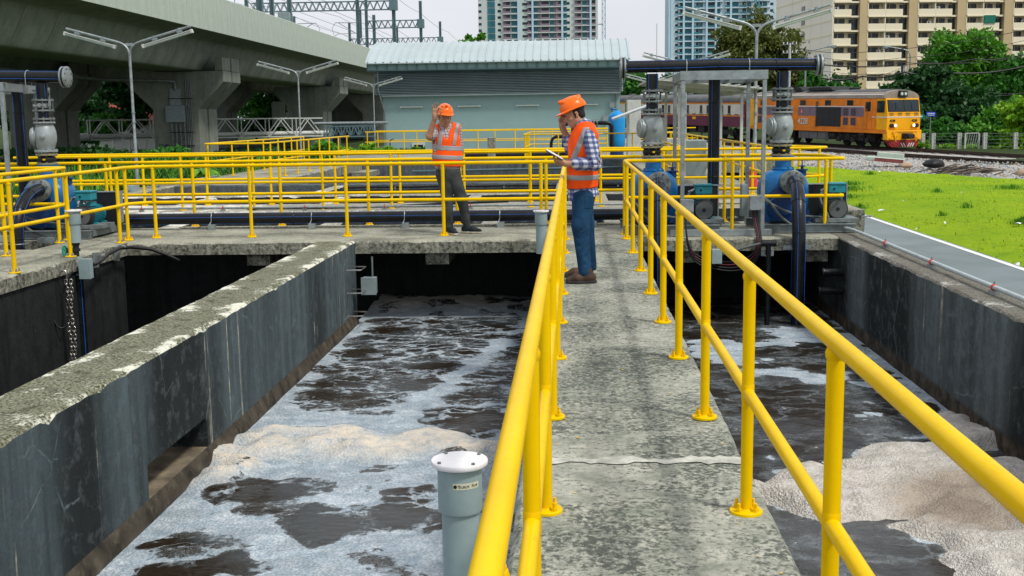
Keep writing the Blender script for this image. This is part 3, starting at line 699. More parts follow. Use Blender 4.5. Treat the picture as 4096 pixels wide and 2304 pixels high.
def railing(label, pts, posts, z=0, h=1.0, bolts=True, mid=None, grey=False, r=.0242, near=True, corner=.07):
    t = thing('railing', label, 'railing', (posts[0][0], posts[0][1], z), 'yellow tube railings')
    P = [(p[0], p[1], z+h) for p in pts]; Q = [(p[0], p[1], z+h*.5) for p in (mid or pts)]
    n = 12 if near else 8
    put('top_rail', MB().tube(roundc(P, corner), r, n), M['yellow'], t, 60)
    put('mid_rail', MB().tube(roundc(Q, corner), r*.96, n), M['yellow'], t, 60)
    for (x, y) in posts:
        p = put('post', PM, None, t); p.location = (x-posts[0][0], y-posts[0][1], 0)
        if h != 1.0: p.scale = (1, 1, h)
        q = put('base_plate', PL, None, p)
        if bolts:
            for k in range(4):
                bo = put('bolt', BMG if grey else BM, None, p); a = R(45+90*k); bo.location = (.047*math.cos(a), .047*math.sin(a), 0)
    return t
WY = [0.0, 1.5, 3.0, 4.49, 5.97, 7.5, 8.83, 10.3, 11.85, 13.45, 15.0]
railing('yellow railing along the tank side of the walkway, next to the white capped pipe', [(-.12,-.8),(-.12,15.6)], [(-.12,y) for y in WY])
railing('yellow railing along the pump side of the walkway, turning in front of the pumps', [(.69,-.8),(.69,15.66),(3.64,15.66),(3.64,16.9),(3.30,17.32),(.2,17.32)],
        [(.69,y) for y in WY]+[(.69,15.62),(2.15,15.66),(3.40,15.66),(3.64,16.45),(2.26,17.32),(3.2,17.32)])
railing('yellow railing along the front of the cross deck where the waving worker stands', [(-.13,15.66),(-5.95,15.66),(-6.14,15.42),(-6.14,15.1)],
        [(-5.86,15.66),(-4.5,15.66),(-3.15,15.66),(-1.80,15.66),(-.45,15.66),(-6.15,15.38)])
railing('yellow railing along the edge of the side deck, with grey bolts', [(-6.12,15.1),(-6.12,4.0)], [(-6.14,15.07),(-6.13,13.5),(-6.10,12.03),(-6.1,10.5),(-6.1,9.0),(-6.1,7.5),(-6.1,6)], grey=True)
railing('yellow railing round the blue pump on the side deck', [(-7.0,9.5),(-7.0,15.1),(-7.05,15.55),(-9.5,15.62)], [(-7.0,12.1),(-7.0,13.63),(-7.01,15.13),(-7.06,15.5),(-8.4,15.6)], grey=True)
railing('yellow railing just behind the black main pipe on the cross deck', [(.2,17.32),(-12,17.32)], [(-5.86+1.36*k, 17.32) for k in range(-4, 5)])
railing('yellow railing along the front of the second deck', [(2.0,20.6),(-10.3,20.6)], [(-8.5,20.6),(-7.18,20.6),(-5.85,20.6),(-4.57,20.6),(-3.31,20.6),(-2.05,20.6),(-.78,20.6),(.48,20.6),(1.9,20.6)])
railing('yellow railing along the back of the second deck', [(-10.3,21.86),(2.05,21.86)], [(-9.62,21.86),(-8.37,21.86),(-7.12,21.86),(-5.86,21.86),(-4.6,21.86),(-3.34,21.86),(-2.1,21.86),(-.84,21.86),(.42,21.86),(1.7,21.86)])
railing('yellow railing end loop of the second deck behind the right pump', [(2.0,20.6),(4.2,20.6),(4.55,20.9),(4.2,21.86),(3.72,21.86)], [(3.0,20.6),(4.0,20.6),(4.38,20.75),(4.1,21.8)])
railing('yellow railing round both sides of the left walkway above the grass', [(-8.55,43.4),(-8.55,31.6),(-10.3,31.6),(-10.3,43.4)],
        [(-8.5,33.38+1.56*k-1.56) for k in range(8)]+[(-10.25,31.7),(-10.25,33.98),(-10.25,35.7),(-10.25,37.5),(-10.25,39.4),(-10.25,41.3),(-10.25,43.2)], near=False)
railing('yellow railing on the inner side of the right walkway by the shelter', [(2.08,21.9),(2.08,31.0)], [(2.08,23+1.5*k) for k in range(6)], near=False)
railing('yellow railing on the lawn side of the right walkway, running past the shelter', [(3.64,21.9),(3.64,44)], [(3.62,21.95+1.5*k) for k in range(15)], near=False)
railing('yellow railing in front of the metal shed', [(-10.4,57),(6.0,57)], [(-10.3+1.85*k,57) for k in range(9)], near=False, bolts=False)
railing('yellow railing close to the wall of the metal shed', [(-10.6,61.3),(2.6,61.3)], [(-10.5+2.1*k,61.3) for k in range(7)], near=False, bolts=False)
railing('yellow railing enclosing the black pipework before the shed', [(2.3,41.3),(-1.8,41.3),(-1.8,48),(2.3,48)], [(-1.75,41.3),(-.55,41.3),(.75,41.3),(2.1,41.3),(-1.8,42.6),(-1.8,43.9),(-1.8,45.2),(-1.8,46.5),(-.3,48),(1.4,48)], near=False, bolts=False)
railing('yellow railing at the right of the blue vessel', [(2.4,41.3),(3.55,41.3),(3.55,56)], [(2.5,41.3),(3.55,42.5),(3.55,44.5),(3.55,46.5),(3.55,48.5),(3.55,51),(3.55,54)], near=False, bolts=False)
# ---------------------------------------------------------------- pumps, valves, pipework
def flange(name, par, c, axis, r, th, mat, nb=8, rb=.011, hole=None, bolts=True, bl=.03):
    """bolted pipe flange centred on c, its bolts as sub-parts"""
    b = MB(); b.lathe([(r*.97,-th/2),(r,-th/2+.003),(r,th/2-.003),(r*.97,th/2)], c, axis, 28)
    o = put(name, b, mat, par, 40)
    if bolts:
        d = Vector(axis).normalized(); u = Vector((1,0,0)) if abs(d.x) < .9 else Vector((0,1,0)); x = d.cross(u).normalized(); y = d.cross(x)
        for k in range(nb):
            t = 2*math.pi*(k+.5)/nb; p = Vector(c)+(x*math.cos(t)+y*math.sin(t))*r*.82
            b = MB(); b.cyl(p-d*(th/2+bl*.5), p+d*(th/2+bl*.5), rb*.55, n=6); b.cyl(p+d*th/2, p+d*(th/2+rb), rb, n=6); b.cyl(p-d*(th/2+rb), p-d*th/2, rb, n=6)
            put('bolt', b, M['bolt'], o, 40)
    return o
def stripes(par, pts, r, n=4, off=.6, w=.0024):
    """thin blue marker lines lying along a black pipe"""
    P = [Vector(p) for p in pts]; d0 = (P[1]-P[0]).normalized(); u = Vector((0,0,1)) if abs(d0.z) < .9 else Vector((0,1,0)); x = d0.cross(u).normalized()
    X = []
    for i in range(len(P)):
        d = (P[min(i+1,len(P)-1)]-P[max(i-1,0)]).normalized(); x = (x-d*x.dot(d)).normalized(); X.append((x.copy(), d.cross(x)))
    for k in range(n):
        t = off+2*math.pi*k/n
        put('stripe', MB().tube([p+(a*math.cos(t)+b_*math.sin(t))*(r+.0004) for p, (a, b_) in zip(P, X)], w, 6), M['stripe'], par, 60)
def loft(rings, cap=True):
    mb = MB(); n = len(rings[0])
    for r_ in rings: mb.v += [tuple(p) for p in r_]
    for j in range(len(rings)-1):
        for i in range(n): mb.f.append((j*n+i, j*n+(i+1)%n, (j+1)*n+(i+1)%n, (j+1)*n+i))
    if cap: mb.f += [tuple(range(n-1,-1,-1)), tuple(range((len(rings)-1)*n, len(rings)*n))]
    return mb
def sup(cx, cy_, z, a, b_, e=3.2, n=28):
    o = []
    for i in range(n):
        t = 2*math.pi*i/n; c, s_ = math.cos(t), math.sin(t)
        o.append((cx+a*math.copysign(abs(c)**(2/e), c), cy_+b_*math.copysign(abs(s_)**(2/e), s_), z))
    return o
def grille_mat():
    g = G('fan_grille'); v = g.co('Object', (70,70,70)); x, y, z = g.sep(v)
    fx = g.math('FRACT', x); fz = g.math('FRACT', z)
    hole = g.math('MULTIPLY', g.math('GREATER_THAN', fx, .38), g.math('GREATER_THAN', fz, .38))
    c = g.mix(hole, (.16,.18,.18), (.006,.007,.008)); return g.set(c, .5, .2)
M['grille'] = grille_mat()
def make_pump(x0, label):
    t = thing('pump', label, 'pump', (x0, 16.25, 0), 'blue pumps with teal motors')
    A = lambda x, y, z: (x0+x, 16.25+y, z)
    B_ = lambda b: (setattr(b, 'v', [(p[0]+x0, p[1]+16.25, p[2]) for p in b.v]), b)[1]
    for (a, c_) in [((-.45,-.66),(.86,-.66)), ((-.45,.35),(1.0,.35))]:
        b = MB(); b.box(a[0], c_[0], a[1]-.04, a[1]+.04, .012, .022); b.box(a[0], c_[0], a[1]-.05, a[1]+.05, .115, .125); b.box(a[0], c_[0], a[1]-.005, a[1]+.005, .022, .115)
        put('base_beam', B_(b), M['galv_dark'], t, 0)
    for x in (-.3, .32, .60, .82):
        b = MB(); b.box(x-.04, x+.04, -.61, .34, .03, .121); put('cross_beam', B_(b), M['galv_dark'], t, 0)
    b = MB(); b.box(.36, .94, -.52, -.02, .127, .185); put('motor_plinth', B_(b), M['galv_dark'], t, 0, .004)
    R_ = [sup(0,0,.127,.30,.25), sup(0,0,.17,.34,.29), sup(0,0,.56,.345,.29)]
    for k in range(1, 9):
        a = k*10.8; R_.append(sup(0, 0, .56+.265*math.sin(R(a)), .345-.20*(1-math.cos(R(a))), .29-.16*(1-math.cos(R(a)))))
    put('body', B_(loft(R_)), M['pump_blue'], t, 50)
    b = MB(); b.lathe([(.25,0),(.25,.03),(.235,.04),(.17,.05),(.15,.075),(.10,.085)], (-.02,-.27,.37), (0,-1,0), 30)
    cv = put('cover_plate', B_(b), M['pump_dark'], t, 35)
    for k in range(10):
        a = 2*math.pi*k/10; b = MB(); b.cyl((-.02+.225*math.cos(a), -.30, .37+.225*math.sin(a)), (-.02+.225*math.cos(a), -.325, .37+.225*math.sin(a)), .013, n=6); put('bolt', B_(b), M['pump_dark'], cv, 40)
    for sx in (-1, 1):
        b = MB(); b.prism([(sx*.20,-.30,.127),(sx*.36,-.30,.127),(sx*.30,-.30,.30)], (0,-.03,0), (0,.0,0)); put('foot', B_(b), M['pump_dark'], t, 0)
    b = MB(); b.tube([(-.27,-.31,.36),(-.22,-.36,.42),(-.12,-.37,.50)], .012, 6); put('clamp_handle', B_(b), M['pump_blue'], t)
    b = MB(); b.tube([(.14,-.30,.55),(.14,-.36,.55),(.06,-.36,.55),(.06,-.30,.55)], .012, 6); put('handle', B_(b), M['pump_dark'], t)
    b = MB(); b.lathe([(.150,0),(.155,.02),(.155,.03),(.115,.05),(.11,.17),(.15,.185),(.155,.19),(.155,.205)], (0,0,.815), n=28); nk = put('neck', B_(b), M['pump_blue'], t, 40)
    for k in range(8):
        a = 2*math.pi*(k+.5)/8; b = MB(); b.cyl((.135*math.cos(a), .135*math.sin(a), .845), (.135*math.cos(a), .135*math.sin(a), .868), .014, n=6); put('bolt', B_(b), M['pump_blue'], nk, 40)
    b = MB(); b.cyl((.27,.02,.74), (.27,.02,.82), .06, n=16); b.cyl((.27,.02,.82), (.27,.02,.835), .085, n=16); b.cyl((.27,.02,.835), (.27,.02,.87), .022, n=8); b.cyl((.27,.02,.87), (.27,.02,.885), .05, n=8); b.cyl((.27,.02,.885),(.27,.02,1.0),.008, n=6)
    put('priming_valve', B_(b), M['pump_dark'], t, 40)
    # suction stub and its flange, facing the tank
    ax = Vector((.10,-1,0)).normalized(); c0 = Vector(A(.03,-.25,.68))
    b = MB(); b.lathe([(.13,0),(.12,.08),(.155,.10),(.16,.105),(.16,.135)], c0, ax, 26); put('inlet_stub', b, M['pump_blue'], t, 40)
    flange('inlet_flange', t, c0+ax*.155, ax, .158, .03, M['brass'], 8, .013)
    flange('inlet_flange', t, c0+ax*.215, ax, .163, .034, M['flange'], 8, .016)
    # motor
    mx, mz = .665, .31
    b = MB(); b.cyl((mx,-.40,mz), (mx,.08,mz), .112, n=24)
    for k in range(36):
        a = 2*math.pi*k/36; ca, sa = math.cos(a), math.sin(a); m_ = Matrix(((ca,0,-sa),(0,1,0),(sa,0,ca)))
        b.obox((mx+.122*ca,-.17,mz+.122*sa), (.036,.40,.006), m_)
    mo = put('motor', B_(b), M['teal'], t, 30)
    b = MB(); b.lathe([(.118,0),(.142,.012),(.144,.10),(.138,.125),(.126,.132)], (mx,-.36,mz), (0,-1,0), 30); cw_ = put('fan_cowl', B_(b), M['black'], t, 40)
    b = MB(); b.lathe([(.122,0),(.121,.003)], (mx,-.494,mz), (0,-1,0), 30); put('fan_grille', B_(b), M['grille'], cw_, 40)
    b = MB(); b.lathe([(.026,0),(.022,.006)], (mx,-.498,mz), (0,-1,0), 14); put('fan_hub', B_(b), M['black'], cw_, 40)
    for y in (-.30, -.02):
        b = MB(); b.box(mx-.15, mx+.15, y-.03, y+.03, .186, .206); put('motor_foot', B_(b), M['teal'], t, 0)
    b = MB(); b.add([(mx-.09,-.36,.44),(mx+.09,-.36,.44),(mx+.09,-.16,.44),(mx-.09,-.16,.44),(mx-.085,-.35,.50),(mx+.085,-.35,.50),(mx+.085,-.17,.50),(mx-.085,-.17,.50)], [(3,2,1,0),(4,5,6,7),(0,1,5,4),(1,2,6,5),(2,3,7,6),(3,0,4,7)])
    put('terminal_neck', B_(b), M['teal'], t, 0)
    b = MB(); b.box(mx-.115, mx+.115, -.42, -.20, .525, .632); tb = put('terminal_box', B_(b), M['teal'], t, 0, .012)
    b = MB(); b.box(mx-.125, mx+.125, -.43, -.19, .634, .660); put('lid', B_(b), M['teal'], tb, 0, .008)
    b = MB(); b.cyl((mx-.04,-.421,.58), (mx-.04,-.427,.58), .016, n=12); put('plug', B_(b), M['black'], tb)
    b = MB(); b.tube([(mx+.02+.026*math.cos(a*.5236), -.40, .50+.026*math.sin(a*.5236)) for a in range(12)], .007, 6, closed=True); put('eye_bolt', B_(b), M['chrome'], t, 60)
    # belt guard
    b = MB(); b.box(.345, .93, .20, .31, .13, .60); gd = put('belt_guard', B_(b), M['black'], t, 0, .004)
    b = MB(); b.box(.335, .94, .19, .32, .602, .615); put('guard_edge', B_(b), M['galv'], gd, 0)
    b = MB(); b.box(.932, .947, .19, .32, .15, .60); put('guard_edge', B_(b), M['galv'], gd, 0)
    if x0 > 2: b = MB(); b.box(-.55, -.47, .10, .30, .17, .62); put('side_guard', B_(b), M['grey_paint'], t, 0, .004)
    # flexible conduits from the terminal box
    b = MB(); b.cyl((mx-.115,-.31,.58), (mx-.20,-.33,.545), .02, n=10); put('gland', B_(b), M['chrome'], tb)
    b = MB(); b.tube(bez((mx-.17,-.33,.56),(mx-.34,-.5,.40),(mx-.10,-.6,.28),(mx-.16,-.6,.14),8)+bez((mx-.16,-.6,.14),(mx-.22,-.62,.02),(mx-.50,-.66,-.02),(mx-.72,-.66,.16),8)[1:]+bez((mx-.72,-.66,.16),(mx-.90,-.68,.28),(mx-.90,-.66,.46),(mx-1.12,-.70,.52),8)[1:], .019, 8)
    put('flexible_conduit', B_(b), M['conduit_grey'], t, 60)
    b = MB(); b.tube(bez((mx-1.12,-.72,.50),(mx-.90,-.66,.40),(mx-.75,-.62,.27),(mx-.45,-.50,.22),10)+[(mx-.1,-.45,.18)], .017, 8); put('flexible_conduit', B_(b), M['conduit_grey'], t, 60)
    for x in (.40, .97):
        b = MB(); b.cyl((x,-.55,.21), (x+.14,-.56,.215), .009, n=6); b.cyl((x+.10,-.557,.213), (x+.118,-.558,.2135), .018, n=6); put('tension_bolt', B_(b), M['galv'], t)
    return t
make_pump(1.12, 'blue pump with teal motor, nearest the walkway corner under the black header pipe')
p_ = None
make_pump(2.93, 'blue pump with teal motor at the right end of the deck, beside the lawn')
make_pump(-7.62, 'blue pump with teal motor on the left side deck')

def valve_stack(x0, label, lever=False):
    t = thing('valve_stack', label, 'valve', (x0, 16.25, 1.02), 'valve stacks on the pumps'); y0 = 16.25
    flange('flange', t, (x0,y0,1.038), (0,0,1), .150, .026, M['brass'], 8, .012)
    b = MB(); b.lathe([(.095,1.05),(.112,1.062),(.128,1.085),(.130,1.10),(.128,1.118),(.112,1.142),(.095,1.152)], (x0,y0,0), n=24); rb = put('rubber_joint', b, M['rubber'], t, 60)
    b = MB(); b.box(x0+.0, x0+.035, y0-.1325, y0-.1275, 1.09, 1.112); put('yellow_tag', b, M['yellow'], rb, 0)
    flange('flange', t, (x0,y0,1.170), (0,0,1), .152, .03, M['brass'], 8, .012)
    flange('flange', t, (x0,y0,1.222), (0,0,1), .160, .034, M['iron'], 8, .015)
    b = MB(); b.lathe([(.115,1.235),(.118,1.26),(.132,1.30),(.152,1.36),(.160,1.43),(.152,1.50),(.134,1.56),(.112,1.60),(.108,1.622)], (x0,y0,0), n=32); vb = put('valve_body', b, M['iron'], t, 60)
    b = MB(); b.lathe([(.036,0),(.036,.02),(.028,.026)], (x0+.03,y0-.145,1.43), (0,-1,0), 16); put('boss', b, M['iron'], vb, 40)
    ax = Vector((-1,-.25,0)).normalized(); c = Vector((x0,y0,1.43))
    b = MB(); b.lathe([(.105,.05),(.108,.135),(.135,.14),(.137,.145),(.137,.165),(.132,.17),(.12,.172),(.118,.19),(.09,.20)], c, ax, 28); cap = put('side_cover', b, M['iron'], vb, 40)
    flange('flange', t, (x0,y0,1.628), (0,0,1), .152, .024, M['iron'], 8, .013)
    flange('flange', t, (x0,y0,1.680), (0,0,1), .152, .026, M['flange'], 8, .013)
    b = MB(); b.cyl((x0,y0,1.64), (x0,y0,2.18), .084, n=20, caps=False); pp = put('pipe', b, M['hdpe'], t, 60); stripes(pp, [(x0,y0,1.66),(x0,y0,2.17)], .084, 4, .9)
    for z in (1.80, 1.945): flange('valve_flange', t, (x0,y0,z), (0,0,1), .150, .026, M['flange'], 8, .012)
    for k in range(8):
        a = 2*math.pi*(k+.5)/8; b = MB(); b.cyl((x0+.128*math.cos(a), y0+.128*math.sin(a), 1.80), (x0+.128*math.cos(a), y0+.128*math.sin(a), 1.945), .010, n=6); put('tie_rod', b, M['flange'], t, 60)
    b = MB(); b.lathe([(.10,1.835),(.104,1.84),(.104,1.905),(.10,1.91)], (x0,y0,0), n=22); bv = put('butterfly_valve', b, M['iron'], t, 40)
    b = MB(); b.cyl((x0+.02,y0-.10,1.875), (x0+.02,y0-.16,1.875), .020, n=10); b.cyl((x0+.02,y0-.15,1.875), (x0+.02,y0-.17,1.875), .028, n=6); b.bar((x0-.09,y0-.115,1.873), (x0+.09,y0-.115,1.876), .02, .028); put('valve_stem', b, M['iron'], bv, 40)
    if lever:
        for dx in (.0, .02):
            b = MB(); b.bar((x0+.135+dx,y0-.10,1.86), (x0+.155-dx*.6,y0-.10,2.12), .012, .02); put('lever', b, M['galv'], t, 0)
    return t
valve_stack(1.10, 'grey check valve stack with steel flanges on the pump by the walkway corner')
valve_stack(2.90, 'grey check valve stack with steel flanges on the right-hand pump, before the locomotive')
valve_stack(-7.63, 'grey check valve stack with an upright lever at the left edge', True)

def header(x0, x1, cx, label, ends=(1, 1), riser=True):
    y0, z0 = 16.25, 2.28; t = thing('header_pipe', label, 'pipe', (cx, y0, 2.19), 'black overhead header pipes')
    b = MB(); P = [(x0,y0,z0),(cx-.35,y0,z0+.004),(cx,y0,z0+.012),(cx+.35,y0,z0+.004),(x1,y0,z0-.01)]
    pp = put('pipe', b.tube(P, .084, 22), M['hdpe'], t, 60); stripes(pp, P, .0845, 4, .35)
    for x in (x0+.5, cx, x1-.55):
        b = MB(); b.lathe([(.084,-.006),(.0885,-.004),(.0885,.004),(.084,.006)], (x,y0,z0), (1,0,.25), 22); put('weld_ring', b, M['hdpe'], pp, 60)
    for e, x, s_ in ((ends[0], x0, -1), (ends[1], x1, 1)):
        if e:
            flange('end_flange', t, (x+s_*.0,y0,z0-.01), (1,0,0), .150, .024, M['galv'], 8, .012)
            flange('end_flange', t, (x+s_*.055,y0,z0-.01), (1,0,0), .150, .03, M['galv'], 8, .013)
            b = MB(); b.cyl((x+s_*.012,y0,z0-.01), (x+s_*.04,y0,z0-.01), .142, n=24); put('gasket', b, M['rubber'], t, 40)
    for x in (cx-.43, cx+.43):
        b = MB(); b.tube([(x,y0-.09,z0-.12)]+arc((x,y0,z0), .092, 190, -10, 14, (0,1,0), (0,0,1))+[(x,y0+.09,z0-.12)], .0075, 6); put('strap', b, M['galv'], t, 60)
    if riser:
        b = MB(); P = [(cx+.02,y0,z0),(cx+.02,y0+.32,z0-.01),(cx+.02,y0+.42,z0-.05),(cx+.02,y0+.47,z0-.16),(cx+.02,y0+.48,z0-.4),(cx+.02,y0+.48,.0)]
        rp = put('riser', b.tube(P, .084, 20), M['hdpe'], t, 60); stripes(rp, P[3:], .0845, 4, .5)
        for z in (1.78, .72):
            b = MB(); b.lathe([(.084,-.01),(.089,-.006),(.089,.006),(.084,.01)], (cx+.02,y0+.48,z), n=20); put('weld_ring', b, M['hdpe'], rp, 60)
    return t
header(.72, 3.36, 2.0, 'black overhead pipe with blue lines resting on the grey frame over the right pumps')
header(-9.6, -7.30, -8.25, 'black overhead pipe with a bolted blank end over the left pump', (0, 1), True)
def frame(dx, label):
    t = thing('support_frame', label, 'frame', (2.0+dx, 15.3, 0), 'galvanised pipe support frames')
    sk = -.36 if dx else 0
    for (x, y, z0) in [(1.44,15.3,.09),(2.50,15.3,.09),(1.48+sk,16.95,.005),(2.54+sk,16.95,.005)]:
        b = MB(); b.box(x-.026+dx, x+.026+dx, y-.026, y+.026, z0, 2.055); put('leg', b, M['galv'], t, 0, .004)
    for (a, c) in [((1.40,15.3),(2.54,15.3)),((1.44+sk,16.95),(2.58+sk,16.95))]:
        b = MB(); b.box(a[0]+dx, c[0]+dx, a[1]-.032, a[1]-.024, 2.058, 2.175); b.box(a[0]+dx, c[0]+dx, a[1]-.024, a[1]+.032, 2.167, 2.175); b.box(a[0]+dx, c[0]+dx, a[1]-.024, a[1]+.032, 2.058, 2.066); put('top_beam', b, M['galv'], t, 0)
    for (xa, xb) in [(1.44,1.48+sk),(2.50,2.54+sk)]:
        b = MB(); b.bar((xa+dx,15.334,2.116), (xb+dx,16.916,2.116), .055, .112); put('top_beam', b, M['galv'], t, 0)
    for (xa, xb) in [(1.75,1.79),(2.2,2.24)]:
        b = MB(); b.bar((xa+dx,15.334,2.14), (xb+dx,16.916,2.14), .045, .06); put('cross_bar', b, M['galv'], t, 0)
    b = MB(); b.box(1.28+dx, 2.62+dx, 15.24, 15.36, .004, .088); put('base_channel', b, M['galv'], t, 0, .004)
    return t
frame(0, 'grey steel portal frame carrying the black header pipe over the right pumps')
frame(-10.24, 'grey steel portal frame cut off by the left edge of the picture')
for (x0, x1, z0, z1, lab) in [(1.40,1.57,.34,.50,'grey cable box on the frame leg nearer the walkway'),(2.31,2.46,.36,.54,'grey cable box on the frame leg between the pumps, black cables below')]:
    t = thing('cable_box', lab, 'box', (x0, 15.2, z0), 'grey cable boxes')
    b = MB(); b.box(x0, x1, 15.13, 15.262, z0, z1); put('box', b, M['galv'], t, 0, .006)
    b = MB(); b.box(x0-.004, x1+.004, 15.112, 15.128, z0-.004, z1+.004); c_ = put('cover', b, M['galv'], t, 0, .004)
    for sx in (x0+.012, x1-.012):
        for sz in (z0+.012, z1-.012):
            b = MB(); b.cyl((sx,15.112,sz), (sx,15.105,sz), .006, n=6); put('screw', b, M['bolt'], c_)
for k, (dx, m_) in enumerate([(0,'cable'),(.025,'cable_red'),(.05,'cable'),(.068,'cable')]):
    P = bez((2.35+dx,15.19,.37),(2.36+dx,15.18,.1),(2.42+dx,14.98,.05-.02*k),(2.38+dx*.5,14.98,-.12-.03*k),8)+bez((2.38+dx*.5,14.98,-.12-.03*k),(2.34,14.97,-.30-.05*k),(2.0,14.97,-.36-.04*k),(1.72,14.97,-.26-.03*k),8)[1:]+bez((1.72,14.97,-.26-.03*k),(1.5,14.97,-.22-.05*k),(1.46,15.0,-.05),(1.47,15.16,.34),8)[1:]
    o = put('cable', MB().tube(P, .011, 8), M[m_], None, 60); tag(o, ['black cable drooping from the frame boxes over the deck edge, outermost loop', 'red striped cable drooping from the frame boxes over the deck edge', 'black cable drooping beside the red striped one', 'lowest black cable loop hanging below the pump deck edge'][k], 'cable')
o = put('junction_box', MB().box(1.79, 1.92, 14.86, 14.98, -.32, -.13), M['pvc'], None, 0, .006); tag(o, 'pale grey junction box hung below the deck edge behind the walkway railing', 'box')
def suction(x, lab, bend):
    t = thing('suction_pipe', lab, 'pipe', (x, 14.95, 0), 'black pipes going down into the tanks')
    P = [(x+bend,15.80,.69),(x+bend*.9,15.62,.68),(x+bend*.75,15.44,.645),(x+bend*.45,15.25,.57),(x+bend*.15,15.08,.45),(x,15.0,.30),(x,14.95,.08),(x,14.95,-1.6)]
    pp = put('pipe', MB().tube(P, .086, 22), M['hdpe'], t, 60); stripes(pp, P, .0865, 4, .2)
    for i in (2, 4, 6):
        b = MB(); d = (Vector(P[i+1])-Vector(P[i-1])).normalized(); b.lathe([(.086,-.008),(.091,-.005),(.091,.005),(.086,.008)], P[i], d, 22); put('weld_ring', b, M['hdpe'], pp, 60)
    if x > 0:
        b = MB(); b.tube(arc((x,14.95,-.14), .094, 160, 380, 16, (1,0,0), (0,-1,0)), .007, 6); put('strap', b, M['galv'], t, 60)
        b = MB(); b.box(x-.19, x+.17, 14.985, 15.035, -.155, -.10); put('bracket', b, M['galv'], t, 0)
    return t
suction(1.11, 'black suction pipe dropping into the tank behind the walkway railing, from the first pump', .04)
suction(2.92, 'black suction pipe with blue lines bending down from the right pump into the tank', .07)
suction(-7.51, 'black suction pipe bending down through the side deck from the left pump', -.04)
b = MB(); b.tube(arc((-7.51,14.95,.012), .13, 0, 360, 20, (1,0,0), (0,1,0)), .008, 6); o = put('pipe_clamp', b, M['galv'], None, 60); tag(o, 'round steel clamp at the foot of the left suction pipe', 'clamp')
for k, (x, y) in enumerate([(-7.28,15.30),(-7.20,15.18)]):
    b = MB(); b.box(x-.10, x+.10, y-.05, y+.05, .002, .05+.02*k); o = put('steel_block', b, M['galv_dark'], None, 0); tag(o, ['grey steel packing block behind the left suction pipe', 'grey steel packing block nearest the deck opening'][k], 'block')
# main pipe along the back of the cross deck
t = thing('main_pipe', 'long black main pipe with blue lines lying along the back of the cross deck', 'pipe', (-3, 16.9, 0))
pp = put('pipe', MB().tube([(-7.0,16.9,.16),(.95,16.9,.17)], .082, 24), M['hdpe'], t, 60); stripes(pp, [(-7.0,16.9,.16),(.95,16.9,.17)], .0825, 4, 1.3)
for x in (-4.2, -1.6): put('weld_ring', MB().lathe([(.082,-.012),(.086,-.008),(.086,.008),(.082,.012)], (x,16.9,.163), (1,0,0), 24), M['hdpe'], pp, 60)
for x in (-5.42, -3.9, -2.5, -1.08, .28):
    s_ = put('saddle', MB().box(x-.05, x+.05, 16.74, 16.80, .002, .085), M['galv'], t, 0)
    b = MB(); b.tube([(x-.045,16.76,.06)]+arc((x-.02,16.9,.165), .09, 200, 0, 12, (0,1,0), (0,0,1))+[(x,17.0,.06)], .0075, 6); put('strap', b, M['galv'], t, 60)
# small standpipe with a tee, and two pipe stubs, in the right-hand tank
t = thing('standpipe', 'slim black standpipe with a tee on top beside the right suction pipe', 'pipe', (2.52, 14.9, -1.1))
put('pipe', MB().tube([(2.52,14.9,-1.5),(2.52,14.9,-.06)], .035, 12), M['hdpe'], t, 60)
put('tee', MB().tube([(2.43,14.9,-.06),(2.62,14.9,-.06)], .042, 14), M['hdpe'], t, 60)
put('strap', MB().tube(arc((2.52,14.9,-.22), .04, 150, 390, 10, (1,0,0), (0,-1,0)), .006, 6), M['galv'], t, 60)
put('bracket', MB().box(2.44, 2.60, 14.95, 15.045, -.23, -.15), M['galv'], t, 0)
o = put('flexible_conduit', MB().tube(bez((2.43,14.9,-.06),(2.2,14.9,-.10),(2.1,14.9,-.16),(1.92,14.92,-.20),10), .018, 8), M['conduit_grey'], None, 60); tag(o, 'grey flexible conduit from the standpipe tee to the junction box', 'conduit')
for z, x0 in ((-.42, 3.17), (-.66, 3.13)):
    t = thing('pipe_stub', 'black pipe stub with a flanged mouth leaving the right tank wall, ' + ('upper one' if z > -.5 else 'lower one'), 'pipe', (3.46, 14.7, z))
    put('pipe', MB().tube([(x0,14.7,z),(3.46,14.7,z)], .050, 14), M['hdpe'], t, 60); put('mouth', MB().lathe([(.058,0),(.06,.003),(.06,.03),(.058,.035)], (x0,14.7,z), (1,0,0), 14), M['hdpe'], t, 60)

# ---------------------------------------------------------------- capped probes
def probe(x, y, zt, label, dz=.165, bottom=-.9, n=3, rot=0.):
    t = thing('capped_pipe', label, 'pipe', (x, y, zt-.5), 'grey pipes with white caps')
    c_ = put('cap', MB().lathe([(.098,-.004),(.101,0),(.101,.012),(.099,.015)], (x,y,zt-.015), n=30), M['white'], t, 40)
    for k in range(4):
        a = R(40+90*k); put('bolt', MB().cyl((x+.085*math.cos(a),y+.085*math.sin(a),zt), (x+.085*math.cos(a),y+.085*math.sin(a),zt+.006), .007, n=6), M['bolt'], c_)
    put('sleeve', MB().lathe([(.077,zt-dz-.02),(.079,zt-dz-.014),(.079,zt-.02)], (x,y,0), n=28), M['pvc'], t, 40)
    put('tube', MB().lathe([(.067,bottom),(.067,zt-dz-.02)], (x,y,0), n=28), M['pvc'], t, 40)
    return t
t = probe(-.41, 3.88, .41, 'grey pipe with a white bolted cap standing closest, left of the walkway railing')
a = R(-66); n_ = Vector((math.cos(a), math.sin(a), 0)); tv = Vector((-n_.y, n_.x, 0))
b = MB(); rows = []
for i in range(9):
    aa = a + R(-36+9*i); rows.append(aa)
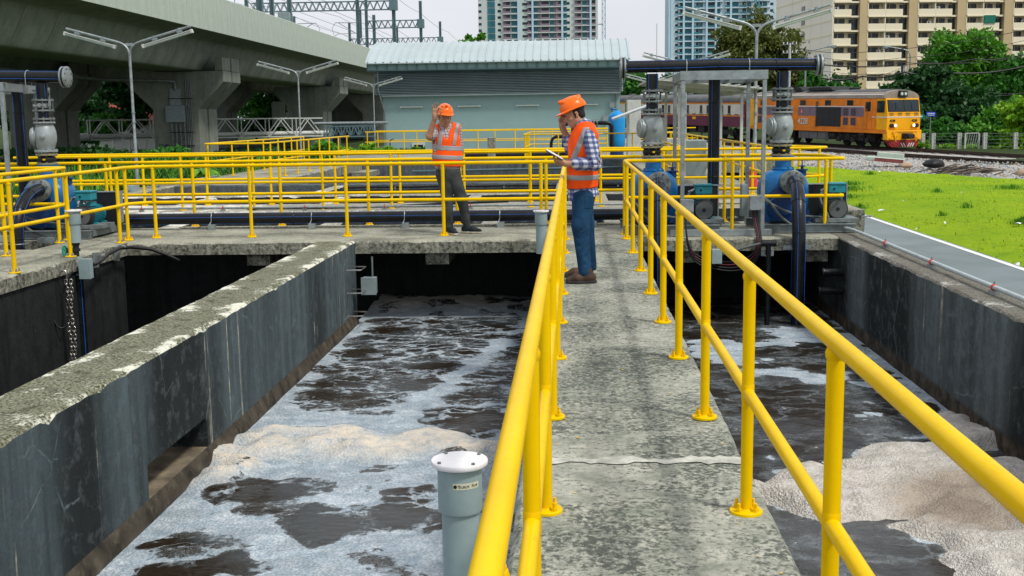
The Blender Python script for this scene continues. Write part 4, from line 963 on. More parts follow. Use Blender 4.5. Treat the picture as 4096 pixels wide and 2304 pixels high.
for aa, ab in zip(rows, rows[1:]):
    r_ = .0797; b.quad((-.41+r_*math.cos(aa),3.88+r_*math.sin(aa),.322),(-.41+r_*math.cos(ab),3.88+r_*math.sin(ab),.322),(-.41+r_*math.cos(ab),3.88+r_*math.sin(ab),.345),(-.41+r_*math.cos(aa),3.88+r_*math.sin(aa),.345))
st_ = put('sticker', b, paint('sticker', (.55,.56,.42), .4, .04), t, 60)
def text(name, s_, size, mat, loc, xdir, updir, par=None, extr=.0005, align='LEFT', bold=0):
    cu = bpy.data.curves.new(name, 'FONT'); cu.body = s_; cu.size = size; cu.extrude = extr; cu.align_x = align; cu.offset = bold; cu.materials.append(mat); cu.resolution_u = 3
    o = bpy.data.objects.new(name, cu); COL.objects.link(o); x = Vector(xdir).normalized(); u = Vector(updir).normalized(); z = x.cross(u)
    m = Matrix((x, u, z)).transposed().to_4x4(); L = Vector(loc)
    if par is not None: L = L - wloc(par); o.parent = par
    m.translation = L; o.matrix_local = m if par is None else m
    return o
M['ink'] = paint('black_lettering', (.012,.012,.014), .5, .1, bump=0)
for i, ch in enumerate('TSURUMI PUMP'):
    aa = a + R(-24+4.6*i); p = Vector((-.41+.0800*math.cos(aa), 3.88+.0800*math.sin(aa), .328)); xd = Vector((-math.sin(aa), math.cos(aa), 0))
    if ch != ' ': text('letter', ch, .0155 if i in (0, 8) else .0125, M['ink'], p, xd, (0,0,1), st_, .0003)
aa = a+R(-30); p = Vector((-.41+.0802*math.cos(aa), 3.88+.0802*math.sin(aa), .3335)); put('logo', MB().lathe([(.0065,0),(.0065,.0004)], p, (math.cos(aa), math.sin(aa), 0), 12), M['ink'], st_)
put('bracket', MB().box(-.35, -.25, 3.80, 3.83, -.06, -.01), M['galv'], t, 0)
probe(-.42, 14.5, .43, 'grey pipe with a white cap standing where the walkway railing meets the cross deck', .16, -.12)
t = probe(-6.08, 13.55, .57, 'grey pipe with a white cap, green handwheel and black shaft on the side deck edge', .155, .17)
px_, py_ = -6.08, 13.55
put('nipple', MB().lathe([(.032,.0),(.032,.06),(.05,.065),(.05,.095),(.036,.10),(.036,.135),(.046,.14),(.046,.17)], (px_,py_,0), n=18), M['black'], t, 40)
put('valve_body', MB().cyl((px_-.10,py_-.03,.075), (px_+.02,py_,.075), .034, n=14), M['black'], t, 40)
hw = put('handwheel', MB().tube([(px_-.125+.0*i, py_-.05+.052*math.cos(i*.5236), .075+.052*math.sin(i*.5236)) for i in range(12)], .009, 6, closed=True), M['green_wheel'], t, 60)
for k in range(6): put('spoke', MB().cyl((px_-.125,py_-.05,.075), (px_-.125,py_-.05+.05*math.cos(k*1.047),.075+.05*math.sin(k*1.047)), .006, n=5), M['green_wheel'], hw)
for k in range(12): put('grip', MB().obox((px_-.125,py_-.05+.058*math.cos(k*.5236),.075+.058*math.sin(k*.5236)), (.016,.016,.016)), M['green_wheel'], hw)
put('coupling', MB().lathe([(.058,-.13),(.068,-.10),(.068,-.06),(.055,-.045),(.055,.0)], (px_,py_,0), n=22), M['pvc'], t, 40)
pp = put('shaft', MB().tube([(px_,py_,-2.3),(px_,py_,-.12)], .060, 18), M['hdpe'], t, 60); stripes(pp, [(px_,py_,-2.3),(px_,py_,-.13)], .0605, 4, .9, .003)
put('strap', MB().lathe([(.061,-.006),(.064,-.005),(.064,.005),(.061,.006)], (px_,py_,-.22), n=18), M['galv'], t, 40)
put('bracket', MB().box(px_-.14, px_-.05, py_-.02, py_+.02, -.24, -.19), M['galv'], t, 0)
t = thing('junction_box', 'grey junction box beside the capped pipe on the side deck edge', 'box', (-5.94, 13.45, -.3))
put('box', MB().box(-6.0, -5.86, 13.42, 13.50, -.26, -.02), M['pvc'], t, 0, .005); put('cover', MB().box(-6.003, -5.857, 13.403, 13.418, -.263, -.017), M['pvc'], t, 0, .003)
t = thing('power_cable', 'thick black cable clipped along the deck edge from the left junction box', 'cable', (-5.86, 13.5, -.12))
put('cable', MB().tube([(-5.86,13.5,-.10),(-5.88,13.75,-.09),(-5.92,14.1,-.04),(-5.93,14.5,-.01),(-5.90,14.8,-.03),(-5.7,15.0,-.08),(-5.5,15.02,-.16),(-5.35,15.1,-.25)], .024, 10), M['cable'], t, 60)
for y in (13.95, 14.62):
    put('clip', MB().lathe([(.027,-.01),(.03,-.008),(.03,.008),(.027,.01)], (-5.925,y,-.045 if y < 14.3 else -.012), (0,1,0), 12), M['galv'], t, 40)
    put('bracket', MB().box(-6.045, -5.99, y-.03, y+.03, -.19, .0), M['galv'], t, 0)
o = put('cable', MB().tube(bez((-6.1,13.45,-.07),(-6.4,13.2,.10),(-6.15,12.9,-.15),(-6.12,12.85,-.55),10)+bez((-6.12,12.85,-.55),(-6.05,12.8,-.9),(-5.9,12.9,-.8),(-5.95,12.95,-.45),8)[1:]+bez((-5.95,12.95,-.45),(-6.0,13.0,-.2),(-6.02,13.1,-.18),(-6.03,13.3,-.16),5)[1:], .013, 8), M['cable'], None, 60); tag(o, 'loop of black cable hanging off the side deck next to the chain', 'cable')
t = thing('chain', 'steel chain hanging from a hook on the side deck into the dark tank', 'chain', (-5.98, 12.95, -.1))
put('hook', MB().tube(bez((-6.04,12.95,-.16),(-5.98,12.95,-.04),(-5.92,12.95,-.1),(-5.96,12.95,-.2),10), .010, 6), M['chrome'], t, 60)
lk = MB(); lk.tube([(.0165*math.cos(a_)*1.0, 0, .021*math.sin(a_)+(.012 if math.sin(a_) > 0 else -.012)) for a_ in [2*math.pi*i/12 for i in range(12)]], .0062, 6, closed=True); lme = lk.mesh('link', M['chrome'], 60)
for k in range(52):
    row = k % 2; i = k//2
    o = put('link', lme, None, t); o.location = (.02+(.05 if row else 0)+.012*math.sin(i*.5+row), 0, -.13-.047*i); o.rotation_euler = (0, 0, R(90*(i % 2)+20))
# rungs, small box, conduits
for k, z in enumerate((-.31, -.61, -.91)):
    o = put('ladder_rung', MB().tube([(-2.95,14.40,z),(-2.74,14.42,z),(-2.74,14.76,z),(-2.95,14.78,z)], .009, 6), M['chrome'], None, 60); tag(o, 'bent steel rung on the divider wall, ' + ['uppermost of the three', 'middle one of the three', 'lowest, just above the foam'][k], 'rung', 'ladder rungs on the divider wall')
t = thing('switch_box', 'grey box hanging under the cross deck by the divider wall rungs', 'box', (-2.7, 14.75, -.66)); put('box', MB().box(-2.79, -2.61, 14.7, 14.84, -.67, -.45), M['grey_paint'], t, 0, .006); put('lid', MB().box(-2.80, -2.60, 14.68, 14.698, -.675, -.445), M['grey_paint'], t, 0, .004); put('conduit', MB().tube([(-2.66,14.78,-.45),(-2.66,14.78,-.18)], .012, 8), M['galv_dark'], t)
M['palepipe'] = paint('pale_conduit', (.42,.49,.50), .4, .1, 8)
def conduit(label, pts, clamps, r=.019, mat='galv', block=True, cl='red'):
    t = thing('conduit', label, 'conduit', pts[0]); put('tube', MB().tube(pts, r, 10), M[mat], t, 60)
    d = (Vector(pts[1])-Vector(pts[0])).normalized(); w = d.cross(Vector((0,0,1)))
    for c in clamps:
        c = Vector(c); k = put('clamp', MB().lathe([(r+.003,-.012),(r+.008,-.01),(r+.008,.01),(r+.003,.012)], c, d, 12), M[cl], t, 40)
        put('bolt', MB().cyl(c+Vector((0,0,r)), c+Vector((0,0,r+.03)), .006, n=6), M['bolt'], k)
        if block: put('block', MB().obox((c.x,c.y,c.z-r-.022), (.075,.075,.036)), M['galv'], t, 0)
    return t
conduit('long grey conduit on red clamps along the right tank wall beside the road', [(3.69,2,.062),(3.70,9,.062),(3.71,15.3,.062),(3.55,16.1,.08)], [(3.70,y,.062) for y in (4.9,6.6,8.4,10.17,11.95,13.73)], .022, 'palepipe')
t = thing('junction_box', 'pale junction box on the right tank wall at the picture edge', 'box', (3.74, 8.72, .04)); put('box', MB().box(3.66, 3.80, 8.62, 8.80, .003, .10), M['pvc'], t, 0, .006); put('lid', MB().box(3.655, 3.805, 8.615, 8.805, .102, .114), M['pvc'], t, 0, .003)
conduit('grey conduit on red clamps along the front of the second deck', [(-10,20.32,.06),(3.6,20.32,.06)], [(x,20.32,.06) for x in (-7.85,-6.35,-4.85,-3.4,-1.85,-.3,2.55)])
o = put('hose', MB().tube([(-5.95,20.5,.035),(-4.6,20.55,.03),(-3.2,20.6,.04),(-2.5,20.8,.06),(-1.2,20.9,.09)], .024, 8), M['cable'], None, 60); tag(o, 'thin black hose lying on the second deck', 'hose')
conduit('grey conduit on the left edge wall beside the rough grass', [(-10.42,21,.05),(-10.42,33,.05)], [(-10.42,y,.05) for y in (24,26,28.2,30.4)], cl='galv')
t = thing('junction_box', 'grey junction box on the wall beside the rough grass', 'box', (-10.42,26.6,.05)); put('box', MB().box(-10.5,-10.34,26.3,26.6,.0,.16), M['pvc'], t, 0, .005)
t = thing('cable_bundle', 'bundle of black cables clipped in rows along the dark tank wall', 'cable bundle', (-6, 28.66, -.2))
for k in range(5): put('cable', MB().tube([(-8.0,28.64,-.42+.01*k),(-7.0,28.64,-.30-.02*k),(-6.1,28.64,-.10-.085*k)]+[(x,28.64,-.07-.085*k-.015*abs(math.sin(x*1.9))) for x in [-5.5+.5*i for i in range(16)]], .026, 6), M['cable'], t, 60)
for x in (-5.95,-4.5,-3.1,-1.75,-.4,1.1):
    for k in range(4): put('clip', MB().box(x-.02, x+.02, 28.585, 28.61, -.14-.085*k, -.08-.085*k), M['galv'], t, 0)
t = thing('water_pipe', 'thin dark pipe running along the far tank wall above the water', 'pipe', (-5, 43.6, -.35)); put('pipe', MB().tube([(-6.2,43.7,-.9),(-6.2,43.7,-.38),(2.2,43.7,-.30)], .045, 8), M['gutter'], t, 60)
conduit('grey conduit along the top of the far tank wall', [(-10,44.2,.06),(3.5,44.2,.06)], [(x,44.2,.06) for x in (-8,-5.8,-3.6,-1.4)], .025)

# ---------------------------------------------------------------- twin-armed lamp posts
def lamp(x, y, zb, label):
    t = thing('lamp_post', label, 'lamp post', (x, y, zb), 'twin armed lamp posts')
    put('pole', MB().tube([(x,y,zb),(x,y,1.2),(x,y,1.22),(x,y,3.26)], [.042,.042,.034,.034], 12), M['galv'], t, 60)
    for z in (1.62, 1.86): put('collar', MB().lathe([(.036,-.012),(.05,-.01),(.05,.01),(.036,.012)], (x,y,z), n=12), M['galv'], t, 40)
    put('gusset', MB().box(x-.10, x+.10, y-.006, y+.006, 3.45, 3.52), M['galv'], t, 0)
    for s_ in (-1, 1):
        P = [(x+s_*.0,y,3.22)]+bez((x+s_*.004,y,3.26),(x+s_*.03,y,3.42),(x+s_*.12,y,3.50),(x+s_*.30,y,3.555),6)+[(x+s_*1.53,y,3.89)]
        put('arm', MB().tube(P, .030, 10), M['galv'], t, 60)
        a, b_ = Vector((x+s_*.33,y,3.455)), Vector((x+s_*1.57,y,3.80)); d = (b_-a).normalized(); up = Vector((-s_*d.z, 0, abs(d.x)))
        L = put('lamp', MB().bar(a, b_, .10, .022, up), M['offwhite'], t, 0, .004)
        put('cover', MB().tube([a-up*.034+d*.03, b_-up*.034-d*.03], .036, 10), M['lens'], L, 60)
        for q in (a+d*.02, b_-d*.02): put('end_cap', MB().obox(q-up*.022, (.05,.115,.09), Matrix((d, (0,1,0), up)).transposed()), M['offwhite'], L, 0)
        for f in (.26, .76):
            c = a+(b_-a)*f; put('clip', MB().obox(c+up*.055, (.12,.07,.05), Matrix((d, (0,1,0), up)).transposed()), M['grey_paint'], L, 0)
            put('clamp', MB().obox(c+up*.10, (.045,.075,.075), Matrix((d, (0,1,0), up)).transposed()), M['grey_paint'], L, 0)
    return t
lamp(-10.72, 27.6, -.5, 'tall twin-armed lamp post on the grass, closest on the viaduct side')
lamp(-10.6, 44.2, -.5, 'twin-armed lamp post beside the left walkway, in front of the second pier')
lamp(-10.75, 61.8, -.1, 'twin-armed lamp post at the left corner of the metal shed')
lamp(3.93, 25.2, -.3, 'twin-armed lamp post rising behind the right header pipe')
lamp(4.1, 42.5, -.3, 'twin-armed lamp post behind the header pipe, over the tower gap')
lamp(4.3, 63, -.3, 'twin-armed lamp post just right of the shed, half hidden by the header flange')
# ---------------------------------------------------------------- elevated railway viaducts
def via_section(dx):
    c = -23.8
    half = [(1.45,4.70),(1.52,4.76),(1.60,4.95),(2.16,6.02),(2.26,6.20),(2.42,6.30),(3.1,6.42),(4.13,6.53),(4.13,6.68)]
    Rr = [(c+dx+x, z) for x, z in half]; Lr = [(c+dx-x, z) for x, z in reversed(half)]
    return [(c+dx-1.35, 4.66), (c+dx+1.35, 4.66)] + Rr + Lr
def viaduct(dx, y0, y1, label):
    t = thing('viaduct', label, 'viaduct', (-23.8+dx, y0, 0), 'elevated railway viaducts')
    sec = via_section(dx); L = Vector(t.location); seg = MB(); seg.prism([(x-L.x, 0, z) for x, z in sec], (0,.02,0), (0,2.98,0)); sme = seg.mesh('deck_segment', M['girder'], 30)
    core = MB(); cs = [((x-(-23.8+dx))*.985+(-23.8+dx), (z-5.7)*.975+5.7) for x, z in sec]; core.prism([(x, 0, z) for x, z in cs], (0,y0,0), (0,y1,0)); put('core', core, M['pier'], t, 30)
    pan = MB(); xo = -23.8+dx+4.13-L.x
    pan.prism([(xo,0,6.50),(xo+.06,0,6.50),(xo+.06,0,8.42),(xo+.0,0,8.47),(xo-.20,0,8.47),(xo-.20,0,6.60),(xo,0,6.60)], (0,.01,0), (0,2.485,0)); pme = pan.mesh('parapet_panel', M['parapet'], 30)
    k = 0
    while y0+3*k < y1: o = put('deck_segment', sme, None, t); o.location = (0, 3*k, 0); k += 1
    k = 0
    while y0+2.5*k < y1: o = put('parapet_panel', pme, None, t); o.location = (0, 2.5*k, 0); k += 1
    b = MB(); b.box(-23.8+dx-4.2, -23.8+dx-4.0, y0, y1, 6.5, 8.47); put('far_parapet', b, M['parapet'], t, 0)
    return t
viaduct(0, 21.0, 201, 'concrete elevated railway viaduct with a tall pale parapet, nearest the tanks')
viaduct(-8.9, 30.0, 201, 'second concrete viaduct running close behind the nearest one')
def pier(dx, yc, label, nibs=True):
    t = thing('viaduct_pier', label, 'pier', (-23.8+dx, yc, -1), 'flared viaduct piers')
    P = [(-25.2,-1.2),(-22.4,-1.2),(-22.4,2.40),(-20.8,3.98),(-20.8,4.62),(-26.8,4.62),(-26.8,3.98),(-25.2,2.40)]
    for a, b_ in ((-1.75,-.14),(.14,1.75)):
        b = MB(); b.prism([(x+dx,0,z) for x, z in P], (0,yc+a,0), (0,yc+b_,0)); put('column_half', b, M['pier'], t, 0, .03)
        if nibs:
            b = MB(); b.box(-21.3+dx, -20.84+dx, yc+a+.02, yc+b_-.02, 4.64, 5.42); put('nib', b, M['pier'], t, 0, .02)
    b = MB(); b.prism([((x+23.8)*.93-23.8+dx,0,z) for x, z in P], (0,yc-.14,0), (0,yc+.14,0)); put('core', b, M['deep'], t, 0)
    return t
pier(0, 69.75, 'flared concrete pier with an electrical box and conduits on its front')
pier(0, 104.2, 'flared concrete pier beside the second lamp post')
pier(0, 138.5, 'flared concrete pier nearest the left end of the metal shed')
pier(-8.9, 69.75, 'flared concrete pier behind the black pipes at the left picture edge')
pier(-8.9, 104.2, 'flared concrete pier in the dark behind the pier with the electrical box')
pier(-8.9, 138.5, 'flared concrete pier deep in the shade, seen past the second lamp post')
t = thing('electrical_box', 'grey electrical box with conduits fixed on the front of the nearest viaduct pier', 'box', (-23.8, 67.9, 1.6))
put('box', MB().box(-24.35, -23.2, 67.72, 67.98, 1.62, 2.60), M['grey_paint'], t, 0, .02); put('panel', MB().box(-24.1, -23.45, 67.9, 67.985, 2.62, 3.6), M['grey_paint'], t, 0, .01)
for k in range(4): put('conduit', MB().cyl((-24.05+.26*k, 67.9, -.9), (-24.05+.26*k, 67.9, 1.61), .045, n=8), M['galv_dark'], t)
for k in range(4): put('conduit', MB().cyl((-23.1+.10*k, 67.92, -.9), (-23.1+.10*k, 67.92, 4.2), .028, n=8), M['galv_dark'], t)
for z in (.2, 1.0, 3.0): put('tie_bar', MB().box(-24.2, -22.7, 67.86, 67.885, z, z+.05), M['black'], t, 0)
gr = text('graffiti', 'FR', .78, paint('blue_spray_paint', (.012,.025,.10), .6, .2), (-25.0, 67.985, -.22), (1,0,.02), (0,0,1), None, .002)
tag(gr, 'dark blue spray painted letters FR low on the nearest pier', 'graffiti')
t = thing('service_pipe', 'grey service pipe slung under the far viaduct deck', 'pipe', (-27.9, 45, 4.4)); put('pipe', MB().tube([(-28.1,45,4.45),(-27.6,66,4.15),(-24.6,67.6,4.1),(-23.75,67.85,4.0),(-23.7,67.9,3.5)], .09, 10), M['galv_dark'], t, 60)
o = put('board', MB().box(-26.6, -25.45, 100.6, 100.75, 1.1, 3.3), M['pier'], None, 0); tag(o, 'pale grey board standing against the second pier', 'board')
b = MB(); b.box(-36, -13, 143, 143.6, -1, 6.6); o = put('retaining_wall', b, M['pier'], None, 0); tag(o, 'dark concrete wall closing the space under the viaduct beside the shed', 'wall')

def truss(label, a, b_, h, n, mat, w=.07, pipe=None, name='pipe_bridge', cat='pipe bridge', legs=(), dep=.8):
    """lattice beam from a to b_ of height h, with two faces"""
    t = thing(name, label, cat, a); a, b_ = Vector(a), Vector(b_); d = (b_-a); L = d.length; d.normalize(); s_ = d.cross(Vector((0,0,1))).normalized()
    for q in (-dep/2, dep/2):
        o = s_*q
        put('chord', MB().bar(a+o, b_+o, w), mat, t, 0); put('chord', MB().bar(a+o+Vector((0,0,h)), b_+o+Vector((0,0,h)), w), mat, t, 0)
        for k in range(n):
            p0 = a+d*(L*k/n)+o; p1 = a+d*(L*(k+1)/n)+o; m_ = (p0+p1)/2
            put('brace', MB().bar(p0, m_+Vector((0,0,h)), w*.7), mat, t, 0); put('brace', MB().bar(m_+Vector((0,0,h)), p1, w*.7), mat, t, 0)
            if pipe: put('upright', MB().bar(p0, p0+Vector((0,0,h)), w*.7), mat, t, 0)
    if pipe: put('pipe', MB().tube([a+Vector((0,0,pipe[1]))-d*.6, b_+Vector((0,0,pipe[1]))+d*.6], pipe[0], 12), M['offwhite'] if mat is M['offwhite'] else M['galv'], t, 60)
    for p in legs: put('leg', MB().bar(Vector(p), (p[0], p[1], -1), w*1.6), mat, t, 0)
    return t
truss('white lattice pipe bridge under the viaduct behind the nearest pier', (-33.5,78,.5), (-19.5,88,.45), 1.35, 8, M['offwhite'], .09, (.17,.22))
b = MB(); b.tube([(-33.4,77.6,.7),(-34.3,77,.68),(-34.9,76.5,.4),(-35.1,76.3,-.4)], .27, 12); o = put('pipe_bend', b, M['offwhite'], None, 60); tag(o, 'white pipe elbow dropping to the ground at the end of the pipe bridge', 'pipe')
truss('grey green pipe bridge meeting the left wall of the metal shed', (-13.6,62.6,.72), (-10.75,62.6,.72), .56, 6, M['gutter'], .07, (.085,.72), legs=((-13.3,62.6,.7),(-12.9,62.9,.7)))
b = MB(); b.tube([(-13.4,62.6,1.44)]+arc((-13.4,62.6,1.14), .3, 90, 180, 6)+[(-13.7,62.6,-.5)], .085, 10); o = put('pipe_bend', b, M['galv'], None, 60); tag(o, 'grey pipe bending down at the left end of the pipe bridge by the shed', 'pipe')

# overhead line gantries on the viaducts
def mast(par, x, y, z0, z1, w=.30):
    b = MB()
    for sx in (-1, 1): b.box(x+sx*w/2-.02, x+sx*w/2+.02, y-w/2, y+w/2, z0, z1)
    b.box(x-w/2+.02, x+w/2-.02, y-.015, y+.015, z0, z1); put('mast', b, M['gutter'], par, 0)
def cantilever(par, x, y, z, s_):
    g_ = M['galv_dark']
    put('bracket_arm', MB().tube([(x,y,z),(x+s_*2.9,y,z+.05)], .04, 6), g_, par, 60); put('bracket_arm', MB().tube([(x,y,z-1.5),(x+s_*2.5,y,z+.0)], .04, 6), g_, par, 60)
    put('bracket_arm', MB().tube([(x+s_*.7,y,z-1.15),(x+s_*2.6,y,z-1.2),(x+s_*3.2,y,z-1.5)], .03, 6), g_, par, 60); put('bracket_arm', MB().tube([(x+s_*2.9,y,z+.05),(x+s_*3.3,y,z-.6),(x+s_*3.1,y,z-1.3)], .025, 6), g_, par, 60)
def gantry(label, y, xl, xr, zt, h, masts, drop=(), n=12, tops=None):
    t = truss(label, (xl,y,zt), (xr,y,zt), h, n, M['gutter'], .10, None, 'line_gantry', 'gantry', (), .45)
    t['group'] = 'overhead line gantries'
    for i, x in enumerate(masts): mast(t, x, y, 6.6, tops[i] if tops else zt+h+2.4, .34)
    for x in masts[-1:]: put('joint_box', MB().box(x-.45, x+.45, y-.4, y+.4, zt-.1, zt+h+.1), M['gutter'], t, 0)
    for x, s_ in drop:
        mast(t, x, y, zt-3.1, zt, .2); cantilever(t, x, y, zt-1.4, s_)
    return t
gantry('nearest overhead line gantry with a long lattice beam above the viaduct', 131, -36.4, -20.0, 13.9, .95, (-37,-24.3,-20.2), ((-32,1),(-24.0,-1)), 20, (19,19,19))
gantry('middle overhead line gantry with a short lattice beam', 155, -27.6, -20.2, 13.75, .95, (-27.6,-26.6,-20.3), ((-23.5,-1),), 9, (18.2,15.5,17.2))
gantry('farthest overhead line gantry, low above the shed roof', 189, -36.6, -21.4, 13.8, .95, (-36.5,-21.6), ((-31,1),(-25,-1)), 18, (17.4,17.3))
for k, (x, y, w, lab) in enumerate([(-20.2,74.6,.36,'thick grey overhead line mast cut off by the top of the picture, leftmost'),(-20.2,77.6,.24,'slimmer overhead line mast beside the thick one'),(-20.2,82.5,.26,'overhead line mast with a transformer box at its foot')]):
    t = thing('line_mast', lab, 'mast', (x, y, 7), 'overhead line masts by the parapet'); mast(t, x, y, 6.7, 16, w)
    if k == 0: cantilever(t, x, y, 9.9, -.5)
    if k == 2: put('transformer_box', MB().box(x-.75, x+.1, y-.5, y+.5, 8.45, 9.25), M['grey_paint'], t, 0, .03)
for k, (x, y, zt) in enumerate([(-28.5,118,12.2),(-26,205,15.0),(-20.4,220,13.2)]):
    t = thing('line_mast', ['lone overhead line mast standing behind the parapet, left of the gantries','thin far mast behind the farthest gantry','small mast top peeping over the shed roof'][k], 'mast', (x, y, 7)); mast(t, x, y, 6.7, zt, .26)
    if k == 0: cantilever(t, x, y, zt-.3, -1)
for k, (x, z) in enumerate([(-31,13.1),(-31,12.0),(-26.4,13.2),(-26.4,12.1),(-23.2,13.3),(-23.2,12.2),(-20.3,15.6),(-35,14.6)]):
    P = []
    for a, b_ in ((60,131),(131,155),(155,189),(189,240)):
        for i in range(8): P.append((x, a+(b_-a)*i/8, z-.9*math.sin(math.pi*i/8)*((b_-a)/60)**1.2*(.7 if k % 2 == 0 else .1)))
    o = put('overhead_wire', MB().tube(P, .022, 5), M['galv_dark'], None, 60); tag(o, ['lowest contact wire over the far viaduct track','carrier wire just below the far track gantry beam','contact wire over the near track of the first viaduct','carrier wire along the near track below the gantry beam','wire strung nearest the parapet at gantry height','wire below the one nearest the parapet','topmost wire running over the mast heads','high wire on the far side of the gantries'][k], 'wire', 'overhead railway wires')

# ---------------------------------------------------------------- metal shed
t = thing('metal_shed', 'long grey shed with a curved pale metal roof and louvred upper wall', 'shed', (-4, 64, -.3))
put('wall', MB().box(-10.6, 2.55, 64, 74, -.6, 4.4), M['clad'], t, 0)
for k in range(13):
    z = 2.97+.089*k
    b = MB(); b.prism([(-10.98,63.60,z),(-10.98,63.54,z+.004),(-10.98,63.54,z+.012),(-10.98,63.74,z+.062),(-10.98,63.76,z+.056)], (0,0,0), (13.7,0,0)); put('louver_slat', b, M['louver'], t, 0)
put('louver_back', MB().box(-10.9, 2.68, 63.8, 63.99, 2.92, 4.3), M['gutter'], t, 0)
put('trim', MB().box(-10.62, 2.58, 63.62, 63.8, 2.86, 2.94), M['louver'], t, 0)
for i in range(5): put('louver_end', MB().box(-11.0, -10.985, 63.6, 66, 2.98+.25*i, 3.2+.25*i), M['louver'], t, 0)
put('gutter', MB().box(-11.3, 3.0, 63.05, 63.4, 4.24, 4.30), M['gutter'], t, 0); put('gutter', MB().box(-11.3, 3.0, 63.05, 63.4, 4.60, 4.70), M['gutter'], t, 0)
put('gutter_back', MB().box(-11.28, 2.98, 63.14, 63.38, 4.302, 4.598), M['clad'], t, 0)
for i in range(27): put('gutter_strap', MB().box(-11.3+.5485*i, -11.26+.5485*i, 63.03, 63.138, 4.302, 4.598), M['gutter'], t, 0)
RR, yc_ = 8.8, 67.5; zc_ = 6.0-RR
roofp = [(yc_+RR*math.sin(R(a)), zc_+RR*math.cos(R(a))) for a in [-32+2*i for i in range(33)]]
b = MB(); n = len(roofp); b.v = [(x, y, z) for x in (-11.35, 3.1) for y, z in roofp]; b.f = [(i, i+1, n+i+1, n+i) for i in range(n-1)]
b.v += [(x, y, z-.05) for x in (-11.35, 3.1) for y, z in roofp]; b.f += [(2*n+i, 3*n+i, 3*n+i+1, 2*n+i+1) for i in range(n-1)]; b.f += [(0, n, 3*n, 2*n), (i for i in ()) and (0,0,0)] if False else [(0, n, 3*n, 2*n)]
b.f += [(e*n+i, 2*n+e*n+i, 2*n+e*n+i+1, e*n+i+1) for e in (0, 1) for i in range(n-1)]
put('roof', b, M['roofmetal'], t, 30)
for k in range(34):
    x = -11.2+.4305*k; b = MB()
    for y, z in roofp:
        s_, c_ = (y-yc_)/RR, (z-zc_)/RR
        b.v += [(x-.05,y,z), (x-.025,y+s_*.06,z+c_*.06), (x+.025,y+s_*.06,z+c_*.06), (x+.05,y,z)]
    m_ = len(roofp); b.f = [(4*i+j, 4*i+4+j, 4*i+5+j, 4*i+1+j) for i in range(m_-1) for j in range(3)] + [(0,1,2,3)]
    put('roof_rib', b, M['roofmetal'], t, 30)
for k, x in enumerate((-9.02,-5.78,-2.54,.70)):
    L = thing('wall_lamp', 'fluorescent batten lamp on the shed wall, ' + ['nearest the viaduct', 'just right of the waving worker\'s helmet', 'third from the viaduct side', 'behind the other worker\'s helmet'][k], 'wall lamp', (x, 63.97, 2.29), 'batten lamps on the shed wall')
    put('body', MB().box(x-.62, x+.62, 63.91, 63.99, 2.235, 2.315), M['offwhite'], L, 0, .01); put('cover', MB().tube([(x-.6,63.90,2.275),(x+.6,63.90,2.275)], .034, 8), M['lens'], L, 60)
    for s_ in (-1, 1): put('end_cap', MB().box(x+s_*.60-.035, x+s_*.60+.035, 63.87, 63.905, 2.23, 2.32), M['offwhite'], L, 0)
t2 = thing('hatch', 'white framed hatch low on the shed wall', 'hatch', (-8.7, 63.95, -.2)); put('frame', MB().box(-9.05, -8.30, 63.94, 63.99, -.6, .32), M['offwhite'], t2, 0); put('pane', MB().box(-8.92, -8.42, 63.925, 63.938, -.6, .19), M['darkgap'], t2, 0)
t2 = thing('drainpipe', 'grey drainpipe at the left corner of the shed', 'pipe', (-10.75, 63.4, 4.2)); put('pipe', MB().tube([(-10.75,63.3,4.25),(-10.75,63.3,3.2),(-10.55,63.8,2.2),(-10.5,63.85,1.9),(-10.5,63.85,-.5)], .045, 8), M['galv_dark'], t2, 60)
t2 = thing('drainpipe', 'grey drainpipe at the right corner of the shed', 'pipe', (2.75, 63.4, 4.2)); put('pipe', MB().tube([(2.8,63.3,4.25),(2.78,63.3,3.5),(2.35,63.85,2.85),(2.32,63.85,2.5),(2.32,63.85,1.9)], .045, 8), M['galv_dark'], t2, 60)
for k, (x, z) in enumerate([(2.12,2.25),(1.75,1.5)]):
    t2 = thing('meter_box', ['upper grey meter box on the shed wall above the blue vessel', 'lower grey meter box on the shed wall beside the blue vessel'][k], 'box', (x, 63.9, z)); put('box', MB().box(x-.13, x+.13, 63.84, 63.99, z-.16, z+.16), M['grey_paint'], t2, 0, .01); put('lid', MB().box(x-.14, x+.14, 63.822, 63.838, z-.17, z+.17), M['grey_paint'], t2, 0)
    put('conduit', MB().tube([(x,63.93,z-.16),(x,63.93,z-.6)], .025, 6), M['galv_dark'], t2)
t2 = thing('tap', 'dark standpipe tap in front of the shed wall', 'tap', (-9.4, 58.5, 0)); put('pipe', MB().tube([(-9.4,58.5,-.3),(-9.4,58.5,.55),(-9.2,58.5,.62)], .03, 6), M['black'], t2, 60)
t2 = thing('bollard_post', 'stained concrete post before the black pipework', 'post', (-3.2, 45.5, 0)); put('post', MB().box(-3.4, -3.1, 45.3, 45.6, -.1, .85), M['slab'], t2, 0, .02)

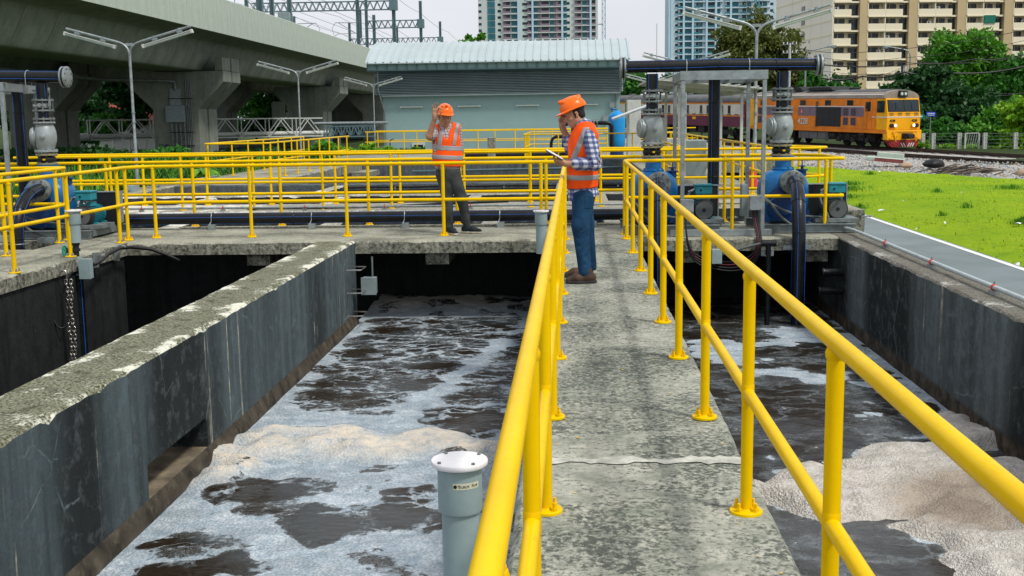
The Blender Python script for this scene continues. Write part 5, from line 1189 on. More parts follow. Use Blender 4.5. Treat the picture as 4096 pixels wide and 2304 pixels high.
# plant beside the shed: blue vessel, black manifold, shelter, cabinets
t = thing('pressure_vessel', 'bright blue upright pressure vessel beside the shed', 'tank', (1.72, 46, .2))
put('body', MB().lathe([(.1,.30),(.26,.36),(.33,.48),(.34,.7),(.34,1.45),(.32,1.62),(.24,1.74),(.12,1.79),(.08,1.84)], (1.72,46,0), n=28), paint('bright_blue_vessel', (.01,.26,.62), .35, .08, 2, 0, (.01,.14,.34), .3), t, 50)
put('stand', MB().cyl((1.72,46,-.02), (1.72,46,.36), .27, n=20), M['pump_dark'], t, 40)
put('nozzle', MB().tube([(1.72,46,1.8),(1.72,46,1.88),(1.5,46,1.9)], .035, 8), M['pump_blue'], t, 60)
t = thing('manifold', 'black pipe manifold with branches and gauges in front of the blue vessel', 'pipe', (0, 45.4, 1.3))
put('main', MB().tube([(-.38,45.4,.0),(-.38,45.4,1.25),(-.2,45.4,1.36),(1.2,45.4,1.36),(1.42,45.4,1.34),(1.5,45.4,1.22),(1.5,45.4,.35)], .085, 14), M['hdpe'], t, 60)
flange('flange', t, (.80,45.4,1.36), (1,0,0), .17, .04, M['flange'], 8, .02); flange('flange', t, (.92,45.4,1.36), (1,0,0), .17, .04, M['flange'], 8, .02)
for x in (-.05, .62):
    put('branch', MB().tube([(x,45.4,1.36),(x,45.4,.15)], .05, 10), M['hdpe'], t, 60); flange('flange', t, (x,45.4,.98), (0,0,1), .10, .05, M['flange'], 6, .015)
    put('gauge', MB().lathe([(.085,0),(.085,.04)], (x-.02,45.30,.86), (0,-1,0), 16), M['pvc'], t, 40)
for x in (-.35, .45):
    g2 = put('booster_pump', MB().lathe([(.10,.0),(.13,.05),(.13,.3),(.09,.33),(.09,.55)], (x,45.2,.02), n=18), M['black'], t, 40); put('plinth', MB().box(x-.2, x+.2, 45.0, 45.4, -.02, .06), M['galv_dark'], g2, 0)
for k in range(3): put('control_unit', MB().box(.38+.17*k, .52+.17*k, 44.95, 45.05, .30, .44), paint('cream_plastic', (.6,.55,.35), .5, .05) if k == 0 else bpy.data.materials['cream_plastic'], t, 0, .01)
b = MB(); b.tube([(-4.6,46.5,.12),(-3.8,46.5,.12),(1.0,46.2,.12)], .085, 10); o = put('floor_pipe', b, M['hdpe'], None, 60); tag(o, 'black pipe lying on the yard toward the shed wall', 'pipe')
t = thing('pipe_bend', 'black swan neck pipe in front of the shed', 'pipe', (-1.55, 44.6, 0)); put('pipe', MB().tube([(-.87,44.6,.0),(-.87,44.6,.62),(-.82,44.6,.78),(-.68,44.6,.86),(-.1,44.6,.86)], .062, 12), M['hdpe'], t, 60)
t = thing('shelter', 'small open shelter with a sloping metal roof on slim white posts', 'shelter', (3, 25.3, 0))
for x, y, z in [(2.30,25.3,2.18),(3.65,25.3,2.05),(2.30,28.9,2.18),(3.66,28.9,2.02)]: put('post', MB().box(x-.03, x+.03, y-.03, y+.03, -.0, z), M['offwhite'], t, 0, .004)
put('roof', MB().prism([(1.65,24.7,2.36),(4.05,24.7,2.13),(4.05,24.7,2.16),(1.65,24.7,2.39)], (0,0,0), (0,5.0,0)), M['offwhite'], t, 0)
for k in range(12):
    x = 1.7+.2*k; z = 2.39-.0958*(x-1.65); put('roof_rib', MB().box(x-.02, x+.02, 24.69, 29.71, z+.002, z+.03), M['offwhite'], t, 0)
for y in (25.3, 27.1, 28.9): put('rafter', MB().bar((1.8,y,2.30), (3.95,y,2.09), .05, .07), M['offwhite'], t, 0)
for x in (2.3, 3.65): put('purlin', MB().bar((x,24.8,2.24-.0958*(x-2.0)), (x,29.6,2.24-.0958*(x-2.0)), .05, .06), M['offwhite'], t, 0)
for k, (x0, x1, y, z1, lab) in enumerate([(2.02,2.35,29.4,1.55,'tall pale cabinet under the shelter roof'),(2.42,2.95,30.4,1.0,'shorter pale cabinet under the shelter roof'),(1.98,2.5,43.0,2.2,'tall white cabinet right of the blue vessel')]):
    c_ = thing('cabinet', lab, 'cabinet', (x0, y, 0)); put('body', MB().box(x0, x1, y, y+.45, 0, z1), M['offwhite'], c_, 0, .01); put('door', MB().box(x0+.03, x1-.03, y-.015, y-.002, .08, z1-.06), M['offwhite'], c_, 0); put('handle', MB().box(x1-.09, x1-.07, y-.03, y-.016, z1*.5, z1*.5+.1), M['black'], c_, 0)
t = thing('canopy', 'small tilted white canopy on thin legs beside the blue vessel', 'canopy', (2.3, 40, 0)); put('panel', MB().prism([(1.35,40,1.50),(3.0,40,2.10),(3.0,40,2.15),(1.35,40,1.55)], (0,0,0), (0,1.4,0)), M['white'], t, 0); put('edge', MB().bar((1.34,39.98,1.48), (2.99,39.98,2.08), .03, .05), M['galv'], t, 0)
for x, z in ((1.92,1.68),(2.6,1.9)): put('leg', MB().box(x-.03, x+.03, 40.4, 40.46, -.1, z), M['offwhite'], t, 0)
t = thing('traffic_cone', 'red traffic cone standing behind the right pump', 'cone', (4.25, 24.5, -.6))
put('cone', MB().lathe([(.13,-.0),(.03,.62),(.02,.63)], (3.9,25.2,.0), n=16), M['red'], t, 40); put('base', MB().box(3.73, 4.07, 25.03, 25.37, -.03, .0), M['red'], t, 0); put('band', MB().lathe([(.0905,.22),(.067,.34)], (3.9,25.2,.0), n=16), M['white'], t, 40)
t = thing('water_tank', 'dark grey box tank beside the shelter posts', 'tank', (3.1, 30.5, 0)); put('body', MB().box(2.75, 3.5, 30.5, 31.5, .0, .95), M['grey_paint'], t, 0, .02)

# ---------------------------------------------------------------- tall blocks far behind
M['tw_wall'] = paint('pale_tower_wall', (.54,.60,.59), .8, .06, .05, 0, (.40,.43,.42), .4, 0)
M['tw_white'] = paint('bluish_tower_wall', (.50,.62,.68), .8, .05, .05, 0, (.42,.54,.60), .4, 0)
M['tw_fin'] = paint('pale_blue_fin', (.42,.62,.74), .6, .05, .05, bump=0)
M['tw_red'] = paint('dusky_red_panel', (.25,.19,.24), .7, .1, .05, bump=0)
M['glass'] = paint('teal_window_glass', (.02,.17,.21), .12, .35, .12, 0, (.06,.20,.24), .6, 0)
M['glass_dark'] = paint('dark_window_glass', (.022,.035,.045), .12, .4, .3, 0, (.09,.12,.13), .6, 0)
def tower(label, xs0, xs1, Y, wall, bays, fins, glass=(), smalls=(), z0=27, nf=13, fh=3.0, red=True):
    k = Y/4560.4; X = lambda s_: (s_-2294)*k
    t = thing('tower_block', label, 'tower block', (X((xs0+xs1)/2), Y, 0), 'high-rise blocks under the pale sky')
    put('body', MB().box(X(xs0), X(xs1), Y, Y+26, -1, z0+nf*fh), wall, t, 0)
    for s0, s1 in glass:
        for f in range(nf): put('window', MB().box(X(s0), X(s1), Y-.3, Y+.1, z0+f*fh+.25, z0+f*fh+2.8), M['glass'], t, 0)
    for s_ in fins: put('fin', MB().box(X(s_)-.45, X(s_)+.45, Y-1.5, Y+.1, z0, z0+nf*fh), M['tw_fin'], t, 0)
    L = Vector(t.location)
    def cached(nm, w, z_, build, mat):
        b = build(w); return b.mesh(nm, mat, 0)
    for i, (s0, s1) in enumerate(bays):
        w = X(s1)-X(s0)
        wm = MB().box(0, w, -.12, .1, .55, 2.75).mesh('window', M['glass'] if i % 2 else M['glass_dark'], 0); pm = MB().box(0, w*.42, -.2, .08, .2, 2.8).mesh('panel', M['tw_red'] if red else M['tw_white'], 0)
        bm_ = MB().box(-.15, w+.15, -1.35, -.05, -.32, .12).mesh('balcony', wall, 0); rm = MB().box(-.1, w+.1, -1.32, -1.26, .15, 1.05).mesh('balustrade', M['tw_red'] if red else M['glass'], 0)
        for f in range(nf):
            for nm, me in (('window', wm), ('panel', pm), ('balcony', bm_)):
                if nm == 'panel' and (i % 3 == 1): continue
                o = put(nm, me, None, t); o.location = (X(s0)-L.x + (w*.58*(i % 2) if nm == 'panel' else 0), 0, z0+f*fh)
                if nm == 'balcony' and i % 2 == 0: q = put('balustrade', rm, None, o)
    for s_ in smalls:
        me = MB().box(-.7, .7, -.12, .1, .9, 2.0).mesh('window', M['glass_dark'], 0)
        for f in range(nf): o = put('window', me, None, t); o.location = (X(s_)-L.x, 0, z0+f*fh)
    return t
c3 = lambda x: 2000+.42785*x
tower('beige residential tower with red balconies and a teal glass strip, left one', 1924, 2391, 560, M['tw_wall'], [(c3(a), c3(b_)) for a, b_ in [(52,115),(125,182),(275,312),(330,392),(400,468),(476,536),(545,582),(602,632),(706,762),(772,838),(858,893)]],
      [c3(a) for a in (190,320,590,848)], [(1961,1990)], [1931, 2007, c3(15), c3(240), c3(265), c3(645)])
tower('bluish white residential tower with rows of balconies, behind the twin lamp post', 2668, 3080, 550, M['tw_white'], [(c3(a), c3(b_)) for a, b_ in [(1640,1680),(1700,1762),(1785,1825),(1830,1885),(1905,1965),(1990,2040),(2060,2100),(2125,2180),(2190,2250),(2260,2320),(2345,2390),(2400,2460)]],
      [c3(a) for a in (1560,1580,1690,1772,1896,1978,2112)], [], [c3(1628), c3(2480)], red=False)
def lattice_mast(label, X0, Y, z0, z1, w, mat):
    t = thing('crane_mast', label, 'crane mast', (X0, Y, z0)); h = w*1.1; n = int((z1-z0)/h)
    for sx in (-1, 1):
        for sy in (-1, 1): put('leg', MB().box(X0+sx*w/2-.12, X0+sx*w/2+.12, Y+sy*w/2-.12, Y+sy*w/2+.12, z0, z1), mat, t, 0)
    for k in range(n):
        z = z0+k*h; s_ = 1 if k % 2 else -1
        put('brace', MB().bar((X0-s_*w/2,Y-w/2,z), (X0+s_*w/2,Y-w/2,z+h), .16), mat, t, 0); put('brace', MB().bar((X0-w/2,Y-w/2,z), (X0+w/2,Y-w/2,z), .12), mat, t, 0)
    return t
M['crane'] = paint('teal_crane_steel', (.10,.30,.36), .6, .1, bump=0)
lattice_mast('slim lattice crane mast right of the beige tower', (c3(967)-2294)*.1228, 560, 20, 66, 1.5, M['crane'])
t = bpy.data.objects['crane_mast']; put('tie', MB().box((c3(915)-2294)*.1228, (c3(960)-2294)*.1228, 559.8, 560.2, 45.2, 45.6), M['crane'], t, 0)
lattice_mast('teal lattice crane mast in front of the bluish tower', (c3(2335)-2294)*.1205, 546, 20, 66, 2.0, M['crane'])
o = put('radio_mast', MB().cyl(((c3(1448)-2294)*.0439, 200, 5), ((c3(1448)-2294)*.0439, 200, 17.2), .05, n=6), M['galv'], None); tag(o, 'thin white radio mast in the sky gap between the towers', 'mast')

M['cream'] = paint('cream_apartment_wall', (.80,.73,.55), .8, .04, .05, 0, (.68,.61,.46), .4, 0)
M['tan'] = paint('tan_apartment_wall', (.52,.41,.235), .8, .05, .05, 0, (.35,.26,.14), .4, 0)
M['palewall'] = paint('pale_end_wall', (.86,.81,.71), .8, .03, .05, 0, (.66,.60,.50), .4, 0)
t = thing('apartment_block', 'cream apartment block with rows of recessed balconies and tan columns behind the train', 'apartment block', (55, 250, -1))
DW = .0239
def abox(u0, u1, v0, v1, z0, z1): return MB().box(u0, u1, v0, v1, z0, z1)
W_ = (3000-705)*DW
put('body', abox(0, W_, 1.9, 38, 0, 42), M['cream'], t, 0) ; bpy.data.objects
def aput(nm, mb, mat, par=None, bev=0):
    o = bpy.data.objects.new(nm, mb if not isinstance(mb, MB) else mb.mesh(nm, mat, 0)); COL.objects.link(o); o.parent = par or t; return o
bpy.data.objects.remove([c for c in t.children if c.name.startswith('body')][0])
aput('body', abox(.02, W_, 1.9, 38, 0, 42), M['cream']); aput('end_wall', abox(-.25, .0, -.05, 38.0, 0, 42), M['palewall'])
for k in range(13): aput('band', abox(-.30, -.255, 0, 38, .9+3*k, 1.3+3*k), M['cream'])
for v in (6.5, 13, 19.5, 26): aput('joint_strip', abox(-.29, -.252, v, v+.12, 0, 42), M['cream'])
for z in (19.5, 22.5, 25.5): aput('end_window', abox(-.34, -.256, 17.2, 19.4, z, z+1.15), M['glass_dark'])
U = lambda x: (x-705)*DW
cells = [(708,865),(1022,1176),(1180,1335),(1482,1634),(1638,1790),(1930,2078),(2084,2230),(2366,2508),(2514,2660),(2790,2930)]
slots = [(872,945),(1338,1395),(1793,1842),(2236,2276),(2665,2710)]
cols = [(945,1020),(1395,1480),(1842,1928),(2278,2364),(2710,2788)]
for a, b_ in cols: aput('column', abox(U(a), U(b_), -.02, 1.88, 0, 42), M['tan'])
for i, (a, b_) in enumerate(cells):
    w = U(b_)-U(a)
    par_ = abox(0, w, -.15, .05, -.12, 1.22).mesh('parapet', M['cream'], 0); slab_ = abox(-.02, w+.02, -.25, 1.89, -.42, -.13).mesh('slab', M['cream'], 0); win = abox(.18, w*.80, 1.72, 1.895, .3, 2.35).mesh('window', M['glass_dark'], 0)
    side = abox(-.18, -.0, -.1, 1.89, -.12, 2.56).mesh('side_wall', M['cream'], 0); mul = abox(w*.38, w*.42, 1.66, 1.715, .3, 2.35).mesh('mullion', M['tan'], 0)
    for f in range(1, 13):
        z = f*3.0-.9
        for nm, me in (('parapet', par_), ('slab', slab_), ('side_wall', side)): o = aput(nm, me, None); o.location = (U(a), 0, z)
        o = aput('window', win, None); o.location = (U(a), 0, z); q = aput('mullion', mul, None, o)
        if (i*7+f*5) % 4 == 0:
            o = aput('air_conditioner', abox(0, .85, .5, .85, 1.24, 1.75).mesh('air_conditioner', M['white'], 0) if 'acme' not in M else M['acme'], None); M.setdefault('acme', o.data); o.location = (U(a)+w*(.62 if i % 2 else .1), 0, z)
            aput('fan_grille', M.setdefault('acfan', MB().lathe([(.19,0),(.19,.02)], (.3,.495,1.5), (0,-1,0), 12).mesh('fan_grille', M['black'], 0)), None, o)
for a, b_ in slots:
    w = U(b_)-U(a); lw = abox(0, w, 1.2, 1.88, .1, 2.2).mesh('window', M['glass_dark'], 0); ld = abox(-.1, w+.8, .3, 1.89, -.45, -.08).mesh('ledge', M['cream'], 0)
    for f in range(1, 13):
        for nm, me in (('window', lw), ('ledge', ld)): o = aput(nm, me, None); o.location = (U(a), 0, f*3.0-.9)
o = aput('awning', abox(U(2086), U(2190), -.35, -.2, 20.9+.3, 22.9), paint('green_awning', (.01,.16,.11), .7, .2)); o = aput('planter', abox(U(1642), U(1785), -.4, -.18, 18.0, 18.8), M['leaf_dark'])
t.rotation_euler = (0, 0, R(8))
# ---------------------------------------------------------------- the train
M['lo'] = paint('loco_orange', (.72,.20,.006), .45, .14, 1.2, 0, (.22,.08,.03), .5)
M['ly'] = paint('loco_yellow', (.84,.40,.002), .42, .10, 1.2, 0, (.35,.17,.03), .35)
M['lg'] = paint('loco_purple_grey', (.17,.125,.165), .5, .12, 1.2, 0, (.25,.22,.2), .35)
M['lw'] = paint('loco_white_line', (.62,.60,.57), .5, .08, 3, bump=0)
M['lr'] = paint('loco_roof', (.26,.225,.19), .7, .2, .9, 0, (.42,.26,.13), .75)
M['lt'] = paint('loco_roof_top', (.09,.10,.11), .7, .2, .9, 0, (.2,.18,.16), .5)
M['lred'] = paint('plough_red', (.22,.012,.012), .5, .2, 3, 0, (.07,.02,.02), .5)
M['ug'] = paint('underframe_black', (.018,.017,.017), .7, .3, 3, 0, (.06,.05,.04), .5)
M['tankg'] = paint('fuel_tank_grey', (.12,.125,.125), .6, .15, 2, 0, (.05,.045,.04), .5)
M['maroon'] = paint('coach_maroon', (.115,.018,.048), .4, .1, 1, 0, (.07,.03,.04), .4)
M['ccream'] = paint('coach_cream', (.58,.55,.47), .5, .06, 1, 0, (.4,.36,.3), .4)
M['cgreen'] = paint('coach_green', (.015,.20,.035), .4, .1, 1)
M['corange'] = paint('coach_orange_line', (.68,.24,.015), .45, .08, 2)
M['croof'] = paint('coach_roof', (.12,.13,.13), .8, .2, 1, 0, (.2,.19,.17), .5)
def em(name, col, s_):
    m = bpy.data.materials.new(name); m.use_nodes = True; b = m.node_tree.nodes['Principled BSDF']; b.inputs['Emission Color'].default_value = (*col, 1); b.inputs['Emission Strength'].default_value = s_; b.inputs['Base Color'].default_value = (*col, 1); return m
M['headlight'] = em('lit_headlight', (1,.95,.8), 1.6)
def place(t, s_):
    p = trk(s_); t.location = p; t.rotation_euler = (0, .018, math.atan2(TD.y, TD.x))
def hull(x0, x1, prof): 
    b = MB(); b.prism([(0, y, z) for y, z in prof], (x0,0,0), (x1,0,0)); return b
def wheelset(par, xs, r, y=.60):
    for x in xs:
        for s_ in (-1, 1):
            b = MB(); b.lathe([(r*.35,-.06),(r*.4,.0),(r*.82,.0),(r*.86,.035),(r,.04),(r,.11),(r*1.06,.115),(r*1.06,.14)], (x, s_*(y+.07), r), (0,-s_,0), 20); put('wheel', b, M['ug'], par, 40)
        put('axle', MB().cyl((x,-y,r), (x,y,r), .07, n=8), M['ug'], par)
loco = thing('locomotive', 'orange and yellow diesel locomotive numbered 4228 heading the train', 'locomotive', (0,0,0))
L_ = 16.3
body = [(-1.40,1.20),(1.40,1.20),(1.40,3.28),(-1.40,3.28)]
put('body', hull(-L_+.25, -1.05, body), M['lo'], loco, 0, .02)
roof = [(-1.43,3.285),(1.43,3.285)]+[(1.43*math.cos(R(a)),3.285+.55*math.sin(R(a))) for a in range(15,180,15)]
put('roof', hull(-L_+.15, -.30, roof), M['lr'], loco, 40)
rt = [(.95*math.cos(R(a)),3.665+.225*math.sin(R(a))) for a in range(0,181,20)]
put('roof_top', hull(-L_+.8, -.9, rt), M['lt'], loco, 40)
put('roof_line', hull(-L_+.4, -.5, [(-1.345,3.49),(-1.305,3.545),(-1.325,3.56),(-1.365,3.50)]), M['lw'], loco, 0)
for x0, x1 in ((-9.8,-6.6),(-11.6,-10.2)):
    v = put('roof_vent', MB().prism([(x0,-.85,3.86),(x0+.5,-.85,4.08),(x1-.3,-.85,4.08),(x1,-.85,3.86)], (0,0,0), (0,1.7,0)), M['black'], loco, 0)
    for k in range(6): put('vent_slat', MB().box(x0+.5+(x1-x0-.9)*k/6, x0+.62+(x1-x0-.9)*k/6, -.87, .87, 4.081, 4.13), M['lt'], v, 0)
put('exhaust', MB().lathe([(.38,0),(.38,.14),(.30,.20)], (-5.4,.1,3.86), n=14), M['black'], loco, 40)
# cabs: the front one slopes back above the waist
cab = [(-1.05,-1.4,1.20),(-.02,-1.36,1.20),(.0,-1.36,2.10),(-.22,-1.34,3.28),(-1.05,-1.4,3.28)]
b = MB(); n = 5; b.v = cab+[(x,-y,z) for x, y, z in cab]; b.f = [(0,1,2,3,4)[::-1], (5,6,7,8,9)] + [(i,(i+1)%n,n+(i+1)%n,n+i) for i in range(n)]
o = put('cab', b, M['ly'], loco, 0, .03); fix_normals(o)
put('rear_cab', hull(-L_, -L_+1.1, [(-1.405,1.2),(1.405,1.2),(1.405,3.28),(-1.405,3.28)]), M['ly'], loco, 0, .03)
def face(nm, y0, y1, z0, z1, mat, th=.02, par=loco, off=.0):
    """panel lying on the front of the cab"""
    fx = lambda z: 0 if z <= 2.1 else -.22*(z-2.1)/1.18
    b = MB(); P = [(fx(z0)+off,y0,z0),(fx(z0)+off,y1,z0),(fx(z1)+off,y1,z1),(fx(z1)+off,y0,z1)]; b.prism(P, (-.005,0,0), (th,0,0)); return put(nm, b, mat, par, 0)
for y0, y1 in ((-1.22,-.06),(.06,1.22)):
    fr = face('window_frame', y0-.05, y1+.05, 2.40, 3.18, M['black'], .015); face('windscreen', y0, y1, 2.44, 3.14, M['glass_dark'], .03, fr); face('wiper', (y0+y1)/2-.02, (y0+y1)/2+.02, 2.55, 3.0, M['black'], .05, fr)
for y in (-1.0,-.32,.32,1.0):
    f_ = face('louvre', y-.17, y+.17, 2.14, 2.36, M['ly'], .02)
    for k in range(4): face('slat', y-.16, y+.16, 2.165+.048*k, 2.185+.048*k, M['black'], .026, f_)
put('handrail', MB().tube([(.06,-1.3,2.40),(.06,1.3,2.40)], .018, 6), M['ug'], loco)
face('white_line', -1.37, 1.37, 2.02, 2.085, M['lw'], .012)
put('white_line', MB().box(-1.05,-.0,-1.412,-1.35,2.02,2.085), M['lw'], loco, 0)
# side: grey band with white edging
put('band', MB().prism([(-15.1,-1.408,2.06),(-1.95,-1.408,2.06),(-2.45,-1.408,2.70),(-14.6,-1.408,2.70)], (0,0,0), (0,.01,0)), M['lg'], loco, 0)
put('white_line', MB().prism([(-14.65,-1.412,2.70),(-2.40,-1.412,2.70),(-2.37,-1.412,2.76),(-14.68,-1.412,2.76)], (0,0,0), (0,.01,0)), M['lw'], loco, 0)
put('white_line', MB().prism([(-2.43,-1.411,2.71),(-2.33,-1.411,2.74),(-1.80,-1.411,2.085),(-1.92,-1.411,2.05)], (0,0,0), (0,.01,0)), M['lw'], loco, 0)
put('white_line', MB().prism([(-14.6,-1.411,2.71),(-14.7,-1.411,2.74),(-15.25,-1.411,2.05),(-15.12,-1.411,2.05)], (0,0,0), (0,.01,0)), M['lw'], loco, 0)
put('white_line', MB().box(-1.9,-1.06,-1.411,-1.39,2.02,2.085), M['lw'], loco, 0)
U_ = lambda x: -16.3+16.3*(((x-80)/1180)/(1.2-.2*(x-80)/1180))
for xc in (230, 498, 638, 851, 1018):
    x = U_(xc); w_ = put('side_window', MB().box(x-.33, x+.33, -1.425, -1.39, 2.80, 3.16), M['black'], loco, 0, .01); put('pane', MB().box(x-.28, x+.28, -1.432, -1.42, 2.84, 3.12), M['glass_dark'], w_, 0)
M['mesh'] = paint('dark_mesh', (.035,.035,.04), .6, .3, 4)
for xc in (200, 242, 422, 518, 990, 1044):
    x = U_(xc)
    for z0 in (2.10, 1.46):
        g_ = put('side_grille', MB().box(x-.27, x+.27, -1.43, -1.39, z0, z0+.54), M['lg'], loco, 0); put('mesh', MB().box(x-.23, x+.23, -1.436, -1.425, z0+.04, z0+.50), M['mesh'], g_, 0)
        for k in (1, 2): put('bar', MB().box(x-.24, x+.24, -1.44, -1.434, z0+.17*k, z0+.17*k+.02), M['lg'], g_, 0)
        put('bar', MB().box(x-.012, x+.012, -1.441, -1.433, z0+.03, z0+.51), M['lg'], g_, 0)
x0, x1 = U_(762), U_(952); rg = put('radiator_grille', MB().box(x0, x1, -1.43, -1.39, 1.34, 2.68), M['black'], loco, 0)
for k in range(5): put('bar', MB().box(x0+(x1-x0)*k/4-.015, x0+(x1-x0)*k/4+.015, -1.44, -1.431, 1.36, 2.66), M['mesh'], rg, 0)
put('bar', MB().box(x0, x1, -1.442, -1.432, 1.99, 2.03), M['mesh'], rg, 0)
for k in range(14):
    z = 1.3+.13*k
    if not 2.05 < z < 2.1: put('ladder_slot', MB().box(U_(752), U_(773), -1.425, -1.392, z, z+.075), M['black'], loco, 0)
d_ = put('door', MB().box(U_(1116), U_(1168), -1.425, -1.392, 1.24, 3.16), M['lo'], loco, 0, .01); put('door_window', MB().box(U_(1126), U_(1160), -1.432, -1.42, 2.42, 3.05), M['glass_dark'], d_, 0)
cw_ = put('cab_window', MB().box(-.98, -.30, -1.43, -1.36, 2.35, 3.12), M['black'], loco, 0); put('pane', MB().box(-.93, -.36, -1.437, -1.425, 2.4, 3.07), M['glass_dark'], cw_, 0)
put('door', MB().box(U_(545), U_(596), -1.418, -1.392, 1.62, 3.12), M['lo'], loco, 0, .01)
for x in (-1.98,-1.12): put('grab_rail', MB().tube([(x,-1.45,1.3),(x,-1.45,2.6)], .018, 6), M['lo'], loco)
e_ = put('emblem', MB().lathe([(.16,0),(.16,.012)], (U_(632),-1.412,2.37), (0,-1,0), 18), M['red'], loco, 40); put('mark', MB().lathe([(.06,0),(.09,.004)], (U_(632),-1.426,2.33), (0,-1,0), 3), M['lw'], e_, 0); put('mark', MB().lathe([(.045,0),(.045,.004)], (U_(632),-1.426,2.43), (0,-1,0), 10), M['lw'], e_, 0)
tx = [text('number', '4228', .62, M['ink'], (U_(598),-1.405,1.44), (1,0,0), (0,0,1), loco, .002, bold=.012), text('number', '4228', .62, M['lw'], (U_(598)-.03,-1.408,1.46), (1,0,0), (0,0,1), loco, .002, bold=.008)]
for y in (-1.15, .62): text('number', '4228', .22, M['ink'], (.012,y,1.74), (0,1,0), (0,0,1), loco, .002, bold=.008)
# underframe, front apron, plough
put('sill', hull(-L_, -.02, [(-1.43,.98),(1.43,.98),(1.43,1.198),(-1.43,1.198)]), M['lo'], loco, 0, .01)
put('apron', MB().prism([(.0,-1.42,1.19),(.0,1.42,1.19),(.02,1.36,.55),(.02,-1.36,.55)], (-.35,0,0), (.10,0,0)), M['ly'], loco, 0, .02)
put('plough', MB().add([(.0,-1.38,.56),(.16,-1.0,.10),(.22,0,.10),(.16,1.0,.10),(.0,1.38,.56),(.14,0,.56),(-.25,-1.38,.56),(-.2,-1.0,.1),(-.2,1.0,.1),(-.25,1.38,.56)], [(0,1,2,5),(5,2,3,4),(0,6,7,1),(1,7,8,3,2),(3,8,9,4),(0,5,4,9,6),(6,9,8,7)]), M['lred'], loco, 0)
for k in range(9):
    y = -.78+.19*k; put('plough_stripe', MB().prism([(.235-abs(y)*.02,y,.12),(.235-abs(y)*.02,y+.07,.12),(.21-abs(y+.1)*.02,y+.17*(1 if k > 4 else -1)+.07,.36),(.21-abs(y+.1)*.02,y+.17*(1 if k > 4 else -1),.36)], (0,0,0), (.012,0,0)), M['lw'] if 2 < k < 8 else M['lred'], loco, 0)
put('coupler', MB().obox((.30,0,.80), (.62,.42,.36)), M['ug'], loco, 0, .04); put('coupler_knuckle', MB().obox((.62,.1,.80), (.25,.5,.30)), M['ug'], loco, 0, .05)
for s_ in (-1, 1):
    put('buffer_beam_pipe', MB().tube([(.13,s_*.95,1.05),(.3,s_*.95,1.0),(.34,s_*.9,.7),(.28,s_*.8,.45)], .035, 6), M['ly'], loco, 60); put('pilot_step', MB().box(.0,.25,s_*1.1-.15,s_*1.1+.15,.62,.72), M['ly'], loco, 0)
    put('jumper_box', MB().box(.10,.26,s_*.72-.13,s_*.72+.13,.78,1.02), M['ly'], loco, 0, .02)
put('front_bar', MB().tube([(.17,-1.0,1.12),(.17,1.0,1.12)], .03, 6), M['ly'], loco)
for y, lit in ((-1.02,0),(-.74,1),(.74,1),(1.02,0)):
    h_ = put('headlight', MB().lathe([(.14,0),(.14,.10),(.11,.12)], (.0,y,1.50), (1,0,0), 16), M['ly'] if lit else M['black'], loco, 40); put('lens', MB().lathe([(.10,.121),(.085,.14)], (.0,y,1.50), (1,0,0), 16), M['headlight'] if lit else M['glass_dark'], h_, 40)
hb = put('headlamp_box', MB().box(-.42, -.12, -.32, .32, 3.36, 3.78), M['black'], loco, 0, .03)
for y in (-.15, .15): put('lens', MB().lathe([(.11,0),(.10,.02)], (-.12,y,3.57), (1,0,0), 14), M['lens'], hb, 40)
for xc in (-3.6, -12.7):
    bg_ = put('bogie_frame', hull(xc-2.1, xc+2.1, [(-1.18,.42),(-1.06,.42),(-1.06,.88),(-1.18,.88)]), M['ug'], loco, 0, .02); wheelset(loco, (xc-1.55,xc,xc+1.55), .46, .55)
    put('bogie_bolster', MB().box(xc-1.9, xc+1.9, -1.0, 1.0, .62, .95), M['ug'], loco, 0)
    for dx in (-1.9,-1.2,-.35,.35,1.2,1.9): put('spring', MB().tube([(xc+dx+.09*math.cos(a*.8),-1.25+.09*math.sin(a*.8),.40+.013*a) for a in range(36)], .022, 5), M['ug'], loco, 60)
    for dx in (-1.55,0,1.55): put('axle_box', MB().box(xc+dx-.18, xc+dx+.18, -1.34, -1.17, .32, .62), M['ug'], loco, 0, .02)
    put('brake_cylinder', MB().cyl((xc+.75,-1.28,.86), (xc+1.25,-1.28,.86), .13, n=12), M['ug'], loco)
put('fuel_tank', MB().box(-9.9, -6.4, -1.30, 1.30, .42, .96), M['tankg'], loco, 0, .04); put('air_tank', MB().cyl((-6.2,-1.15,.72), (-5.6,-1.15,.72), .2, n=12), M['ug'], loco)
for k in range(4): put('tank_strap', MB().box(-9.6+k*1.0, -9.56+k*1.0, -1.315, -1.3, .44, .94), M['ug'], loco, 0)
place(loco, 0)
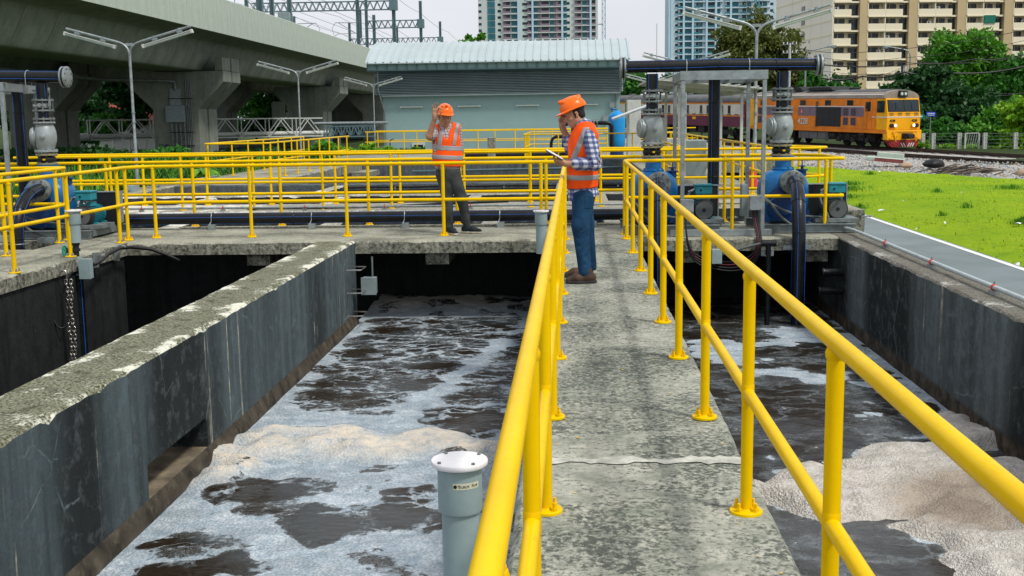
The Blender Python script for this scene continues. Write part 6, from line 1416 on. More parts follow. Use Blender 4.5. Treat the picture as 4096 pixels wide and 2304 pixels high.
def coach(label, s_, Lc, low, zone):
    t = thing('passenger_coach', label, 'coach', (0,0,0), 'coaches behind the locomotive')
    put('body', hull(-Lc, 0, [(-1.40,1.05),(1.40,1.05),(1.40,3.05),(-1.40,3.05)]), low, t, 0, .02)
    put('roof', hull(-Lc-.05, .05, [(1.42*math.cos(R(a)),3.055+.62*math.sin(R(a))**.7) for a in range(0,181,15)]), M['croof'], t, 40)
    put('end_wall', MB().box(.0, .03, -1.38, 1.38, 1.06, 3.0), low, t, 0)
    put('window_band', MB().box(-Lc+.4, -.25, -1.408, -1.395, 2.0, 2.86), M['ccream'], t, 0)
    for z in (1.92, 2.93): put('stripe', MB().box(-Lc, -.02, -1.409, -1.396, z-.04, z+.05), M['corange'], t, 0)
    if zone: put('stripe', MB().box(-Lc, -.02, -1.409, -1.396, 1.5, 1.75), M['ccream'], t, 0)
    x = -.95
    for k in range(17):
        w = .42; 
        f_ = put('window', MB().box(x-w-.04, x+.04, -1.422, -1.40, 2.06, 2.80), M['ccream'], t, 0); put('pane', MB().box(x-w, x, -1.428, -1.418, 2.10, 2.76), M['glass_dark'] if k % 3 else M['offwhite'], f_, 0)
        put('sill', MB().box(x-w-.08, x+.08, -1.46, -1.423, 2.02, 2.06), M['ug'], f_, 0); x -= 1.12
    for xc in (-3.2, -Lc+3.2):
        put('bogie_frame', hull(xc-1.5, xc+1.5, [(-1.1,.4),(-1.0,.4),(-1.0,.8),(-1.1,.8)]), M['ug'], t, 0); wheelset(t, (xc-1.1,xc+1.1), .43, .55)
        for dx in (-1.1,1.1): put('axle_box', MB().box(xc+dx-.2, xc+dx+.2, -1.25, -1.11, .3, .65), M['ug'], t, 0)
    for k in range(5): put('equipment_box', MB().box(-Lc*.35-1.5*k-.5, -Lc*.35-1.5*k+.5, -1.2, 1.2, .45+.05*(k % 2), 1.04), M['ug'], t, 0)
    for k in range(6): put('roof_vent', MB().box(-1.5-Lc/6.2*k-.3, -1.5-Lc/6.2*k+.3, -.25, .25, 3.66, 3.80), M['croof'], t, 0, .03)
    put('gangway', MB().box(.03, .45, -.6, .6, 1.1, 3.0), M['ug'], t, 0); place(t, s_); return t
c1_ = coach('maroon and cream passenger coach coupled behind the locomotive', -17.1, 20.2, M['maroon'], False)
put('sign_plate', MB().box(-8.2, -7.6, -1.425, -1.402, 1.58, 1.80), M['ly'], None, 0).parent = c1_
coach('green and cream passenger coach, partly hidden by the shed', -38.0, 20.2, M['cgreen'], True)
# ---------------------------------------------------------------- trees, bushes, vines
nr = np.random.default_rng(11)
def leaves_mesh(name, lobes, n, size, mat, shell=.55, long=1.7, droop=.25, clump=0):
    """many small leaf faces gathered in clumps inside the lobes (cx,cy,cz,rx,ry,rz)"""
    vol = np.array([l[3]*l[4]*l[5] for l in lobes])**.75; cnt = np.maximum(1, (n*vol/vol.sum()).astype(int)); P = []; D = []
    for l, c in zip(lobes, cnt):
        nc = clump or max(10, int(c/70)); u = nr.normal(size=(nc,3)); u /= np.linalg.norm(u, axis=1)[:,None]; rad = shell+(1-shell)*nr.random(nc)**.6
        cen = u*rad[:,None]*(1+.22*nr.normal(size=(nc,1))); k = nr.integers(0, nc, c); sp = .10+.16*nr.random(nc)
        p = cen[k]+nr.normal(size=(c,3))*sp[k][:,None]*np.array([1,1,.75]); D.append(p/np.maximum(.2, np.linalg.norm(p, axis=1))[:,None]); P.append(p*np.array(l[3:6])+np.array(l[:3]))
    P = np.concatenate(P); D = np.concatenate(D); c = len(P)
    d = D*.6+nr.normal(size=(c,3))*.7; d[:,2] -= droop; d /= np.linalg.norm(d, axis=1)[:,None]; w = np.cross(d, nr.normal(size=(c,3))); w /= np.maximum(1e-6, np.linalg.norm(w, axis=1))[:,None]
    s = size*(.6+.8*nr.random(c))[:,None]; a = P-d*s*long*.5; b_ = P+d*s*long*.5; m1 = P+w*s*.5; m2 = P-w*s*.5
    V = np.stack([a, m1, b_, m2], 1).reshape(-1,3); me = bpy.data.meshes.new(name); me.vertices.add(4*c); me.vertices.foreach_set('co', V.ravel()); me.loops.add(4*c); me.loops.foreach_set('vertex_index', np.arange(4*c, dtype=np.int32)); me.polygons.add(c); me.polygons.foreach_set('loop_start', np.arange(0, 4*c, 4, dtype=np.int32)); me.update(calc_edges=True); me.materials.append(mat); return me
def tree(label, base, lobes, n, size, mat, cat='tree', group=None, tr=.18, name=None, **kw):
    t = thing(name or 'tree', label, cat, base, group); L = Vector(base)
    c = put('crown', leaves_mesh('crown', [(l[0]-L.x, l[1]-L.y, l[2]-L.z, *l[3:]) for l in lobes], n, size, M[mat], **kw), None, t)
    b = MB(); top = Vector((np.mean([l[0] for l in lobes]), np.mean([l[1] for l in lobes]), np.mean([l[2] for l in lobes])))
    mid = L*.5+top*.5+Vector((rnd.uniform(-.3,.3), rnd.uniform(-.3,.3), 0)); b.tube([L, L*.7+mid*.3, mid, top], [tr, tr*.8, tr*.6, tr*.3], 8)
    for l in lobes:
        e = Vector(l[:3]); b.tube([mid*.6+L*.4*1.0 if len(lobes) < 2 else mid, (mid+e)/2+Vector((0,0,.2)), e, e+Vector((rnd.uniform(-.4,.4)*l[3], rnd.uniform(-.4,.4)*l[4], l[5]*.6))], [tr*.5, tr*.35, tr*.22, tr*.08], 6)
    put('trunk', b, M['bark'], t, 60); return t
def PX(x, y, Y):   # picture point of the photograph at distance Y, in metres
    d = (r2*((x-2048)/F_PX) - u2*((y-1152)/F_PX) + fwd); k = Y/d.y; return Vector((d.x*k, Y, CAM_H+d.z*k))
def lobe(x, y, rx, ry, Y, dep=1.0):
    p = PX(x, y, Y); k = Y/F_PX; return (p.x, Y, p.z, rx*k, (rx+ry)/2*k*dep, ry*k)
tree('tall bright green tree rising over the locomotive front, before the apartment block', PX(3880,600,108), [lobe(3762,235,55,85,108),lobe(3905,200,70,85,108),lobe(3960,260,60,80,108),lobe(3850,330,110,80,108),lobe(3960,380,80,80,108)], 26000, .21, 'leaf_bright', shell=.35, long=2.2, droop=.1, tr=.3)
tree('broad olive green tree behind the black header pipe and the lamp post', PX(3020,420,128), [lobe(2935,150,70,70,128),lobe(3040,140,75,80,128),lobe(3125,195,70,75,128),lobe(2990,260,110,80,128),lobe(3180,290,70,60,128),lobe(3110,330,80,50,128)], 26000, .23, 'leaf_olive', shell=.35, long=2.0, droop=.5, tr=.35)
for k, (a, n_, Y, m_, lab) in enumerate([
    ([(3640,350,80,55),(3720,320,75,60),(3600,390,50,40)], 6500, 102, 'leaf_dark', 'dark green bush behind the locomotive roof'),
    ([(3800,400,95,65),(3890,440,90,60)], 6500, 101, 'leaf_dark', 'dark creeper covered bush right of the locomotive front'),
    ([(3980,390,80,70),(4060,310,70,75),(4110,380,70,80)], 8500, 104, 'leaf_green', 'mid green bush below the tall bright tree at the picture edge'),
    ([(3740,470,70,60),(3840,480,85,60),(3930,470,70,60)], 8000, 99, 'leaf_dark', 'shaded bush behind the street signs'),
    ([(3760,535,75,40),(3860,540,70,42)], 5000, 97, 'leaf_green', 'creepers over the fence right of the locomotive'),
    ([(3960,530,70,60),(4040,500,85,85)], 8500, 93, 'leaf_bright', 'light green climbing bush over the fence near the picture edge'),
    ([(4070,440,60,60),(4060,560,70,55),(4120,500,60,80)], 6000, 86, 'leaf_lime', 'lime green creeper bush at the right edge in front of the white house'),
    ([(3700,590,45,16),(3790,596,60,14),(3900,598,70,14),(4020,600,80,16)], 4200, 88, 'leaf_lime', 'low lime weeds along the foot of the track fence'),
    ([(2540,330,60,45),(2500,370,50,40)], 5000, 118, 'leaf_green', 'green tree behind the coaches between the shed and the shelter'),
    ([(2660,345,60,40),(2760,350,60,35),(2850,360,60,35),(2960,370,60,35)], 5200, 130, 'leaf_dark', 'dark row of bushes behind the maroon coach roof'),
    ([(3250,300,40,55),(3260,345,60,30),(3330,345,45,25),(3410,350,40,20)], 4200, 112, 'leaf_green', 'small green tree behind the locomotive roof at the foot of the apartments'),
    ([(1890,170,35,25),(1922,148,22,14),(1865,190,30,18)], 1500, 92, 'leaf_bright', 'leafy branch top peeping over the shed roof before the left tower')]):
    Ls = [lobe(*q, Y) for q in a]; gx = sum(l[0] for l in Ls)/len(Ls)
    tree(lab, (gx, Y, -1.0 if k != 11 else -.5), Ls, n_, .26 if Y > 95 else .2, m_, 'bush' if k not in (8,10,11) else 'tree', 'trees and bushes beyond the tracks' if k != 11 else None, .10, 'bush' if k not in (8,10,11) else 'tree', shell=.3)
for k, (a, n_, Y, m_, lab) in enumerate([
    ([(300,380,70,70),(360,440,90,80),(240,430,60,60)], 6000, 96, 'leaf_dark', 'dark tree under the viaducts by the black riser pipe'),
    ([(470,370,80,60),(540,430,80,80),(590,360,60,60)], 7000, 92, 'leaf_dark', 'dark spreading tree under the viaducts behind the first lamp post'),
    ([(420,500,80,40),(330,540,70,35)], 4000, 88, 'leaf_green', 'shaded shrub below the dark trees under the viaducts'),
    ([(1010,420,50,60),(1060,450,60,70),(1120,400,50,50)], 7000, 128, 'leaf_green', 'dense tree seen between the two nearest piers'),
    ([(1050,500,60,40),(1000,520,50,30)], 3000, 120, 'leaf_dark', 'low dark bush between the two nearest piers'),
    ([(700,470,40,40),(640,520,40,40)], 2500, 125, 'leaf_dark', 'dark bush far behind the nearest pier'),
    ([(150,420,80,80),(60,460,70,70)], 4000, 130, 'leaf_dark', 'dark tree at the far left behind the pipes')]):
    Ls = [lobe(*q, Y) for q in a]; gx = sum(l[0] for l in Ls)/len(Ls)
    tree(lab, (gx, Y, -.9), Ls, n_, .28, m_, 'tree' if k not in (2,4,5) else 'bush', 'trees under the viaducts', .22, 'tree' if k not in (2,4,5) else 'bush', shell=.25)
o = struct('far_foliage', MB(), M['leaf_dark'], 0, kind='stuff'); o.data = leaves_mesh('far_foliage', [(-95+9*i, 205+3*(i % 3), 2.2, 7, 4, 5.5+1.5*(i % 2)) for i in range(11)]+[(14+9*i, 190+4*(i % 3), 1.5, 7, 4, 4.5+(i % 2)) for i in range(9)], 26000, .55, M['leaf_dark'], shell=.1)
# shrubs and weeds near the tanks
for k, (x, y, z, r_, h, n_, m_, lab) in enumerate([
    (-24.5,55,-.3,3.0,.7,2600,'leaf_dark','bushy shrub on the grass before the dark trees'),(-19.5,52,-.3,2.0,.6,1800,'leaf_green','mid green shrub on the grass left of the first lamp post'),(-15.5,56,-.3,2.2,.55,1800,'leaf_dark','green shrub on the grass behind the first lamp post'),
    (-11.0,49.5,-.3,.75,1.05,1500,'leaf_bright','bright green shrub by the second lamp post'),(-10.2,53.5,-.2,.9,.65,1000,'leaf_lime','pale weed clump at the end of the left walkway'),(-9.3,54.5,-.2,.8,.5,900,'leaf_lime','low pale weeds left of the shed hatch'),
    (-8.0,55.5,-.1,.8,.28,700,'leaf_green','creeping weeds below the shed hatch'),(-12.5,41,-.4,1.0,.6,1100,'leaf_green','weedy shrub beside the left walkway rail'),(-12.6,36,-.45,.9,.5,900,'leaf_green','small shrub on the grass by the left walkway corner')]):
    tree(lab, (x, y, z-.1), [(x,y,z+h*.5,r_,r_*.8,h*.55),(x+r_*.4,y,z+h*.75,r_*.5,r_*.5,h*.45)], n_, .13, m_, 'shrub', 'shrubs on the grass bank', .04, 'shrub', shell=.2, long=2.2)
def broad(label, x, y, z, n, L, h):
    t = thing('broadleaf_plant', label, 'plant', (x, y, z), 'big leaved plants'); put('stem', MB().tube([(x,y,z-.1),(x,y,z+h*.7)], .018, 6), M['leaf_green'], t)
    for k in range(n):
        a = 6.283*k/n+rnd.uniform(-.3,.3); l = L*rnd.uniform(.7,1.1); e = rnd.uniform(.3,.9); b = MB(); m_ = 7; d = Vector((math.cos(a), math.sin(a), 0)); w = Vector((-d.y, d.x, 0))
        for i in range(m_+1):
            f = i/m_; c = Vector((x,y,z+h*.55+.1*k/n))+d*(l*f)+Vector((0,0,l*(e*f-1.05*f*f))); ww = l*.24*math.sin(math.pi*min(.97, f*.93+.05))**.8
            b.v += [tuple(c+w*ww+Vector((0,0,.05*ww))), tuple(c-Vector((0,0,.03))), tuple(c-w*ww+Vector((0,0,.05*ww)))]
        b.f = [(3*i+j, 3*i+j+1, 3*i+4+j, 3*i+3+j) for i in range(m_) for j in (0,1)]; put('leaf', b, M['leaf_bright'] if k % 3 else M['leaf_lime'], t, 80)
broad('big leaved plant between the rails by the left walkway', -11.0, 33.5, -.3, 9, .62, .75)
broad('second big leaved plant lower beside the left walkway', -10.95, 31.8, -.5, 8, .5, .55)
broad('big leaved plant behind the left pump motor', -11.0, 24.0, -.45, 7, .55, .5)
# ---------------------------------------------------------------- houses, fence, poles, wires, signs
M['rooftile'] = paint('red_roof_tiles', (.28,.05,.03), .7, .2, .6)
t = thing('house', 'house with a red tiled roof hidden behind the dark trees under the viaduct', 'house', (-42, 104, -.8)); put('wall', MB().box(-46, -37, 102, 110, -.8, 1.7), M['offwhite'], t, 0)
put('roof', MB().prism([(-47,101,1.6),(-47,111,1.6),(-47,106,3.9)], (0,0,0), (11,0,0)), M['rooftile'], t, 0); put('window', MB().box(-43, -41, 101.9, 101.98, .1, 1.2), M['glass_dark'], t, 0)
for k in range(12): put('tile_rib', MB().bar((-46.8+.95*k,100.98,1.62), (-46.8+.95*k,105.98,3.92), .12, .08), M['rooftile'], t, 0)
t = thing('fence', 'pale low slatted fence under the viaduct trees', 'fence', (-42, 95, -.6))
for k in range(7): put('post', MB().box(-44.5+1.4*k, -44.35+1.4*k, 95, 95.15, -.9, 1.1), M['offwhite'], t, 0)
for z in (.2,.5,.8,1.05): put('slat', MB().box(-44.5, -36, 95.16, 95.2, z, z+.09), M['offwhite'], t, 0)
t = thing('house', 'white gabled house with a red roof edge at the right picture edge', 'house', (42, 104, -1)); a_ = PX(4060,420,104)
put('wall', MB().prism([(a_.x-1.0,104,-1),(a_.x+9,104,-1),(a_.x+9,104,3.0),(a_.x+4,104,4.6),(a_.x-1.0,104,2.1)], (0,0,0), (0,9,0)), M['white'], t, 0); put('roof', MB().prism([(a_.x-1.6,103.4,1.95),(a_.x+4,103.4,4.75),(a_.x+4,103.4,5.0),(a_.x-1.7,103.4,2.2)], (0,0,0), (0,10,0)), M['rooftile'], t, 0)
put('window', MB().box(a_.x+.3, a_.x+2.0, 103.9, 103.98, .2, 1.5), M['glass_dark'], t, 0)
t = thing('fence', 'track fence of whitish concrete posts and wire among the creepers', 'fence', PX(3730,590,88))
pp = [PX(x, 600, 88-i*.8) for i, x in enumerate((3690,3732,3836,3938,4060,4180))]
for p in pp: put('post', MB().box(p.x-.13, p.x+.13, p.y-.13, p.y+.13, -1.2, p.z+1.25), M['offwhite'], t, 0)
for h in (.25,.5,.75,1.0,1.2): put('wire', MB().tube([(p.x, p.y-.15, p.z+h) for p in pp], .012, 4), M['galv_dark'], t)
t = thing('gate', 'pale mesh gate half hidden in the fence', 'gate', PX(3885,600,86)); g0, g1 = PX(3860,600,86), PX(3915,600,86)
for x in (g0.x, g1.x): put('post', MB().box(x-.05, x+.05, 86, 86.1, -1.1, .0), M['offwhite'], t, 0)
put('top_bar', MB().box(g0.x, g1.x, 86, 86.08, -.02, .06), M['offwhite'], t, 0)
for k in range(6): put('bar', MB().bar((g0.x+(g1.x-g0.x)*k/6,86.04,-1), (g0.x+(g1.x-g0.x)*(k+1)/6,86.04,-.02), .025), M['offwhite'], t, 0)
def upole(label, x, ytop, Y, r=.16, arms=()):
    p = PX(x, ytop, Y); t = thing('utility_pole', label, 'pole', (p.x, Y, -1), 'concrete utility poles'); put('pole', MB().tube([(p.x,Y,-1),(p.x,Y,p.z)], [r*1.3, r*.8], 6), M['offwhite'], t, 30)
    for z in arms:
        put('crossarm', MB().box(p.x-.7, p.x+.7, Y-.08, Y+.08, p.z-z-.08, p.z-z), M['galv_dark'], t, 0)
        for q in (-.6,-.25,.25,.6): put('insulator', MB().cyl((p.x+q,Y,p.z-z), (p.x+q,Y,p.z-z+.2), .05, n=6), M['white'], t)
    return t
upole('square concrete pole behind the locomotive cab roof', 3620, 262, 103, .19)
upole('concrete utility pole with crossarms in front of the olive tree', 3160, 172, 112, .14, (.1,.9))
def slight(label, x, yt, xe, ye, Y):
    p, e = PX(x, yt, Y), PX(xe, ye, Y); s_ = 1 if e.x > p.x else -1; t = thing('street_light', label, 'street light', (p.x, Y, -1), 'arched street lights')
    put('pole', MB().tube([(p.x,Y,-1),(p.x,Y,p.z-.4),(p.x+s_*.15,Y,p.z),(p.x+s_*.5,Y,p.z+.15),(e.x,Y,e.z)], [.10,.07,.06,.05,.045], 8), M['galv'], t, 60)
    put('lamp_head', MB().obox((e.x+s_*.25,Y,e.z+.02), (.8,.28,.16), Matrix.Rotation(-.12*s_, 3, 'Y')), M['grey_paint'], t, 0, .05); put('lamp_cover', MB().lathe([(.24,.0),(.2,-.12),(.08,-.18)], (e.x+s_*.42,Y,e.z-.02), n=12), M['lens'], t, 50)
slight('street light with its lamp reaching right, beside the pale end wall', 3224, 210, 3315, 186, 104)
slight('street light with its lamp reaching left, above the locomotive roof', 3642, 205, 3560, 188, 106)
wires = [([(3200,195),(3500,205),(4110,118)],.03,'upper wire sagging across the apartment front'),([(3290,232),(3600,232),(4110,160)],.025,'second wire across the apartment front'),([(3290,258),(3620,250),(3900,236),(4110,212)],.045,'thick wire pair crossing to the tall tree'),([(3290,262),(3700,252),(4110,225)],.03,'wire just under the thick pair'),([(3290,284),(3620,288),(4110,180)],.022,'steep thin wire rising to the right'),
         ([(3284,311),(3450,305),(3618,288),(3800,293),(4110,264)],.09,'heavy black cable bundle passing the square pole'),([(3620,290),(3850,350),(4110,372)],.022,'thin wire falling to the right edge'),([(3680,378),(3900,374),(4110,368)],.03,'wire across the dark bushes, upper'),([(3680,392),(3880,398),(4110,388)],.03,'wire across the dark bushes, middle'),([(3680,402),(3900,404),(4110,404)],.025,'wire across the dark bushes, lower'),
         ([(3680,434),(3900,428),(4110,410)],.02,'thin low wire over the bushes'),([(3690,456),(3860,452),(4110,444)],.02,'lowest wire passing the blue sign'),([(3160,190),(3240,228),(3300,240)],.02,'wire from the crossarm pole to the street light'),([(3290,330),(3480,300),(3625,262)],.02,'thin wire rising to the square pole top'),([(2600,420-150),(2900,300),(3160,180)],.015,'thin wire behind the header pipe')]
for P_, w, lab in wires:
    pts = [PX(x, y, 101.5) for x, y in P_]; Q = []
    for i, (a, b_) in enumerate(zip(pts, pts[1:])):
        for k in range(8): f = k/8; Q.append(a*(1-f)+b_*f-Vector((0,0,.25*math.sin(math.pi*f))))
    Q.append(pts[-1]); o = put('overhead_cable', MB().tube(Q, w*.85, 5), M['cable'], None, 60); tag(o, lab, 'cable', 'cables over the street')
t = thing('street_sign', 'small blue street sign with white lettering beside the locomotive', 'sign', PX(3724,500,95)); a_, b2 = PX(3706,448,95), PX(3742,465,95)
put('board', MB().box(a_.x, b2.x, 95, 95.04, b2.z, a_.z), paint('blue_sign', (.01,.06,.55), .4, .05), t, 0); put('post', MB().cyl(((a_.x+b2.x)/2,95.06,-1), ((a_.x+b2.x)/2,95.06,b2.z), .04, n=6), M['galv'], t)
for k in range(7): put('lettering', MB().box(a_.x+.08+.085*k, a_.x+.14+.085*k, 94.985, 94.998, b2.z+.18, b2.z+.26+.02*(k % 2)), M['white'], t, 0)
put('lettering', MB().box(a_.x+.12, b2.x-.12, 94.985, 94.998, b2.z+.07, b2.z+.11), M['white'], t, 0)
t = thing('direction_sign', 'green arrow shaped direction sign beside the locomotive front', 'sign', PX(3690,500,96)); a_, b2 = PX(3670,456,96), PX(3703,476,96)
put('board', MB().prism([(a_.x-.3,96,b2.z),(b2.x-.18,96,b2.z),(b2.x,96,(a_.z+b2.z)/2),(b2.x-.18,96,a_.z),(a_.x-.3,96,a_.z)], (0,0,0), (0,.04,0)), paint('green_sign', (.01,.20,.12), .4, .05), t, 0); put('lettering', MB().box(a_.x+.05, b2.x-.28, 95.985, 95.998, (a_.z+b2.z)/2-.05, (a_.z+b2.z)/2+.07), M['white'], t, 0); put('post', MB().cyl((a_.x+.1,96.06,-1), (a_.x+.1,96.06,b2.z), .04, n=6), M['galv'], t)

# ---------------------------------------------------------------- things on the gravel and lawn
t = thing('concrete_slab', 'broken pale concrete slab with a reddish edge lying on the gravel', 'slab', (14.8, 55.5, -.85)); c_ = Vector((14.9,55.8,-.62)); m_ = Matrix.Rotation(R(-18), 3, 'Z') @ Matrix.Rotation(R(5), 3, 'Y')
put('slab', MB().obox(c_, (1.75,1.1,.20), m_), M['parapet'], t, 0, .05); put('upstand', MB().obox(c_+m_@Vector((.2,.42,.2)), (1.25,.25,.26), m_), M['parapet'], t, 0, .05); put('red_edge', MB().obox(c_+m_@Vector((.2,-.56,-.01)), (1.3,.02,.17), m_), paint('faded_red_edge', (.24,.07,.06), .8, .3, 5), t, 0)
t = thing('branch_pile', 'heap of dry grey branches lying on the gravel', 'branches', (15.6, 46.5, -.85))
for k in range(46):
    x, y = 15.6+rnd.gauss(0,.55), 46.6+rnd.gauss(0,.5); a = rnd.gauss(.1,.5); l = rnd.uniform(.5,1.5); z = -.82+rnd.random()*.28*math.exp(-((x-15.6)/.7)**2)
    put('branch', MB().tube([(x-l/2*math.cos(a),y-l/2*math.sin(a),z-.03),(x,y,z+rnd.uniform(.02,.12)),(x+l/2*math.cos(a+.2),y+l/2*math.sin(a+.2),z+rnd.uniform(-.04,.15))], [.035*rnd.uniform(.5,1.2),.025,.008], 5), M['twig'] if k % 3 else M['bark'], t, 60)
for k, (x, y, s_, m_, lab) in enumerate([(17.4,45.5,.30,2,'tan rock on the gravel beside the branch pile'),(15.0,52.6,.33,2,'tan stone at the end of the concrete slab'),(16.2,52.5,.5,0,'dark rubbish bundle on the gravel by the rail'),(12.9,45.2,.22,1,'dark stone at the lawn edge before the branches')]):
    b = MB(); b.lathe([(.3,0),(.85,.15),(1,.4),(.7,.7),(.2,.85)], (0,0,0), n=9); b.v = [(x+p[0]*s_*rnd.uniform(.7,1.1), y+p[1]*s_*rnd.uniform(.7,1.1), -.9+p[2]*s_) for p in b.v]; o = put('rock', b, M['stone'][m_] if k != 2 else M['rubber'], None, 50); tag(o, lab, 'rock')
for k, (px, py, w, lab) in enumerate([(3527,836,.36,'white crumpled plastic on the lawn near the road line'),(3846,791,.14,'small white scrap in the middle of the lawn'),(3780,892,.14,'white scrap beside the long grass tuft'),(3612,813,.08,'tiny white scrap left of the middle of the lawn'),(4072,916,.3,'long white scrap near the right picture edge'),(3410,674,.28,'white plastic scrap by the railing corner on the lawn'),(3518,701,.2,'white scrap at the upper part of the lawn'),(4072,1041,.12,'white scrap lowest on the lawn near the road'),(3665,905,.1,'white scrap beside the road line')]):
    p = None
    d = PX(px, py, 1.0)-Vector((0,0,CAM_H)); k_ = (-.80-CAM_H)/d.z; x, y = d.x*k_, d.y*k_; z = lz(x, y); w *= .6
    b = MB(); n_ = 9; b.v = [(x+w*.5*(math.cos(6.283*i/n_))*rnd.uniform(.6,1.1), y+w*.4*math.sin(6.283*i/n_)*rnd.uniform(.6,1.1), z+.03+rnd.uniform(0,.05)) for i in range(n_)]+[(x,y,z+.09)]; b.f = [(i,(i+1)%n_,n_) for i in range(n_)]; o = put('litter_scrap', b, M['white'], None, 0); tag(o, lab, 'litter', 'white scraps on the lawn')
# loose ballast stones, near ones as separate geometry in one heap
V = []; Fc = [[], [], []]; 
mbs = [MB(), MB(), MB()]
for k in range(9000):
    s_ = rnd.uniform(-12, 46); d = 4+16.5*rnd.random()**.8; p = trk(s_, d)
    if not (8 < p.x < 40): continue
    if p.x/p.y > .46: continue
    w_ = min(1, max(0, (d-8)/10)); zr = T0.z+GRADE*s_; zb = (np.interp(d, [q[0] for q in prof2] , [q[1] for q in prof2])+zr)*(1-w_)-.90*w_ if False else None
    q = rnd.random(); i = 0 if q < .5 else 1 if q < .78 else 2; s2 = rnd.uniform(.04,.10); h = s2*rnd.uniform(.5,.9)
    pz = [(-2.3,-.17),(7.2,-.17),(9.0,-.45),(12,-.6),(16,-.68),(21,-.75),(26,-.85)]; zi = float(np.interp(d, [a for a, _ in pz], [b_ for _, b_ in pz])); z = (max((zr+zi)*(1-w_)-.90*w_, -.97) if d > 7.5 else zr+zi)+.01
    a = rnd.uniform(0,6.28); mbs[i].add([(p.x+s2*math.cos(a),p.y+s2*math.sin(a),z-.02),(p.x+s2*math.cos(a+2.1)*.8,p.y+s2*math.sin(a+2.1)*.8,z-.02),(p.x+s2*math.cos(a+4.2),p.y+s2*math.sin(a+4.2),z-.02),(p.x+rnd.uniform(-.02,.02),p.y+rnd.uniform(-.02,.02),z+h)], [(0,1,3),(1,2,3),(2,0,3)])
for i in range(3): struct('gravel', mbs[i], M['stone'][i], 0, kind='stuff')
